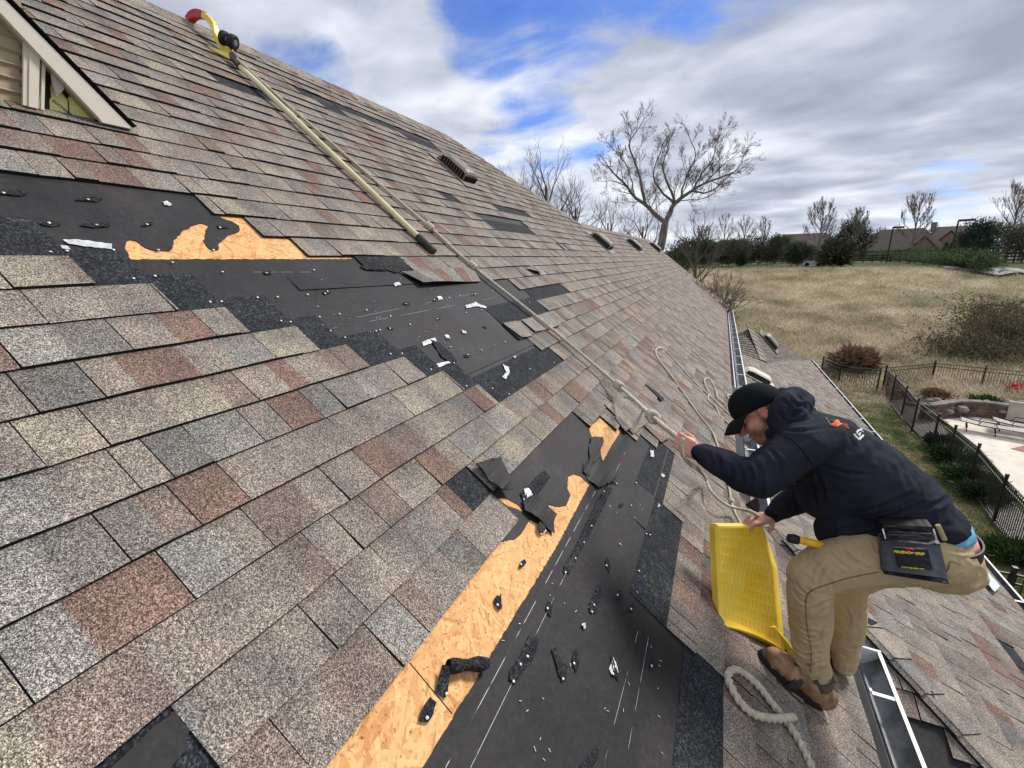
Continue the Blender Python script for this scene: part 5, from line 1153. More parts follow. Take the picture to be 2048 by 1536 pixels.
# ------------------------------------------------------------------ far lane, houses, rail fence, lamp posts, cart
def lane(pts, wd, name, matl, lift=.03):
    P_ = catmull([tpx(*p) for p in pts], 1.5); mb = MB()
    for a, b in zip(P_[:-1], P_[1:]):
        n_ = Vector((0, 0, 1)).cross((b-a).normalized())*wd/2
        q = [a-n_, b-n_, b+n_, a+n_]; q = [Vector((v.x, v.y, H+terr(v.x, v.y)+lift)) for v in q]; mb.face(q)
    tag(mb.build(name, matl, smooth=True), kind='structure')
M_ASPH = noise_mat('pale_asphalt', (.21, .21, .22), (.28, .28, .29), 4, .9)
lane([(1935, 545), (1990, 543), (2048, 545), (2140, 556)], 5.0, 'road', M_ASPH, .25)
lane([(1400, 522), (1500, 518), (1600, 517), (1680, 516)], 2.4, 'path', M_ASPH, .12)
def rail_fence(p0, p1, n, lab, dist_l, hgt=1.35):
    a = AD(*p0, dist_l[0]); b = AD(*p1, dist_l[1]); a.z = H+terr(a.x, a.y); b.z = H+terr(b.x, b.y); root = empty('rail_fence', a, lab, 'fence', 'black rail fences along the road'); t = (b-a).normalized(); nn = Vector((0, 0, 1)).cross(t)
    for h_ in (.4, .8, 1.2): mb = MB(); mb.box((a+b)/2+Vector((0, 0, h_)), (b-a).length, .04, .15, (t, nn, t.cross(nn))); mb.build('rail', M_BLACK, root)
    for i in range(n+1):
        q = a.lerp(b, i/n); m2 = MB(); m2.box(q+Vector((0, 0, hgt/2-.1)), .14, .14, hgt+.2); m2.build('post', M_BLACK, root)
rail_fence((1965, 512), (2110, 515), 9, 'black three rail fence at the right edge beside the road', (58, 58)); rail_fence((1690, 508), (1965, 506), 16, 'long black rail fence behind the juniper hedge', (74, 84)); rail_fence((1440, 508), (1600, 507), 10, 'black rail fence left of the round evergreen', (84, 84))
M_ROOFB = noise_mat('brown_far_roof', (.085, .068, .055), (.13, .105, .088), 6, .9); M_BRICK = noise_mat('brown_brick', (.16, .11, .085), (.24, .17, .135), 3, .9); M_GLASS = mat('dark_window', (.02, .025, .03), .15, 0, .6)[0]
def far_house(px, dist, wd, dp, hw, hr, lab, gables=(), turn=0.0, chim=None):
    b = AD(px, 506, dist); z = H+terr(b.x, b.y)-.3; az = math.atan2(b.x, b.y); th = -az+turn; u = Vector((math.cos(th), math.sin(th), 0)); v = Vector((-u.y, u.x, 0)); root = empty('far_house', (b.x, b.y, z), lab, 'house', 'houses beyond the field')
    def P(a, c, h_): return Vector((b.x, b.y, z))+u*a+v*c+Vector((0, 0, h_))
    w_ = MB(); w_.box(P(0, dp/2, hw/2), wd, dp, hw, (u, v, Vector((0, 0, 1)))); w_.build('wall', M_BRICK, root)
    r_ = MB(); e = .4; hip = min(dp*.6, wd*.25)
    A, B_, C_, D_ = P(-wd/2-e, -e, hw), P(wd/2+e, -e, hw), P(wd/2+e, dp+e, hw), P(-wd/2-e, dp+e, hw); T1, T2 = P(-wd/2+hip, dp/2, hw+hr), P(wd/2-hip, dp/2, hw+hr)
    r_.face((A, B_, T2, T1)); r_.face((B_, C_, T2)); r_.face((C_, D_, T1, T2)); r_.face((D_, A, T1)); r_.face((D_, C_, B_, A))
    rf = r_.build('roof', M_ROOFB, root)
    for (gx_, gw, gh) in gables:
        g = MB(); g.prism([P(gx_-gw/2, -.6, 0), P(gx_+gw/2, -.6, 0), P(gx_+gw/2, -.6, hw), P(gx_, -.6, hw+gh), P(gx_-gw/2, -.6, hw)], v*1.2); g.build('gable', M_BRICK, root)
        g = MB(); g.prism([P(gx_-gw/2-.3, -.9, hw-.2), P(gx_, -.9, hw+gh+.1), P(gx_, -.9, hw+gh+.3), P(gx_-gw/2-.5, -.9, hw-.1)], v*dp*.5); g.prism([P(gx_+gw/2+.3, -.9, hw-.2), P(gx_, -.9, hw+gh+.1), P(gx_, -.9, hw+gh+.3), P(gx_+gw/2+.5, -.9, hw-.1)], v*dp*.5); g.build('gable_roof', M_ROOFB, root)
    n = int(wd/3)
    for i in range(n):
        x = -wd/2+wd*(i+.5)/n; wn = MB(); wn.box(P(x, -.64 if any(abs(x-g_[0]) < g_[1]/2 for g_ in gables) else -.03, 1.5), 1.1, .06, 1.3, (u, v, Vector((0, 0, 1)))); wn.build('window', M_GLASS, root)
    if chim is not None: c_m = MB(); c_m.box(P(chim, dp*.4, hw+hr), 1.0, .8, 2.0, (u, v, Vector((0, 0, 1)))); c_m.build('chimney', M_BRICK, rf)
far_house(1605, 105, 17, 10, 2.6, 4.2, 'brown house with a tall hipped roof behind the rounded bare tree')
far_house(1795, 98, 15, 10, 2.4, 4.6, 'brown brick house with broad sloping roof left of the spreading bare tree', ((4, 4.5, 2.6),))
far_house(1868, 104, 17, 9, 2.6, 3.6, 'long brown house behind the spreading bare tree', ())
far_house(1893, 96, 9, 9, 3.6, 3.6, 'gabled brick house by the tall lamp post with twin arborvitae', ((0, 4.2, 2.4),), chim=-3)
far_house(1462, 120, 12, 9, 3, 3.2, 'distant brown house roof seen between the small bare trees')
def lamp(px, py_top, py_base, dist, lab, w_=1.6):
    t = AD(px, py_top, dist); b = Vector((t.x, t.y, H+terr(t.x, t.y))); root = empty('lamp_post', b, lab, 'lamp post', 'tall lamp posts by the road'); mb = MB(); mb.box((t+b)/2, .16, .16, (t-b).length); mb.build('pole', M_BLACK, root)
    mb = MB(); u = Vector((math.cos(-.5), math.sin(-.5), 0)); mb.box(t+u*w_*.5+Vector((0, 0, .05)), w_, .5, .28, (u, Vector((-u.y, u.x, 0)), Vector((0, 0, 1)))); mb.build('lamp_head', M_BLACK, root)
lamp(1917, 442, 505, 62, 'tall black lamp post with flat head near the gabled house', 1.7); lamp(1786, 456, 505, 72, 'shorter black lamp post left of the spreading bare tree', 1.4)
def cart():
    b = AD(1627, 514, 63); b.z = H+terr(b.x, b.y); root = empty('utility_cart', b, 'small white cart with black roof parked between two evergreens', 'cart')
    mb = MB(); mb.box(b+Vector((0, 0, .45)), 2.0, 1.1, .45); mb.box(b+Vector((.6, 0, .8)), .5, 1.0, .4); mb.build('body', M_WHITE, root)
    mb = MB(); mb.box(b+Vector((-.1, 0, 1.75)), 1.6, 1.1, .08); [mb.box(b+Vector((x, y, 1.2)), .05, .05, 1.1) for x in (-.8, .55) for y in (-.5, .5)]; mb.box(b+Vector((-.3, 0, 1.0)), .2, 1.0, .6); mb.build('canopy', M_BLACK, root)
    for x in (-.7, .7):
        for y in (-.5, .5):
            w_ = MB(); c = b+Vector((x, y, .25)); w_.tube([c-Vector((0, .09, 0)), c+Vector((0, .09, 0))], .25, 12); w_.build('wheel', M_TYRE, root)
cart()
rg = random.Random(6)
for i, (x, y) in enumerate(((1559, 655), (1806, 652), (1811, 709), (1521, 603), (1487, 549), (1700, 515))):
    p = tpx(x, y, .12); mb = MB(); s_ = .22 if i != 5 else .8; V = []; F = []
    for a in range(4):
        for b in range(7):
            th = math.pi*(a+.2)/3.4; ph = 6.283*b/7; q = Vector((math.sin(th)*math.cos(ph), math.sin(th)*math.sin(ph)*.8, max(-.1, math.cos(th))*.55)); V.append(q*s_*(1+.5*noise.noise(q*2.3+Vector((i*3, 0, 0)))))
    for a in range(3):
        for b in range(7): F.append((a*7+b, a*7+(b+1) % 7, (a+1)*7+(b+1) % 7, (a+1)*7+b))
    o = mkmesh('field_stone', V, F, bpy.data.materials.get('beige_panel')); o.location = p+Vector((0, 0, .12)); tag(o, ['pale rock low in the field nearest the cross roof', 'pale rock in the middle of the field', 'small pale rock just above the slope fence', 'small pale rock high in the field near the roof end', 'tiny pale rock at the top left of the field', 'pale rubble heap at the crest of the field beside the cart'][i], 'rock')
# ------------------------------------------------------------------ rope hook, pole and ropes
def rope_mesh(pts, r_, twist=26.0, step=.006, seed=0):
    """three-strand laid rope: a lobed section turned along the path"""
    c = catmull(pts, step); n = len(c); mb = MB(); NS = 12; vs = []
    u = (c[1]-c[0]).orthogonal().normalized(); dist = 0
    for i, p in enumerate(c):
        t = (c[min(i+1, n-1)]-c[max(i-1, 0)]).normalized(); u = (u-t*u.dot(t)).normalized(); v = t.cross(u)
        if i: dist += (c[i]-c[i-1]).length
        for j in range(NS):
            a = 6.2832*j/NS; rr = r_*(.84+.20*math.cos(3*(a-dist/r_/twist*6.2832*1.0))); vs.append(p+(u*math.cos(a)+v*math.sin(a))*rr)
    fs = [(i*NS+j, i*NS+(j+1) % NS, (i+1)*NS+(j+1) % NS, (i+1)*NS+j) for i in range(n-1) for j in range(NS)]+[tuple(range(NS-1, -1, -1)), tuple((n-1)*NS+j for j in range(NS))]
    mb.mesh(vs, fs); return mb
def knot(mb, c, ax, r_):
    ax = ax.normalized(); u = ax.orthogonal().normalized(); v = ax.cross(u)
    for k in range(3):
        pts = [c+ax*(r_*1.5*(k-1)+r_*.9*math.sin(a*6.283))+(u*math.cos(a*6.283)+v*math.sin(a*6.283))*r_*1.35 for a in [i/14 for i in range(15)]]
        mb.tube(pts, r_*.78, 7)
YR = 2.93
pT = AY(478, 131, YR); pB = PM.px(868, 504, .035)
pT = PM.px(478, 131, .055)
hook = empty('ridge_hook', pT, 'yellow ridge hook with red tip and black wheels on a long cream pole', 'ridge hook')
mb = MB(); g0 = pT.lerp(pB, .925); mb.tube([pT, g0], .0215, 14); mb.build('pole', M_POLE, hook, smooth=False)
mb = MB(); mb.tube([g0, pB], .0265, 14); mb.build('grip', M_GRIP, hook)
mb = MB(); q0 = PM.px(465, 112, .06); mb.tube([q0, pT.lerp(pB, .012)], [.030, .027], 12); mb.build('socket', M_BLACK, hook)
def HP(x, y, h_=.06): return PM.px(x, y, h_)
Yh = PM.px(455, 100, .06).y; Dh = (PM.px(455, 100, .06)-CAMP).dot(FWD)
hk = [AD(462, 108, Dh), AD(446, 92, Dh+.02), AD(432, 72, Dh+.03), AD(428, 52, Dh+.04), AD(418, 38, Dh+.05), AD(406, 30, Dh+.06)]
mb = MB()
def flatbar(mb, pts, w_, th, side):
    c = catmull(pts, .03); n = len(c)
    for i in range(n-1):
        t = (c[i+1]-c[i]).normalized(); s = (side-t*side.dot(t)).normalized(); up = t.cross(s); A, B_ = c[i], c[i+1]
        P_ = [A+s*w_/2+up*th/2, A-s*w_/2+up*th/2, A-s*w_/2-up*th/2, A+s*w_/2-up*th/2]; Q_ = [p+(B_-A) for p in P_]
        for j in range(4): mb.face((P_[j], P_[(j+1) % 4], Q_[(j+1) % 4], Q_[j]))
        if i in (0, n-2): mb.face(P_ if i == 0 else Q_)
sideH = (Vector((0, 1, 0))).normalized()
flatbar(mb, hk, .035, .042, sideH); mb.prism([AD(x, y, Dh-.06) for x, y in ((414, 90), (420, 92), (462, 108), (460, 118), (448, 112), (424, 100))], FWD*.012)
mb.prism([AD(x, y, Dh+.02) for x, y in ((448, 92), (461, 90), (459, 78), (462, 76), (464, 100), (468, 106), (452, 108))], FWD*.02)
mb.build('hook_arm', M_YEL, hook)
mb = MB(); flatbar(mb, [AD(406, 30, Dh+.06), AD(396, 28, Dh+.08), AD(386, 32, Dh+.10), AD(379, 42, Dh+.12), AD(381, 52, Dh+.12)], .05, .055, sideH); mb.build('rubber_tip', M_RED, hook)
for i, (x, y) in enumerate(((449, 77), (466, 84))):
    mb = MB(); c = AD(x, y, Dh-.02+.0*i); ax = (AD(466, 84, Dh)-AD(449, 77, Dh)).normalized(); wr = .052
    mb.tube([c-ax*.022, c-ax*.016, c+ax*.016, c+ax*.022], [wr*.8, wr, wr, wr*.8], 20); w_ = mb.build('wheel', M_TYRE, hook, smooth=False)
    mb = MB(); mb.tube([c-ax*.024, c+ax*.024], wr*.42, 14); mb.build('hub', M_GUT, w_)
mb = MB(); mb.tube([AD(445, 76, Dh-.02), AD(470, 86, Dh-.02)], .01, 8); mb.build('axle', M_YEL, hook)

HANDL = AY(1366, 890, 1.895)
mp_ = [PM.px(474, 118, .09), PM.px(560, 196, .05), PM.px(700, 318, .03), PM.px(857, 452, .03), PM.px(943, 530, .03), PM.px(1100, 655, .04), AY(1238, 772, 2.62), AY(1305, 833, 2.24), AY(1340, 862, 2.02), AY(1362, 880, 1.925), AY(1372, 893, 1.905)]
mp_[6] = PM.px(1238, 772, .10); 
mb = rope_mesh(mp_, .0128, 5.5); 
for k, j in ((3, 4), (4, 5), (6, 7), (7, 8)): knot(mb, mp_[k], mp_[j]-mp_[k-1], .0155)
mb.tube([PM.px(1250, 792, .022), PM.px(1290, 815, .03), mp_[7]], .008, 8)
o = mb.build('hook_rope', M_ROPE, smooth=True); rebase(o, mp_[3]); tag(o, 'taut knotted tan rope running from the ridge hook down to the gripping hand', 'rope')
def MPX(*pts, h_=.028): return [PM.px(x, y, h_) for x, y in pts]
ml = [AY(1366, 876, 1.84), AY(1362, 893, 1.835), AY(1366, 912, 1.85), AY(1380, 928, 1.90), AY(1398, 940, 1.97)]+MPX((1410, 955), (1424, 985), (1450, 1008), (1480, 1018), h_=.09)+[AY(1502, 1023, 2.28), AY(1520, 1034, 2.26)]
mb = rope_mesh(ml, .0095, 5.5); o = mb.build('slack_rope', M_ROPE, smooth=True); rebase(o, ml[0]); tag(o, 'slack tan rope looping from the gripping hand under the forearm to the other hand', 'rope')
lo_ = MPX((1300, 720), (1312, 712), (1311, 702), (1318, 694), (1327, 697), (1340, 710), (1358, 730), (1385, 760), (1408, 782), (1420, 792), (1440, 812), (1462, 832), (1480, 850), h_=.018)
lo_ = lo_[2:]
mb = rope_mesh(lo_, .0095, 5.5)
l2 = MPX((1327, 697), (1316, 697), (1311, 703), (1318, 720), (1345, 755), (1370, 790), (1400, 832), (1425, 865), (1440, 905), (1450, 940), (1458, 975), (1463, 1003), (1470, 1025), (1482, 1050), h_=.022)
q = rope_mesh(l2, .0095, 5.5); mb.mesh(q.v, q.f)
l3 = MPX((1418, 785), (1417, 800), (1432, 815), (1440, 832), (1456, 846), (1475, 860), h_=.02); q = rope_mesh(l3, .0095, 5.5); mb.mesh(q.v, q.f)
l4 = MPX((1418, 785), (1409, 764), (1412, 757), (1420, 760), (1431, 778), (1436, 796), (1455, 812), h_=.03); q = rope_mesh(l4, .0095, 5.5); mb.mesh(q.v, q.f)
l5 = MPX((1480, 792), (1458, 790), (1457, 796), (1470, 812), (1478, 828), h_=.03); q = rope_mesh(l5, .0095, 5.5); mb.mesh(q.v, q.f)
knot(mb, l2[11], l2[12]-l2[10], .0095); knot(mb, l2[1], l2[2]-l2[0], .008)
o = mb.build('loose_rope', M_ROPE, smooth=True); rebase(o, l2[1]); tag(o, 'loose tan rope lying in long narrow loops on the roof beyond the person', 'rope')
mr_ = MPX((1588, 1434), (1565, 1437), (1540, 1437), (1510, 1430), (1485, 1410), (1468, 1385), (1457, 1360), (1459, 1345), (1472, 1340), (1492, 1350), (1520, 1376), (1548, 1412), (1568, 1436), (1590, 1468), (1608, 1500), (1628, 1545), (1650, 1600), h_=.026)
mr_[0] = PM.px(1588, 1434, .045); mr_[1] = PM.px(1570, 1437, .056); mr_[2] = PM.px(1545, 1437, .045)
mb = rope_mesh(mr_, .0155, 5.5, .004); o = mb.build('rope_tail', M_ROPE, smooth=True); rebase(o, mr_[6]); tag(o, 'thick twisted pale rope end looped on the shingles below the boots', 'rope')

# ------------------------------------------------------------------ yellow roofing cushion
M_PADY = noise_mat('yellow_moulded_plastic', (.86, .57, .035), (.93, .68, .09), 7, .5, spec=.35)
Lp = [(0, (1434, 1048)), (.06, (1432, 1058)), (.5, (1436, 1145)), (.88, (1441, 1232)), (.95, (1446, 1245)), (1, (1457, 1256))]
Rp = [(0, (1532, 1048)), (.06, (1542, 1054)), (.3, (1572, 1140)), (.7, (1581, 1235)), (.93, (1588, 1306)), (1, (1589, 1320))]
def lerpl(tab, v):
    for (a, p), (b, q) in zip(tab[:-1], tab[1:]):
        if v <= b+1e-9: t = (v-a)/(b-a); return (p[0]+(q[0]-p[0])*t, p[1]+(q[1]-p[1])*t)
    return tab[-1][1]
TL_, TR_ = 2.13, 2.23; BL_ = PM.px(1452, 1254, .012).y; BR_ = PM.px(1588, 1318, .03).y
def padP(u, v):
    a, b = lerpl(Lp, v), lerpl(Rp, v); y = (TL_*(1-u)+TR_*u)*(1-v)+(BL_*(1-u)+BR_*u)*v
    sag = 0.0
    if v > .9: sag = 14*math.sin(math.pi*min(1, u*1.0))*(v-.9)/.1*-1.0*(1-u*.2)
    return AY(a[0]+(b[0]-a[0])*u, a[1]+(b[1]-a[1])*u+sag*-.0+(-10*(v > .97)*math.sin(u*math.pi)), y)
pn = ((padP(1, .5)-padP(0, .5)).cross(padP(.5, 1)-padP(.5, 0))).normalized(); pn = pn if pn.dot(FWD) < 0 else -pn
NU, NV = 170, 210; vs = []
for j in range(NV+1):
    for i in range(NU+1):
        u, v = i/NU, j/NV; d = 0.0
        du = min(u, 1-u); dv = min(v, 1-v)
        ed = min(du*.30, dv*.50); d -= .010*max(0, 1-ed/.018)**2
        if u > .80 : d -= .05*((u-.80)/.2)**1.3          # rolled right flank
        # rows of little upright slots
        if .06 < u < .80 and .05 < v < .90:
            rv = (v-.05)/.85*10; ru = (u-.06)/.74*13+(0.3 if int(rv) % 2 else 0); fv, fu = rv % 1, ru % 1
            s = min(1, max(0, (.36-abs(fv-.5))/.07))*min(1, max(0, (.22-abs(fu-.5))/.10)); d -= .0055*s
        vs.append(padP(u, v)+pn*d)
fs = [(j*(NU+1)+i, j*(NU+1)+i+1, (j+1)*(NU+1)+i+1, (j+1)*(NU+1)+i) for j in range(NV) for i in range(NU)]
mb = MB(); mb.mesh(vs, fs)
rim = [(i, 0) for i in range(NU+1)]+[(NU, j) for j in range(1, NV+1)]+[(i, NV) for i in range(NU-1, -1, -1)]+[(0, j) for j in range(NV-1, 0, -1)]
rv_ = [vs[j*(NU+1)+i] for i, j in rim]; bk = [p-pn*(.045+.0*k) for k, p in enumerate(rv_)]; n = len(rim)
mb.mesh(rv_+bk, [(i, i+n, (i+1) % n+n, (i+1) % n) for i in range(n)])
cushion = empty('roofing_cushion', padP(.5, 1), 'upright yellow moulded roofing cushion with slotted face held by the person', 'roofing cushion')
mb.build('shell', M_PADY, cushion, smooth=True)
mb = MB(); f0 = [padP(u, v)-pn*.03 for u, v in ((.03, .02), (.97, .02), (.97, .96), (.03, .96))]; mb.prism(f0, -pn*.035)
mb.prism([AY(x, y, Y) for x, y, Y in ((1488, 1262, 2.02), (1512, 1258, 2.03), (1562, 1300, 2.12), (1566, 1314, 2.12), (1550, 1310, 2.1), (1500, 1284, 2.04))], Vector((0.02, .09, .02)))
mb.build('foam_backing', noise_mat('black_foam', (.02, .02, .015), (.05, .05, .04), 40, .9, bump=.5, bscale=90), cushion)
mb = MB(); mb.prism([AY(x, y, Y) for x, y, Y in ((1512, 1256, 2.03), (1550, 1254, 2.06), (1586, 1300, 2.11), (1583, 1330, 2.11), (1572, 1322, 2.105), (1564, 1302, 2.10), (1540, 1278, 2.07))], Vector((0, .02, .0))); mb.build('lower_flank', M_PADY, cushion)

# ------------------------------------------------------------------ the person
class Blob:
    def __init__(s): s.v = []; s.f = []
    def ball(s, c, r_, ax=None, sc=(1, 1, 1)):
        k = len(s.v); nu, nv = 12, 8; ax = ax or (Vector((1, 0, 0)), Vector((0, 1, 0)), Vector((0, 0, 1)))
        s.v.append(c+ax[2]*r_*sc[2])
        for i in range(1, nv):
            th = math.pi*i/nv
            for j in range(nu):
                ph = 6.2832*j/nu; s.v.append(c+ax[0]*(math.sin(th)*math.cos(ph)*r_*sc[0])+ax[1]*(math.sin(th)*math.sin(ph)*r_*sc[1])+ax[2]*(math.cos(th)*r_*sc[2]))
        s.v.append(c-ax[2]*r_*sc[2])
        for j in range(nu): s.f.append((k, k+1+j, k+1+(j+1) % nu))
        for i in range(nv-2):
            for j in range(nu): a = k+1+i*nu; s.f.append((a+j, a+nu+j, a+nu+(j+1) % nu, a+(j+1) % nu))
        e = k+1+(nv-1)*nu
        for j in range(nu): a = k+1+(nv-2)*nu; s.f.append((a+j, e, a+(j+1) % nu))
    def chain(s, pts, sc=(1, 1, 1), ax=None, dens=.28):
        for (a, ra), (b, rb) in zip(pts[:-1], pts[1:]):
            n = max(1, int((b-a).length/(min(ra, rb)*dens)))
            for i in range(n): t = i/n; s.ball(a.lerp(b, t), ra+(rb-ra)*t, ax, sc)
        s.ball(pts[-1][0], pts[-1][1], ax, sc)
    def mesh(s, name, voxel, smooth=6, parent=None, matl=None, disp=None):
        me = bpy.data.meshes.new(name+'_tmp'); me.from_pydata([tuple(v) for v in s.v], [], s.f); o = bpy.data.objects.new(name+'_tmp', me); COL.objects.link(o)
        r_ = o.modifiers.new('r', 'REMESH'); r_.mode = 'VOXEL'; r_.voxel_size = voxel; sm = o.modifiers.new('s', 'SMOOTH'); sm.factor = .5; sm.iterations = smooth
        dg = bpy.context.evaluated_depsgraph_get(); m2 = bpy.data.meshes.new_from_object(o.evaluated_get(dg)); bpy.data.objects.remove(o); m2.name = name
        if disp:
            nrm = [v.normal.copy() for v in m2.vertices]
            for v, nn in zip(m2.vertices, nrm): v.co = v.co+nn*disp(v.co)
        m2.polygons.foreach_set('use_smooth', [True]*len(m2.polygons)); m2.materials.clear()
        if matl: m2.materials.append(matl)
        o = bpy.data.objects.new(name, m2); COL.objects.link(o)
        if parent: o.parent = parent; o.matrix_parent_inverse = parent_world(parent).inverted()
        return o
J = AY
YAX = (Vector((1, 0, 0)), Vector((0, 1, 0)), Vector((0, 0, 1)))
# joints
hipL, midL, kneeL, calfL, ankL = J(1845, 1105, 2.03), J(1740, 1117, 1.99), J(1622, 1150, 1.955), J(1622, 1235, 1.95), J(1622, 1322, 1.955)
hipR, kneeR, calfR, ankR = J(1850, 1095, 2.27), J(1690, 1155, 2.30), J(1695, 1240, 2.31), J(1688, 1318, 2.33)
pel, wst, tor2, tor3, nek = J(1868, 1103, 2.15), J(1845, 1045, 2.15), J(1760, 985, 2.14), J(1672, 918, 2.12), J(1605, 872, 2.11)
shL, elL, foL, wrL = J(1602, 890, 1.965), J(1518, 952, 1.83), J(1452, 932, 1.855), J(1394, 905, 1.89)
shR, elR, wrR = J(1640, 940, 2.28), J(1600, 992, 2.32), J(1541, 1034, 2.27)
# head frame
HO = J(1519, 826, 2.105); hr_ = (HO-CAMP).normalized(); e1 = hr_.cross(Vector((0, 0, 1))).normalized(); e2 = hr_.cross(e1).normalized()
e2 = e2 if e2.dot(DWN) > 0 else -e2; e1 = e1 if e1.dot(RGT) > 0 else -e1
HF = (-e1*.72+e2*.68-hr_*.06).normalized(); HS = -(hr_-HF*hr_.dot(HF)).normalized(); HU = HF.cross(HS); HU = HU if HU.dot(-e2) > 0 else -HU
HAX = (HF, HS, HU)
def HH(f, s, u): return HO+HF*f+HS*s+HU*u
def add_head(b):
    b.ball(HH(-.012, 0, .035), 1, HAX, (.097, .075, .088)); b.ball(HH(.028, 0, -.030), 1, HAX, (.062, .060, .080)); b.ball(HH(.050, 0, -.095), 1, HAX, (.036, .036, .028))
    b.ball(HH(.005, 0, -.070), 1, HAX, (.050, .058, .036)); b.ball(HH(.072, 0, .012), 1, HAX, (.022, .048, .016)); b.ball(HH(.058, .028, -.030), 1, HAX, (.028, .026, .026)); b.ball(HH(.058, -.028, -.030), 1, HAX, (.028, .026, .026))
    b.chain([(HH(.086, 0, .004), .010), (HH(.103, 0, -.022), .0125), (HH(.111, 0, -.034), .0135)]); 
    for s in (-1, 1): b.ball(HH(.098, .012*s, -.038), .0105)
    b.ball(HH(.084, 0, -.063), 1, HAX, (.014, .024, .0085)); b.ball(HH(.080, 0, -.077), 1, HAX, (.013, .021, .008)); b.ball(HH(.068, 0, -.100), 1, HAX, (.020, .024, .016))
    for s in (-1, 1):
        for (f, u) in [(-.012, .022), (-.020, .008), (-.020, -.010), (-.010, -.026), (.0, .026), (.004, .012)]: b.ball(HH(f-.004, .078*s, u-.004), .0075)
        b.ball(HH(-.006, .073*s, -.004), 1, HAX, (.018, .006, .026)); b.ball(HH(-.002, .076*s, -.030), .008)
    b.chain([(HH(-.03, 0, -.05), .058), (nek, .066)])
# hands -------------------------------------------------
def finger(b, pts, r0=.0092, r1=.0072):
    n = len(pts); b.chain([(p, r0+(r1-r0)*i/(n-1)) for i, p in enumerate(pts)], dens=.5)
def add_hand_left(b):
    """closed round the rope, back of the hand toward the camera"""
    w_ = wrL; f = (J(1360, 884, 1.895)-w_).normalized(); vw = (w_-CAMP).normalized(); a = f.cross(vw).normalized(); a = a if a.dot(DWN) > 0 else -a; dp = vw
    c = w_+f*.045
    for s in (-.024, -.008, .008, .024): b.chain([(w_+a*s*.7, .017), (w_+f*.035+a*s, .0165), (w_+f*.070+a*s*1.05, .0125)])
    for k, s in enumerate((-.029, -.0095, .0095, .027)):
        kn = w_+f*(.078-.003*abs(k-1))+a*s; L_ = (1, 1.07, 1.0, .82)[k]
        finger(b, [kn, kn+(f*.020+dp*.012)*L_, kn+(f*.020+dp*.034)*L_, kn+(f*.000+dp*.042)*L_-a*.002, kn+(-f*.016+dp*.034)*L_-a*.004], .0098, .0078)
    finger(b, [w_+f*.022-a*.026+dp*.008, w_+f*.045-a*.043+dp*.012, w_+f*.066-a*.046+dp*.020, w_+f*.084-a*.036+dp*.030], .0125, .0085)
def add_hand_right(b):
    """laid over the top edge of the cushion, fingers toward the left of the picture"""
    w_ = wrR; tip = J(1484, 1050, 2.19); f = (J(1500, 1043, 2.215)-w_).normalized(); up = Vector((0, 0, 1)); a = f.cross(up).normalized(); a = a if a.dot(FWD) < 0 else -a; nn = a.cross(f).normalized(); nn = nn if nn.z > 0 else -nn
    for s in (-.024, -.008, .008, .024): b.chain([(w_+a*s*.6, .018), (w_+f*.035+a*s+nn*.004, .0165), (w_+f*.066+a*s*1.15, .0118)])
    for k, s in enumerate((.030, .010, -.010, -.029)):
        kn = w_+f*(.072-.004*abs(k-1))+a*s; L_ = (.92, 1.05, 1.0, .8)[k]
        finger(b, [kn, kn+(f*.030+nn*.003)*L_, kn+(f*.052-nn*.008)*L_, kn+(f*.066-nn*.026)*L_], .0095, .0075)
    finger(b, [w_+f*.010+a*.024-nn*.004, w_+f*.020+a*.042-nn*.012, w_+f*.034+a*.052-nn*.024, w_+f*.046+a*.054-nn*.036], .0125, .0085)
person_b = Blob()
B = person_b
sc_t = (1.0, 1.22, 1.0)
B.chain([(pel, .112), (wst, .110)], sc_t); B.ball(J(1863, 1075, 2.15), 1, YAX, (.145, .154, .080)); B.chain([(wst, .120), (tor2, .135), (tor3, .130), (nek, .085)], sc_t)
B.chain([(hipL, .092), (midL, .082), (kneeL, .060), (calfL, .052), (ankL, .040)]); B.chain([(hipR, .092), (kneeR, .060), (calfR, .050), (ankR, .040)])
B.chain([(nek, .07), (shL, .065), (elL, .048), (foL, .040), (wrL, .027)]); B.chain([(tor3, .10), (shR, .062), (elR, .045), (wrR, .027)])
footL = (PM.at(1.945, 1.59, .06), PM.at(1.93, 1.40, .045)); footR = (PM.at(2.38, 1.86, .06), PM.at(2.37, 1.64, .045))
B.chain([(ankL, .040), (footL[0], .035), (footL[1], .028)]); B.chain([(ankR, .040), (footR[0], .035), (footR[1], .028)])
add_head(B); add_hand_left(B); add_hand_right(B)
def skin_mat():
    mm, nt, b = mat('skin', (.6, .36, .28), .5, 0, .4); a = nt.nodes.new('ShaderNodeVertexColor'); a.layer_name = 'tone'
    t = nt.nodes.new('ShaderNodeTexCoord'); n = nt.nodes.new('ShaderNodeTexNoise'); n.inputs['Scale'].default_value = 45; n.inputs['Detail'].default_value = 4; L(nt, t.outputs['Object'], n.inputs['Vector'])
    L(nt, mixc(nt, 1.0, a.outputs[0], ramp(nt, n.outputs[0], [(.3, (.86, .80, .80)), (.7, (1.08, 1.06, 1.06))]), 'MULTIPLY'), b.inputs['Base Color'])
    b.inputs['Subsurface Weight'].default_value = .12; b.inputs['Subsurface Radius'].default_value = (.01, .004, .002); return mm
person = B.mesh('person', .0042, 3, None, skin_mat())
me = person.data; ca = me.color_attributes.new('tone', 'FLOAT_COLOR', 'POINT')
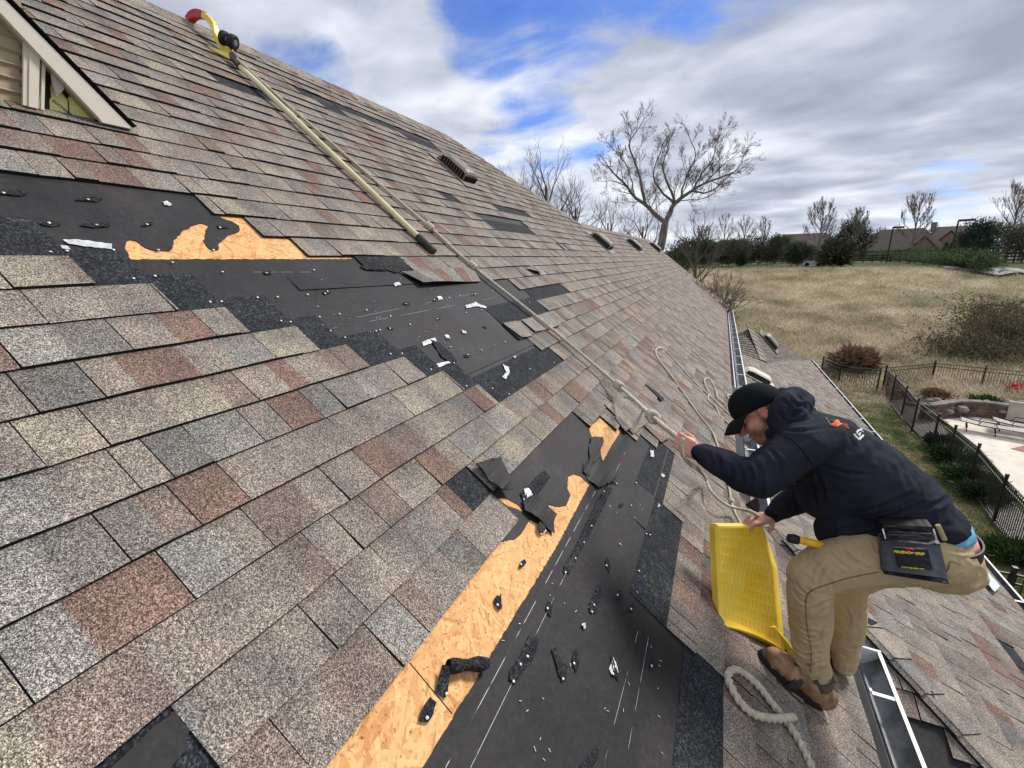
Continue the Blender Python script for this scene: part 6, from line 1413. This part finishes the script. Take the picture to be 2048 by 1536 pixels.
for i, v in enumerate(me.vertices):
    q = v.co-HO; f, s, u = q.dot(HF), q.dot(HS), q.dot(HU); c = Vector((.58, .325, .245))
    if q.length < .2:
        c = Vector((.60, .30, .225)); nz = noise.noise(v.co*60)
        if f > .085 and -.05 < u < .0: c = Vector((.62, .26, .20))
        if abs(s) > .072: c = Vector((.66, .24, .18))
        m_ = min(1, max(0, (-.036-u)/.02))*min(1, max(0, (f+.03)/.02))           # beard
        m_ = max(m_, min(1, max(0, (.03-f)/.015))*min(1, max(0, (f+.015)/.01))*(1 if -.09 < u < -.02 and abs(s) > .04 else 0))
        if -.072 < u < -.058 and f > .075: c = Vector((.50, .20, .16)); m_ *= .2
        c = c.lerp(Vector((.17, .10, .065)), m_*(.62+.25*nz))
        hm = (1 if f < .018 and u > -.045 and abs(s) < .074 and not (abs(s) > .068 and f > -.03 and u < .03 and u > -.03 and f < .01) else 0)
        if hm and f < -.028 or (hm and u > .03): c = c.lerp(Vector((.24, .14, .085)), .6+.3*nz)
    else:
        nz = noise.noise(v.co*38); c = c.lerp(Vector((.62, .27, .21)), max(0, nz)*.7)
    ca.data[i].color = (c.x, c.y, c.z, 1)
tag(person, 'person in black cap, navy hoodie and khaki trousers crouching on the roof gripping a rope', 'person')
# eyes, brows
for s in (1, -1):
    e = Blob(); e.chain([(HH(.082, .022*s, -.007), .0022), (HH(.080, .032*s, -.009), .0024), (HH(.073, .044*s, -.006), .002)], dens=.6); e.mesh('eyelashes', .0012, 1, person, mat('lash_brown', (.06, .03, .02), .8)[0])
    e = Blob(); e.chain([(HH(.089, .014*s, .012), .0035), (HH(.086, .032*s, .017), .0038), (HH(.074, .048*s, .012), .0025)], dens=.5); e.mesh('eyebrow', .0018, 1, person, mat('brow_brown', (.16, .09, .05), .9)[0])
# cloth ---------------------------------------------------
def cloth_mat(name, c1, c2, bs=700, spec=.15, rough=.92):
    return noise_mat(name, c1, c2, 4, rough, bump=.25, bscale=bs, spec=spec)
M_HOOD = cloth_mat('navy_fleece', (.015, .018, .028), (.023, .027, .041))
M_KHAKI = cloth_mat('khaki_cotton', (.42, .325, .185), (.51, .405, .245), 600)
def folds(scale, amp, dirv, stretch=.3, seed=0):
    d = Vector(dirv).normalized()
    def f(co):
        q = co - d*(co.dot(d))*(1-stretch); q = q*scale+Vector((seed, seed*2, 0)); w_ = noise.noise(q*.5)*.8
        n_ = noise.noise(q+Vector((w_, w_, w_))); return amp*(1-abs(n_)*2.4)*.6
    return f
Hd = Blob()
Hd.ball(J(1838, 1032, 2.145), 1, YAX, (.150, .170, .075))
Hd.chain([(J(1826, 1024, 2.15), .128), (J(1795, 1003, 2.145), .150), (J(1725, 952, 2.135), .160), (J(1660, 905, 2.12), .148), (J(1612, 872, 2.105), .105)], (1, 1.20, 1))
Hd.chain([(J(1812, 1046, 2.13), .105), (J(1745, 1040, 2.12), .115), (J(1690, 1035, 2.11), .098), (J(1663, 1058, 2.10), .062), (J(1655, 1078, 2.09), .034)], (1, 1.25, 1))
Hd.chain([(J(1672, 960, 2.12), .13), (J(1650, 985, 2.12), .11)], (1, 1.2, 1))
Hd.chain([(J(1640, 880, 2.03), .095), (J(1598, 892, 1.955), .092), (J(1555, 930, 1.88), .084), (J(1516, 955, 1.825), .076), (J(1480, 945, 1.84), .062), (J(1445, 928, 1.86), .054), (J(1412, 911, 1.88), .042), (J(1402, 906, 1.885), .035)])
Hd.chain([(J(1650, 930, 2.24), .10), (J(1632, 965, 2.29), .085), (J(1600, 994, 2.31), .066), (J(1567, 1014, 2.29), .050), (J(1549, 1027, 2.275), .038)])
# collar and hood bunched behind the neck
Hd.chain([(J(1570, 868, 2.0), .040), (J(1556, 845, 1.985), .036), (J(1560, 820, 1.99), .036), (J(1572, 800, 2.03), .038), (J(1590, 796, 2.10), .042), (J(1608, 803, 2.17), .036)])
Hd.chain([(J(1592, 850, 2.02), .055), (J(1590, 822, 2.05), .050), (J(1600, 808, 2.10), .040), (J(1612, 804, 2.12), .026), (J(1619, 802, 2.12), .014)])
Hd.chain([(J(1568, 794, 2.14), .040), (J(1584, 800, 2.20), .045), (J(1600, 830, 2.20), .06)])
Hd.chain([(J(1548, 866, 2.04), .030), (J(1540, 868, 2.10), .030), (J(1548, 866, 2.17), .032)])
f1 = folds(11, .018, (.7, 0, .5), .35, 3); f2 = folds(26, .006, (0, 0, 1), .4, 9)
arm_c = J(1490, 950, 1.84)
def hdisp(co):
    k = max(0, 1-(co-arm_c).length/.16); ring = math.sin((co-shL).length*150)*.0022*k
    hk_ = max(0, 1-(co-J(1590, 815, 2.08)).length/.12); return f1(co)*(.55+.5*k)+f2(co)*(.6+1.5*hk_)+ring+hk_*.007*noise.noise(co*28)
hoodie = Hd.mesh('hoodie', .0065, 5, person, M_HOOD, hdisp)
cf = Blob(); cf.chain([(J(1410, 911, 1.882), .0385), (J(1397, 905, 1.888), .035)], dens=.15); cf.mesh('cuff', .004, 3, person, cloth_mat('rib_knit', (.006, .007, .012), (.010, .012, .018)))
cf = Blob(); cf.chain([(J(1556, 1023, 2.28), .041), (J(1545, 1030, 2.273), .038)], dens=.15); cf.mesh('cuff', .004, 3, person, bpy.data.materials['rib_knit'])
Us = Blob(); Us.ball(J(1856, 1048, 2.15), 1, YAX, (.142, .160, .062)); Us.mesh('undershirt', .006, 4, person, cloth_mat('light_blue_jersey', (.13, .38, .56), (.20, .46, .64)))
Tr = Blob()
Tr.ball(J(1860, 1103, 2.15), 1, YAX, (.165, .172, .098)); Tr.ball(J(1862, 1118, 2.15), 1, YAX, (.168, .172, .10))
Tr.chain([(J(1890, 1122, 2.06), .094), (J(1850, 1112, 2.03), .106), (J(1740, 1117, 1.99), .108), (J(1660, 1132, 1.965), .096), (J(1622, 1152, 1.955), .088), (J(1618, 1190, 1.95), .082), (J(1621, 1240, 1.95), .080), (J(1620, 1295, 1.952), .068), (J(1625, 1325, 1.955), .062), (J(1630, 1340, 1.96), .056)])
Tr.chain([(J(1885, 1115, 2.24), .100), (J(1850, 1108, 2.27), .110), (J(1760, 1120, 2.29), .100), (J(1693, 1160, 2.30), .088), (J(1694, 1200, 2.305), .080), (J(1697, 1245, 2.31), .074), (J(1692, 1290, 2.32), .060), (J(1690, 1315, 2.33), .056), (J(1688, 1328, 2.335), .050)])
Tr.chain([(J(1800, 1090, 2.1), .10), (J(1720, 1098, 2.06), .08)])
g1_ = folds(15, .015, (.75, 0, -.1), .4, 5); g2_ = folds(32, .006, (.2, 0, 1), .9, 7); g3_ = folds(20, .018, (1, 0, .3), 1.1, 2)
kc = kneeL; ac = J(1625, 1335, 1.955); cc = J(1800, 1060, 2.0)
def tdisp(co):
    a = max(0, 1-(co-ac).length/.13); c = max(0, 1-(co-cc).length/.25); k = max(0, 1-(co-J(1665, 1190, 1.96)).length/.14)
    return g1_(co)*(.35+.8*c)+g2_(co)*.7+g3_(co)*(1.1*a+.7*k)
trou = Tr.mesh('trousers', .0062, 4, person, M_KHAKI, tdisp)
from mathutils.bvhtree import BVHTree
def bvh(o): me_ = o.data; return BVHTree.FromPolygons([v.co.copy() for v in me_.vertices], [tuple(p.vertices) for p in me_.polygons])
bt, bh = bvh(trou), bvh(hoodie)
def on(bv, x, y, off=.002):
    d = ray(x, y).normalized(); h_ = bv.ray_cast(CAMP, d)
    return (h_[0]+h_[1]*off*(1 if h_[1].dot(d) < 0 else -1), h_[1]) if h_[0] is not None else (None, None)
from mathutils.kdtree import KDTree
def creases(o, bv, lines, amp, wd):
    me_ = o.data; pts = []
    for ln in lines:
        c = catmull([Vector((x, y, 0)) for x, y in ln], 3); n = len(c)
        for i, p in enumerate(c):
            q = on(bv, p.x, p.y, 0)[0]
            if q is not None: pts.append((q, math.sin(math.pi*(i+.5)/n)**.6))
    kd = KDTree(len(pts)); [kd.insert(p, i) for i, (p, _) in enumerate(pts)]; kd.balance(); nr = [v.normal.copy() for v in me_.vertices]; mv = []
    for v, n_ in zip(me_.vertices, nr):
        q, i, d = kd.find(v.co)
        if d < wd*3.2: mv.append((v, n_*amp*pts[i][1]*(-math.exp(-(d/wd)**2)+.75*math.exp(-((d-wd*1.7)/(wd*.9))**2))))
    for v, dd in mv: v.co = v.co+dd
    me_.update()
def seam(bv, pts, name, matl, r_, parent, off=.0015):
    c = catmull([Vector((x, y, 0)) for x, y in pts], 6); P_ = [on(bv, p.x, p.y, off)[0] for p in c]; P_ = [p for p in P_ if p is not None]
    if len(P_) < 3: return
    mb = MB(); mb.tube(P_, r_, 5); return mb.build(name, matl, parent)
creases(trou, bt, [[(1655, 1098), (1672, 1118), (1700, 1140)], [(1680, 1092), (1700, 1115), (1735, 1138)], [(1712, 1084), (1730, 1104), (1762, 1128)], [(1745, 1078), (1752, 1098), (1768, 1112)],
    [(1652, 1130), (1640, 1150), (1635, 1172)], [(1665, 1200), (1645, 1206), (1625, 1220)], [(1662, 1214), (1640, 1226), (1620, 1244)], [(1590, 1160), (1600, 1178), (1618, 1192)], [(1584, 1180), (1600, 1200), (1612, 1206)],
    [(1590, 1300), (1612, 1310), (1640, 1304)], [(1588, 1318), (1612, 1330), (1650, 1322)], [(1600, 1275), (1622, 1284), (1652, 1278)], [(1596, 1252), (1610, 1262), (1628, 1262)], [(1650, 1255), (1640, 1275), (1646, 1290)],
    [(1900, 1100), (1922, 1104), (1938, 1102)], [(1880, 1165), (1900, 1158), (1925, 1150)], [(1780, 1150), (1820, 1158), (1860, 1160)], [(1690, 1215), (1700, 1235), (1696, 1256)], [(1680, 1290), (1700, 1298), (1712, 1290)], [(1678, 1306), (1696, 1314), (1710, 1306)]], .0075, .0068)
bt = bvh(trou)
creases(hoodie, bh, [[(1478, 935), (1486, 955), (1484, 980)], [(1494, 930), (1504, 955), (1500, 985)], [(1512, 925), (1522, 950), (1520, 985)], [(1462, 930), (1466, 948), (1462, 966)], [(1416, 905), (1424, 922), (1424, 938)], [(1430, 908), (1440, 925), (1438, 945)],
    [(1560, 850), (1585, 845), (1615, 838)], [(1566, 860), (1600, 862), (1640, 856)], [(1563, 800), (1578, 812), (1574, 832)], [(1580, 795), (1590, 808), (1600, 812), (1616, 806)], [(1556, 820), (1566, 838), (1580, 845)], [(1586, 830), (1604, 822), (1612, 812)],
    [(1632, 945), (1645, 975), (1648, 1010)], [(1620, 958), (1628, 985), (1634, 1015)], [(1700, 1050), (1780, 1030), (1850, 1005)], [(1680, 1030), (1750, 1015), (1830, 985)], [(1660, 1065), (1720, 1052), (1790, 1046)], [(1840, 1020), (1880, 1005), (1905, 985)], [(1570, 1000), (1580, 1010), (1578, 1025)],
    [(1640, 930), (1690, 945), (1740, 950)], [(1540, 900), (1560, 925), (1562, 960)]], .0085, .0085)
bh = bvh(hoodie)
M_SEAM = mat('khaki_seam', (.20, .14, .065), .9)[0]
seam(bt, [(1758, 1143), (1700, 1155), (1650, 1170), (1622, 1182), (1612, 1200), (1614, 1250), (1622, 1300), (1622, 1345)], 'leg_seam', M_SEAM, .0022, person)
seam(bt, [(1920, 1128), (1900, 1123), (1897, 1135), (1890, 1148)], 'pocket_seam', M_SEAM, .0018, person)
M_SEAMH = mat('navy_seam', (.004, .005, .008), .9)[0]
seam(bh, [(1552, 862), (1580, 876), (1604, 900), (1622, 925), (1628, 945), (1600, 962), (1575, 978)], 'sleeve_seam', M_SEAMH, .0022, person)
seam(bh, [(1645, 1085), (1700, 1072), (1760, 1058), (1830, 1052), (1880, 1045)], 'hem_seam', M_SEAMH, .002, person)
# belt
def band(c, ax, rx, ry, w_, th, side, name, matl, parent, a0=0, a1=6.2832):
    ax = ax.normalized(); s = (side-ax*side.dot(ax)).normalized(); u = ax.cross(s); mb = MB(); n = 56
    for i in range(n):
        q = []
        for a in (a0+(a1-a0)*i/n, a0+(a1-a0)*(i+1)/n):
            p = c+s*math.cos(a)*ry+u*math.sin(a)*rx; o_ = (s*math.cos(a)+u*math.sin(a))*th; q += [p-ax*w_/2, p+ax*w_/2, p+ax*w_/2+o_, p-ax*w_/2+o_]
        mb.mesh(q, [(0, 1, 5, 4), (1, 2, 6, 5), (2, 3, 7, 6), (3, 0, 4, 7)])
    return mb.build(name, matl, parent, smooth=False)
tax = (J(1820, 1040, 2.15)-J(1880, 1098, 2.15)).normalized()
belt_c = J(1876, 1088, 2.15)
M_BELT = noise_mat('black_leather', (.010, .010, .011), (.022, .022, .024), 30, .5, spec=.5)
tx = (J(1850, 1050, 2.15)-J(1890, 1110, 2.15)).normalized()
band(J(1862, 1079, 2.15), Vector((-.12, 0, 1)), .143, .155, .046, .006, Vector((0, 1, 0)), 'belt', M_BELT, person)
# cap
M_CAP = cloth_mat('black_cap_cotton', (.006, .007, .009), (.012, .013, .016), 900)
mb = MB(); vs = []; n1, n2 = 18, 40; cc_ = HH(-.010, 0, .040)
for i in range(n1+1):
    th = (math.pi/2+.18)*i/n1
    for j in range(n2):
        ph = 6.2832*j/n2; f = math.cos(ph); s = math.sin(ph); tilt = .010*f if i > n1*.7 else 0
        rr = 1+.006*abs(math.cos(ph*3)); z = math.cos(th)*.098*(1+.05*math.sin(th)); vs.append(cc_+HF*(math.sin(th)*f*.108*rr)+HS*(math.sin(th)*s*.088*rr)+HU*(z-.006+(.010*f*math.sin(th))))
mb.mesh(vs, [(i*n2+j, i*n2+(j+1) % n2, (i+1)*n2+(j+1) % n2, (i+1)*n2+j) for i in range(n1) for j in range(n2)])
cap = mb.build('cap', M_CAP, person, smooth=True)
sm = cap.modifiers.new('thickness', 'SOLIDIFY'); sm.thickness = .003
mb = MB(); vs = []; na, nb = 24, 8
for i in range(nb+1):
    for j in range(na+1):
        a = -1.15+2.3*j/na; t = i/nb; r0f, r0s = .098, .084; base = cc_+HF*(math.cos(a)*r0f)+HS*(math.sin(a)*r0s)+HU*(-.012+.006*math.cos(a))
        outp = cc_+HF*(.085+math.cos(a*1.02)*.095)+HS*(math.sin(a)*.082)+HU*(-.030-.030*(math.sin(a))**2-.010)
        p = base.lerp(outp, t)+HU*(.012*math.sin(t*math.pi)*math.cos(a)); vs.append(p)
k = (nb+1)*(na+1); vs2 = [p-HU*.003 for p in vs]
f_ = [(i*(na+1)+j, i*(na+1)+j+1, (i+1)*(na+1)+j+1, (i+1)*(na+1)+j) for i in range(nb) for j in range(na)]
rimi = [(nb*(na+1)+j, nb*(na+1)+j+1, nb*(na+1)+j+1+k, nb*(na+1)+j+k) for j in range(na)]+[(i*(na+1), (i+1)*(na+1), (i+1)*(na+1)+k, i*(na+1)+k) for i in range(nb)]+[(i*(na+1)+na, (i+1)*(na+1)+na, (i+1)*(na+1)+na+k, i*(na+1)+na+k) for i in range(nb)]
mb.mesh(vs+vs2, f_+[(d+k, c+k, b+k, a+k) for a, b, c, d in f_]+rimi); mb.build('brim', M_CAP, cap, smooth=True)
# boots
M_LEATH = noise_mat('tan_boot_leather', (.17, .092, .048), (.34, .20, .115), 22, .6, bump=.3, bscale=60)
M_SOLE = mat('black_boot_sole', (.014, .014, .015), .8)[0]
def boot(heel, toe, ank, name_b):
    h_ = PM.at(*heel); t_ = PM.at(*toe); f = (t_-h_).normalized(); s = nM.cross(f).normalized(); Ln = (t_-h_).length
    bo = Blob(); ax = (f, s, nM)
    def P(a, b, c): return h_+f*(a*Ln)+s*b+nM*c
    for (a, w_, c, hh) in ((.06, .046, .066, .052), (.2, .050, .074, .060), (.35, .052, .076, .060), (.5, .054, .070, .054), (.65, .058, .062, .046), (.78, .058, .058, .044), (.88, .052, .054, .042)):
        bo.ball(P(a, 0, c), 1, ax, (.045, w_, hh))
    bo.chain([(P(.22, 0, .075), .046), (P(.24, 0, .10).lerp(ank, .5), .047), (ank, .047)])
    b_ = bo.mesh('boot', .0045, 3, person, M_LEATH, lambda co: .0025*noise.noise(co*45))
    mb = MB(); out_ = []
    for k in range(28):
        a = 6.2832*k/28; x = math.cos(a); y = math.sin(a); wv = .060 if x > 0 else .052; out_.append(P(.5+.56*x, math.copysign(abs(y)**.75, y)*wv, .006))
    mb.prism(out_, nM*.030)
    for k in range(9):
        mb.box(P(.06+.11*k, 0, .004), .012, .094, .010, ax)
    mb.build('sole', M_SOLE, b_)
    mb = MB()
    pts = [P(.60, math.sin(a)*.064, .034+math.cos(a)*.068) for a in [-1.9+.38*i for i in range(11)]]
    for i in range(len(pts)-1):
        up_ = ((pts[i]+pts[i+1])/2-P(.60, 0, .03)).normalized(); d_ = (pts[i+1]-pts[i]); mb.box((pts[i]+pts[i+1])/2, d_.length*1.1, .042, .005, (d_.normalized(), f, up_))
    mb.build('strap', M_BELT, b_)
    bb = bvh(b_)
    def wrap(pts, r_, nm_, mt_):
        Q = []
        for (a, b2, c) in pts:
            o_ = P(a, b2*2.2, c+.06*(c > .05)); d_ = (P(a, 0, .035)-o_).normalized(); h2 = bb.ray_cast(o_, d_)
            if h2[0] is not None: Q.append(h2[0]-d_*.001)
        if len(Q) > 2: m3 = MB(); m3.tube(Q, r_, 5); m3.build(nm_, mt_, b_)
    M_ST = mat('pale_stitching', (.42, .30, .20), .8)[0]; M_TNG = noise_mat('dark_boot_tongue', (.06, .045, .04), (.12, .09, .075), 40, .9)
    for sd in (-1, 1):
        wrap([(.30, .04*sd, .0+.012*i) for i in range(2, 9)], .0016, 'stitching', M_ST); wrap([(.02+.02*i, .045*sd, .03+.009*i) for i in range(8)], .0016, 'stitching', M_ST)
        wrap([(.72-.02*i, .04*sd, .015+.012*i) for i in range(7)], .0016, 'stitching', M_ST)
        wrap([(-.02+.105*i, .05*sd, .032) for i in range(11)], .0022, 'welt', M_ST)
    m3 = MB(); m3.prism([P(.72, -.016, .094), P(.72, .016, .094), P(.48, .024, .124), P(.30, .030, .165), P(.30, -.030, .165), P(.48, -.024, .124)], nM*.010); m3.build('tongue', M_TNG, b_)
    cb_ = Blob(); cax = (ank-P(.22, 0, .09)).normalized(); cb_.chain([(P(.24, 0, .098).lerp(ank, .35), .056), (P(.26, 0, .098).lerp(ank, .75), .060)], dens=.1); cb_.mesh('padded_collar', .005, 2, b_, M_TNG)
    for k in range(5):
        lc = MB(); c = P(.60-.06*k, 0, .118+.012*k); lc.tube([c-s*.034-nM*.008, c+nM*.012, c+s*.034-nM*.008], .0032, 5); lc.build('lace', (bpy.data.materials.get('tan_lace') or mat('tan_lace', (.32, .24, .16), .9)[0]), b_)
boot((1.955, 1.655, 0.0), (1.915, 1.335, 0.0), J(1628, 1338, 1.965), 'L')
boot((2.385, 1.90, 0.0), (2.365, 1.58, 0.0), J(1690, 1322, 2.335), 'R')
# decals on the back of the hoodie
M_ORG = mat('orange_print', (.72, .17, .05), .7)[0]; M_WPR = mat('white_print_cloth', (.72, .72, .70), .7)[0]
def C4(x, y): return (1440+x/5.906, 740+y/5.906)
def stroke(pts, matl, r_, name='print'):
    P_ = []
    for (x, y), (x2, y2) in zip(pts[:-1], pts[1:]):
        for i in range(6): P_.append((x+(x2-x)*i/6, y+(y2-y)*i/6))
    P_.append(pts[-1]); Q = [on(bh, *C4(x, y), .0015)[0] for x, y in P_]; Q = [q for q in Q if q is not None]
    if len(Q) > 2: mb = MB(); mb.tube(Q, r_, 5); mb.build(name, matl, hoodie)
stroke([(1575, 758), (1600, 790), (1640, 826), (1668, 792)], M_WPR, .0042); stroke([(1608, 742), (1640, 772), (1672, 800)], M_WPR, .004); stroke([(1610, 742), (1632, 712)], M_WPR, .0036); stroke([(1640, 770), (1655, 745)], M_WPR, .0034); stroke([(1672, 800), (1690, 770)], M_WPR, .0036); stroke([(1650, 702), (1690, 738)], M_WPR, .0036); stroke([(1638, 722), (1672, 700)], M_WPR, .003)
stroke([(1305, 652), (1345, 640), (1385, 600), (1345, 612)], M_ORG, .005); stroke([(1320, 655), (1375, 668), (1400, 612), (1350, 640)], M_ORG, .005); stroke([(1375, 665), (1430, 640), (1515, 692)], M_ORG, .0045); stroke([(1455, 642), (1500, 655)], M_ORG, .0055); stroke([(1250, 565), (1278, 610), (1300, 655)], mat('pale_print', (.35, .34, .35), .7)[0], .0015)
# pouch on the hip
def C5(x, y): return (1720+x/7.877, 1020+y/7.877)
M_PCH = noise_mat('slate_fabric', (.075, .085, .105), (.12, .13, .155), 20, .6, bump=.2, bscale=500); M_PCB = noise_mat('black_vinyl', (.010, .010, .012), (.020, .020, .024), 20, .35, spec=.5)
pouch = empty('tool_pouch', J(*C5(800, 700), 1.90), 'grey and black fabric tool pouch hanging from the belt on the hip', 'tool pouch')
YP = 1.865
def PG(x, y, d=0): return J(*C5(x, y), YP+d)
def bag(tl, tr, br, bl, bulge, name, matl, th, d0=0, parent=pouch, n=14):
    vs = []
    for j in range(n+1):
        for i in range(n+1):
            u, v = i/n, j/n; x = (tl[0]*(1-u)+tr[0]*u)*(1-v)+(bl[0]*(1-u)+br[0]*u)*v; y = (tl[1]*(1-u)+tr[1]*u)*(1-v)+(bl[1]*(1-u)+br[1]*u)*v
            vs.append(PG(x, y, d0-bulge*math.sin(u*math.pi)**.6*(.3+.7*v)+.003*noise.noise(Vector((u*5, v*5, d0*30)))))
    k = len(vs); off_ = Vector((0, th, 0)); vb = [p+off_ for p in vs]; f_ = [(j*(n+1)+i, j*(n+1)+i+1, (j+1)*(n+1)+i+1, (j+1)*(n+1)+i) for j in range(n) for i in range(n)]
    rim = [i for i in range(n+1)]+[j*(n+1)+n for j in range(1, n+1)]+[n*(n+1)+i for i in range(n-1, -1, -1)]+[j*(n+1) for j in range(n-1, 0, -1)]
    mb = MB(); mb.mesh(vs+vb, f_+[(d+k, c+k, b+k, a+k) for a, b, c, d in f_]+[(rim[i], rim[(i+1) % len(rim)], rim[(i+1) % len(rim)]+k, rim[i]+k) for i in range(len(rim))]); return mb.build(name, matl, parent, smooth=False)
bag((355, 235), (1140, 262), (1250, 520), (330, 460), .012, 'back_panel', M_PCB, .05, .035)
bag((440, 345), (1120, 375), (1240, 510), (345, 470), .015, 'inner_pocket', M_PCB, .01, .015)
bag((345, 470), (1262, 540), (1385, 1080), (350, 950), .040, 'front_pocket', M_PCH, .045, 0)
bag((348, 925), (1378, 1075), (1412, 1172), (375, 1010), .036, 'bottom_band', M_PCB, .055, -.004)
bag((340, 455), (1268, 528), (1268, 556), (342, 482), .020, 'rim', M_PCB, .03, -.004)
lb_ = bag((525, 592), (1070, 622), (1150, 955), (600, 905), .010, 'label_patch', mat('charcoal_patch', (.022, .024, .028), .6)[0], .008, -.040)
rr0 = PG(800, 690, -.056); rx = (PG(1040, 705, -.05)-PG(565, 665, -.05)); ry = (PG(560, 600, -.05)-PG(590, 850, -.05))
M_YPR = mat('yellow_print', (.80, .66, .08), .6)[0]
text('MAGNO', PG(668, 667, -.053), rx, ry, .0125, M_YPR, 'printed_word', lb_, extra=.0006); text('GRIP', PG(940, 692, -.053), rx, ry, .0125, M_YPR, 'printed_word', lb_, extra=.0006)
text('www.magnogrip.com', PG(830, 912, -.052), rx, ry, .0075, M_YPR, 'printed_word', lb_, extra=.0002)
mb = MB(); arc = [PG(715+70*(1-math.cos(a))+10, 655-58*math.sin(a)+a*8, -.054) for a in [i*.3 for i in range(9)]]; mb.tube(arc, [.0022+.0022*math.sin(i/8*3.1) for i in range(9)], 6)
mb.build('red_mark', mat('red_print', (.55, .02, .03), .6)[0], lb_)
mb = MB(); mb.tube([PG(790, 668, -.054), PG(822, 682, -.054), PG(848, 665, -.054)], .0016, 5); mb.build('white_mark', M_WPR, lb_)
mb = MB(); 
for x in (365, 1165): mb = MB(); mb.tube([PG(x-10, 300, .01), PG(x+15, 380, -.004), PG(x+40, 470, 0)], .0025, 5); mb.build('piping', M_WPR, pouch)
mb = MB(); a, b = PG(1225, 235, -.01), PG(1330, 470, -.012); mb.tube([a, b], [.008, .008], 6); mb.build('belt_loop', M_KHAKI, person)
# knife / hammer handle poking out by the thigh
ham = empty('hammer', J(1605, 1082, 1.93), 'hammer with yellow handle and black butt sticking out beside the hoodie hem', 'hammer')
mb = MB(); mb.tube([J(1590, 1079, 1.93), J(1604, 1081, 1.94), J(1632, 1088, 1.96), J(1665, 1096, 2.02)], [.0165, .0155, .0165, .014], 12); mb.build('handle', noise_mat('yellow_orange_handle', (.80, .42, .02), (.88, .55, .05), 30, .45), ham, smooth=True)
mb = MB(); mb.tube([J(1575, 1075, 1.92), J(1578, 1076, 1.92), J(1588, 1078, 1.93), J(1596, 1080, 1.933)], [.009, .0175, .020, .018], 14); mb.build('butt', mat('black_rubber', (.016, .017, .020), .5)[0], ham, smooth=True)
mb = MB(); mb.box(J(1700, 1105, 2.06), .03, .09, .03); mb.build('head', M_GUT, ham)
# black flashing scrap at the gutter joint
mb = MB(); q = [J(x, y, 3.30) for x, y in ((1487, 1012), (1515, 994), (1520, 1010), (1517, 1028), (1500, 1042), (1492, 1035))]; mb.prism(q, (.0, .012, .0)); o = mb.build('flashing_scrap', M_PCB); rebase(o, q[0]); tag(o, 'black flashing scrap at the gutter joint behind the cushion', 'flashing')
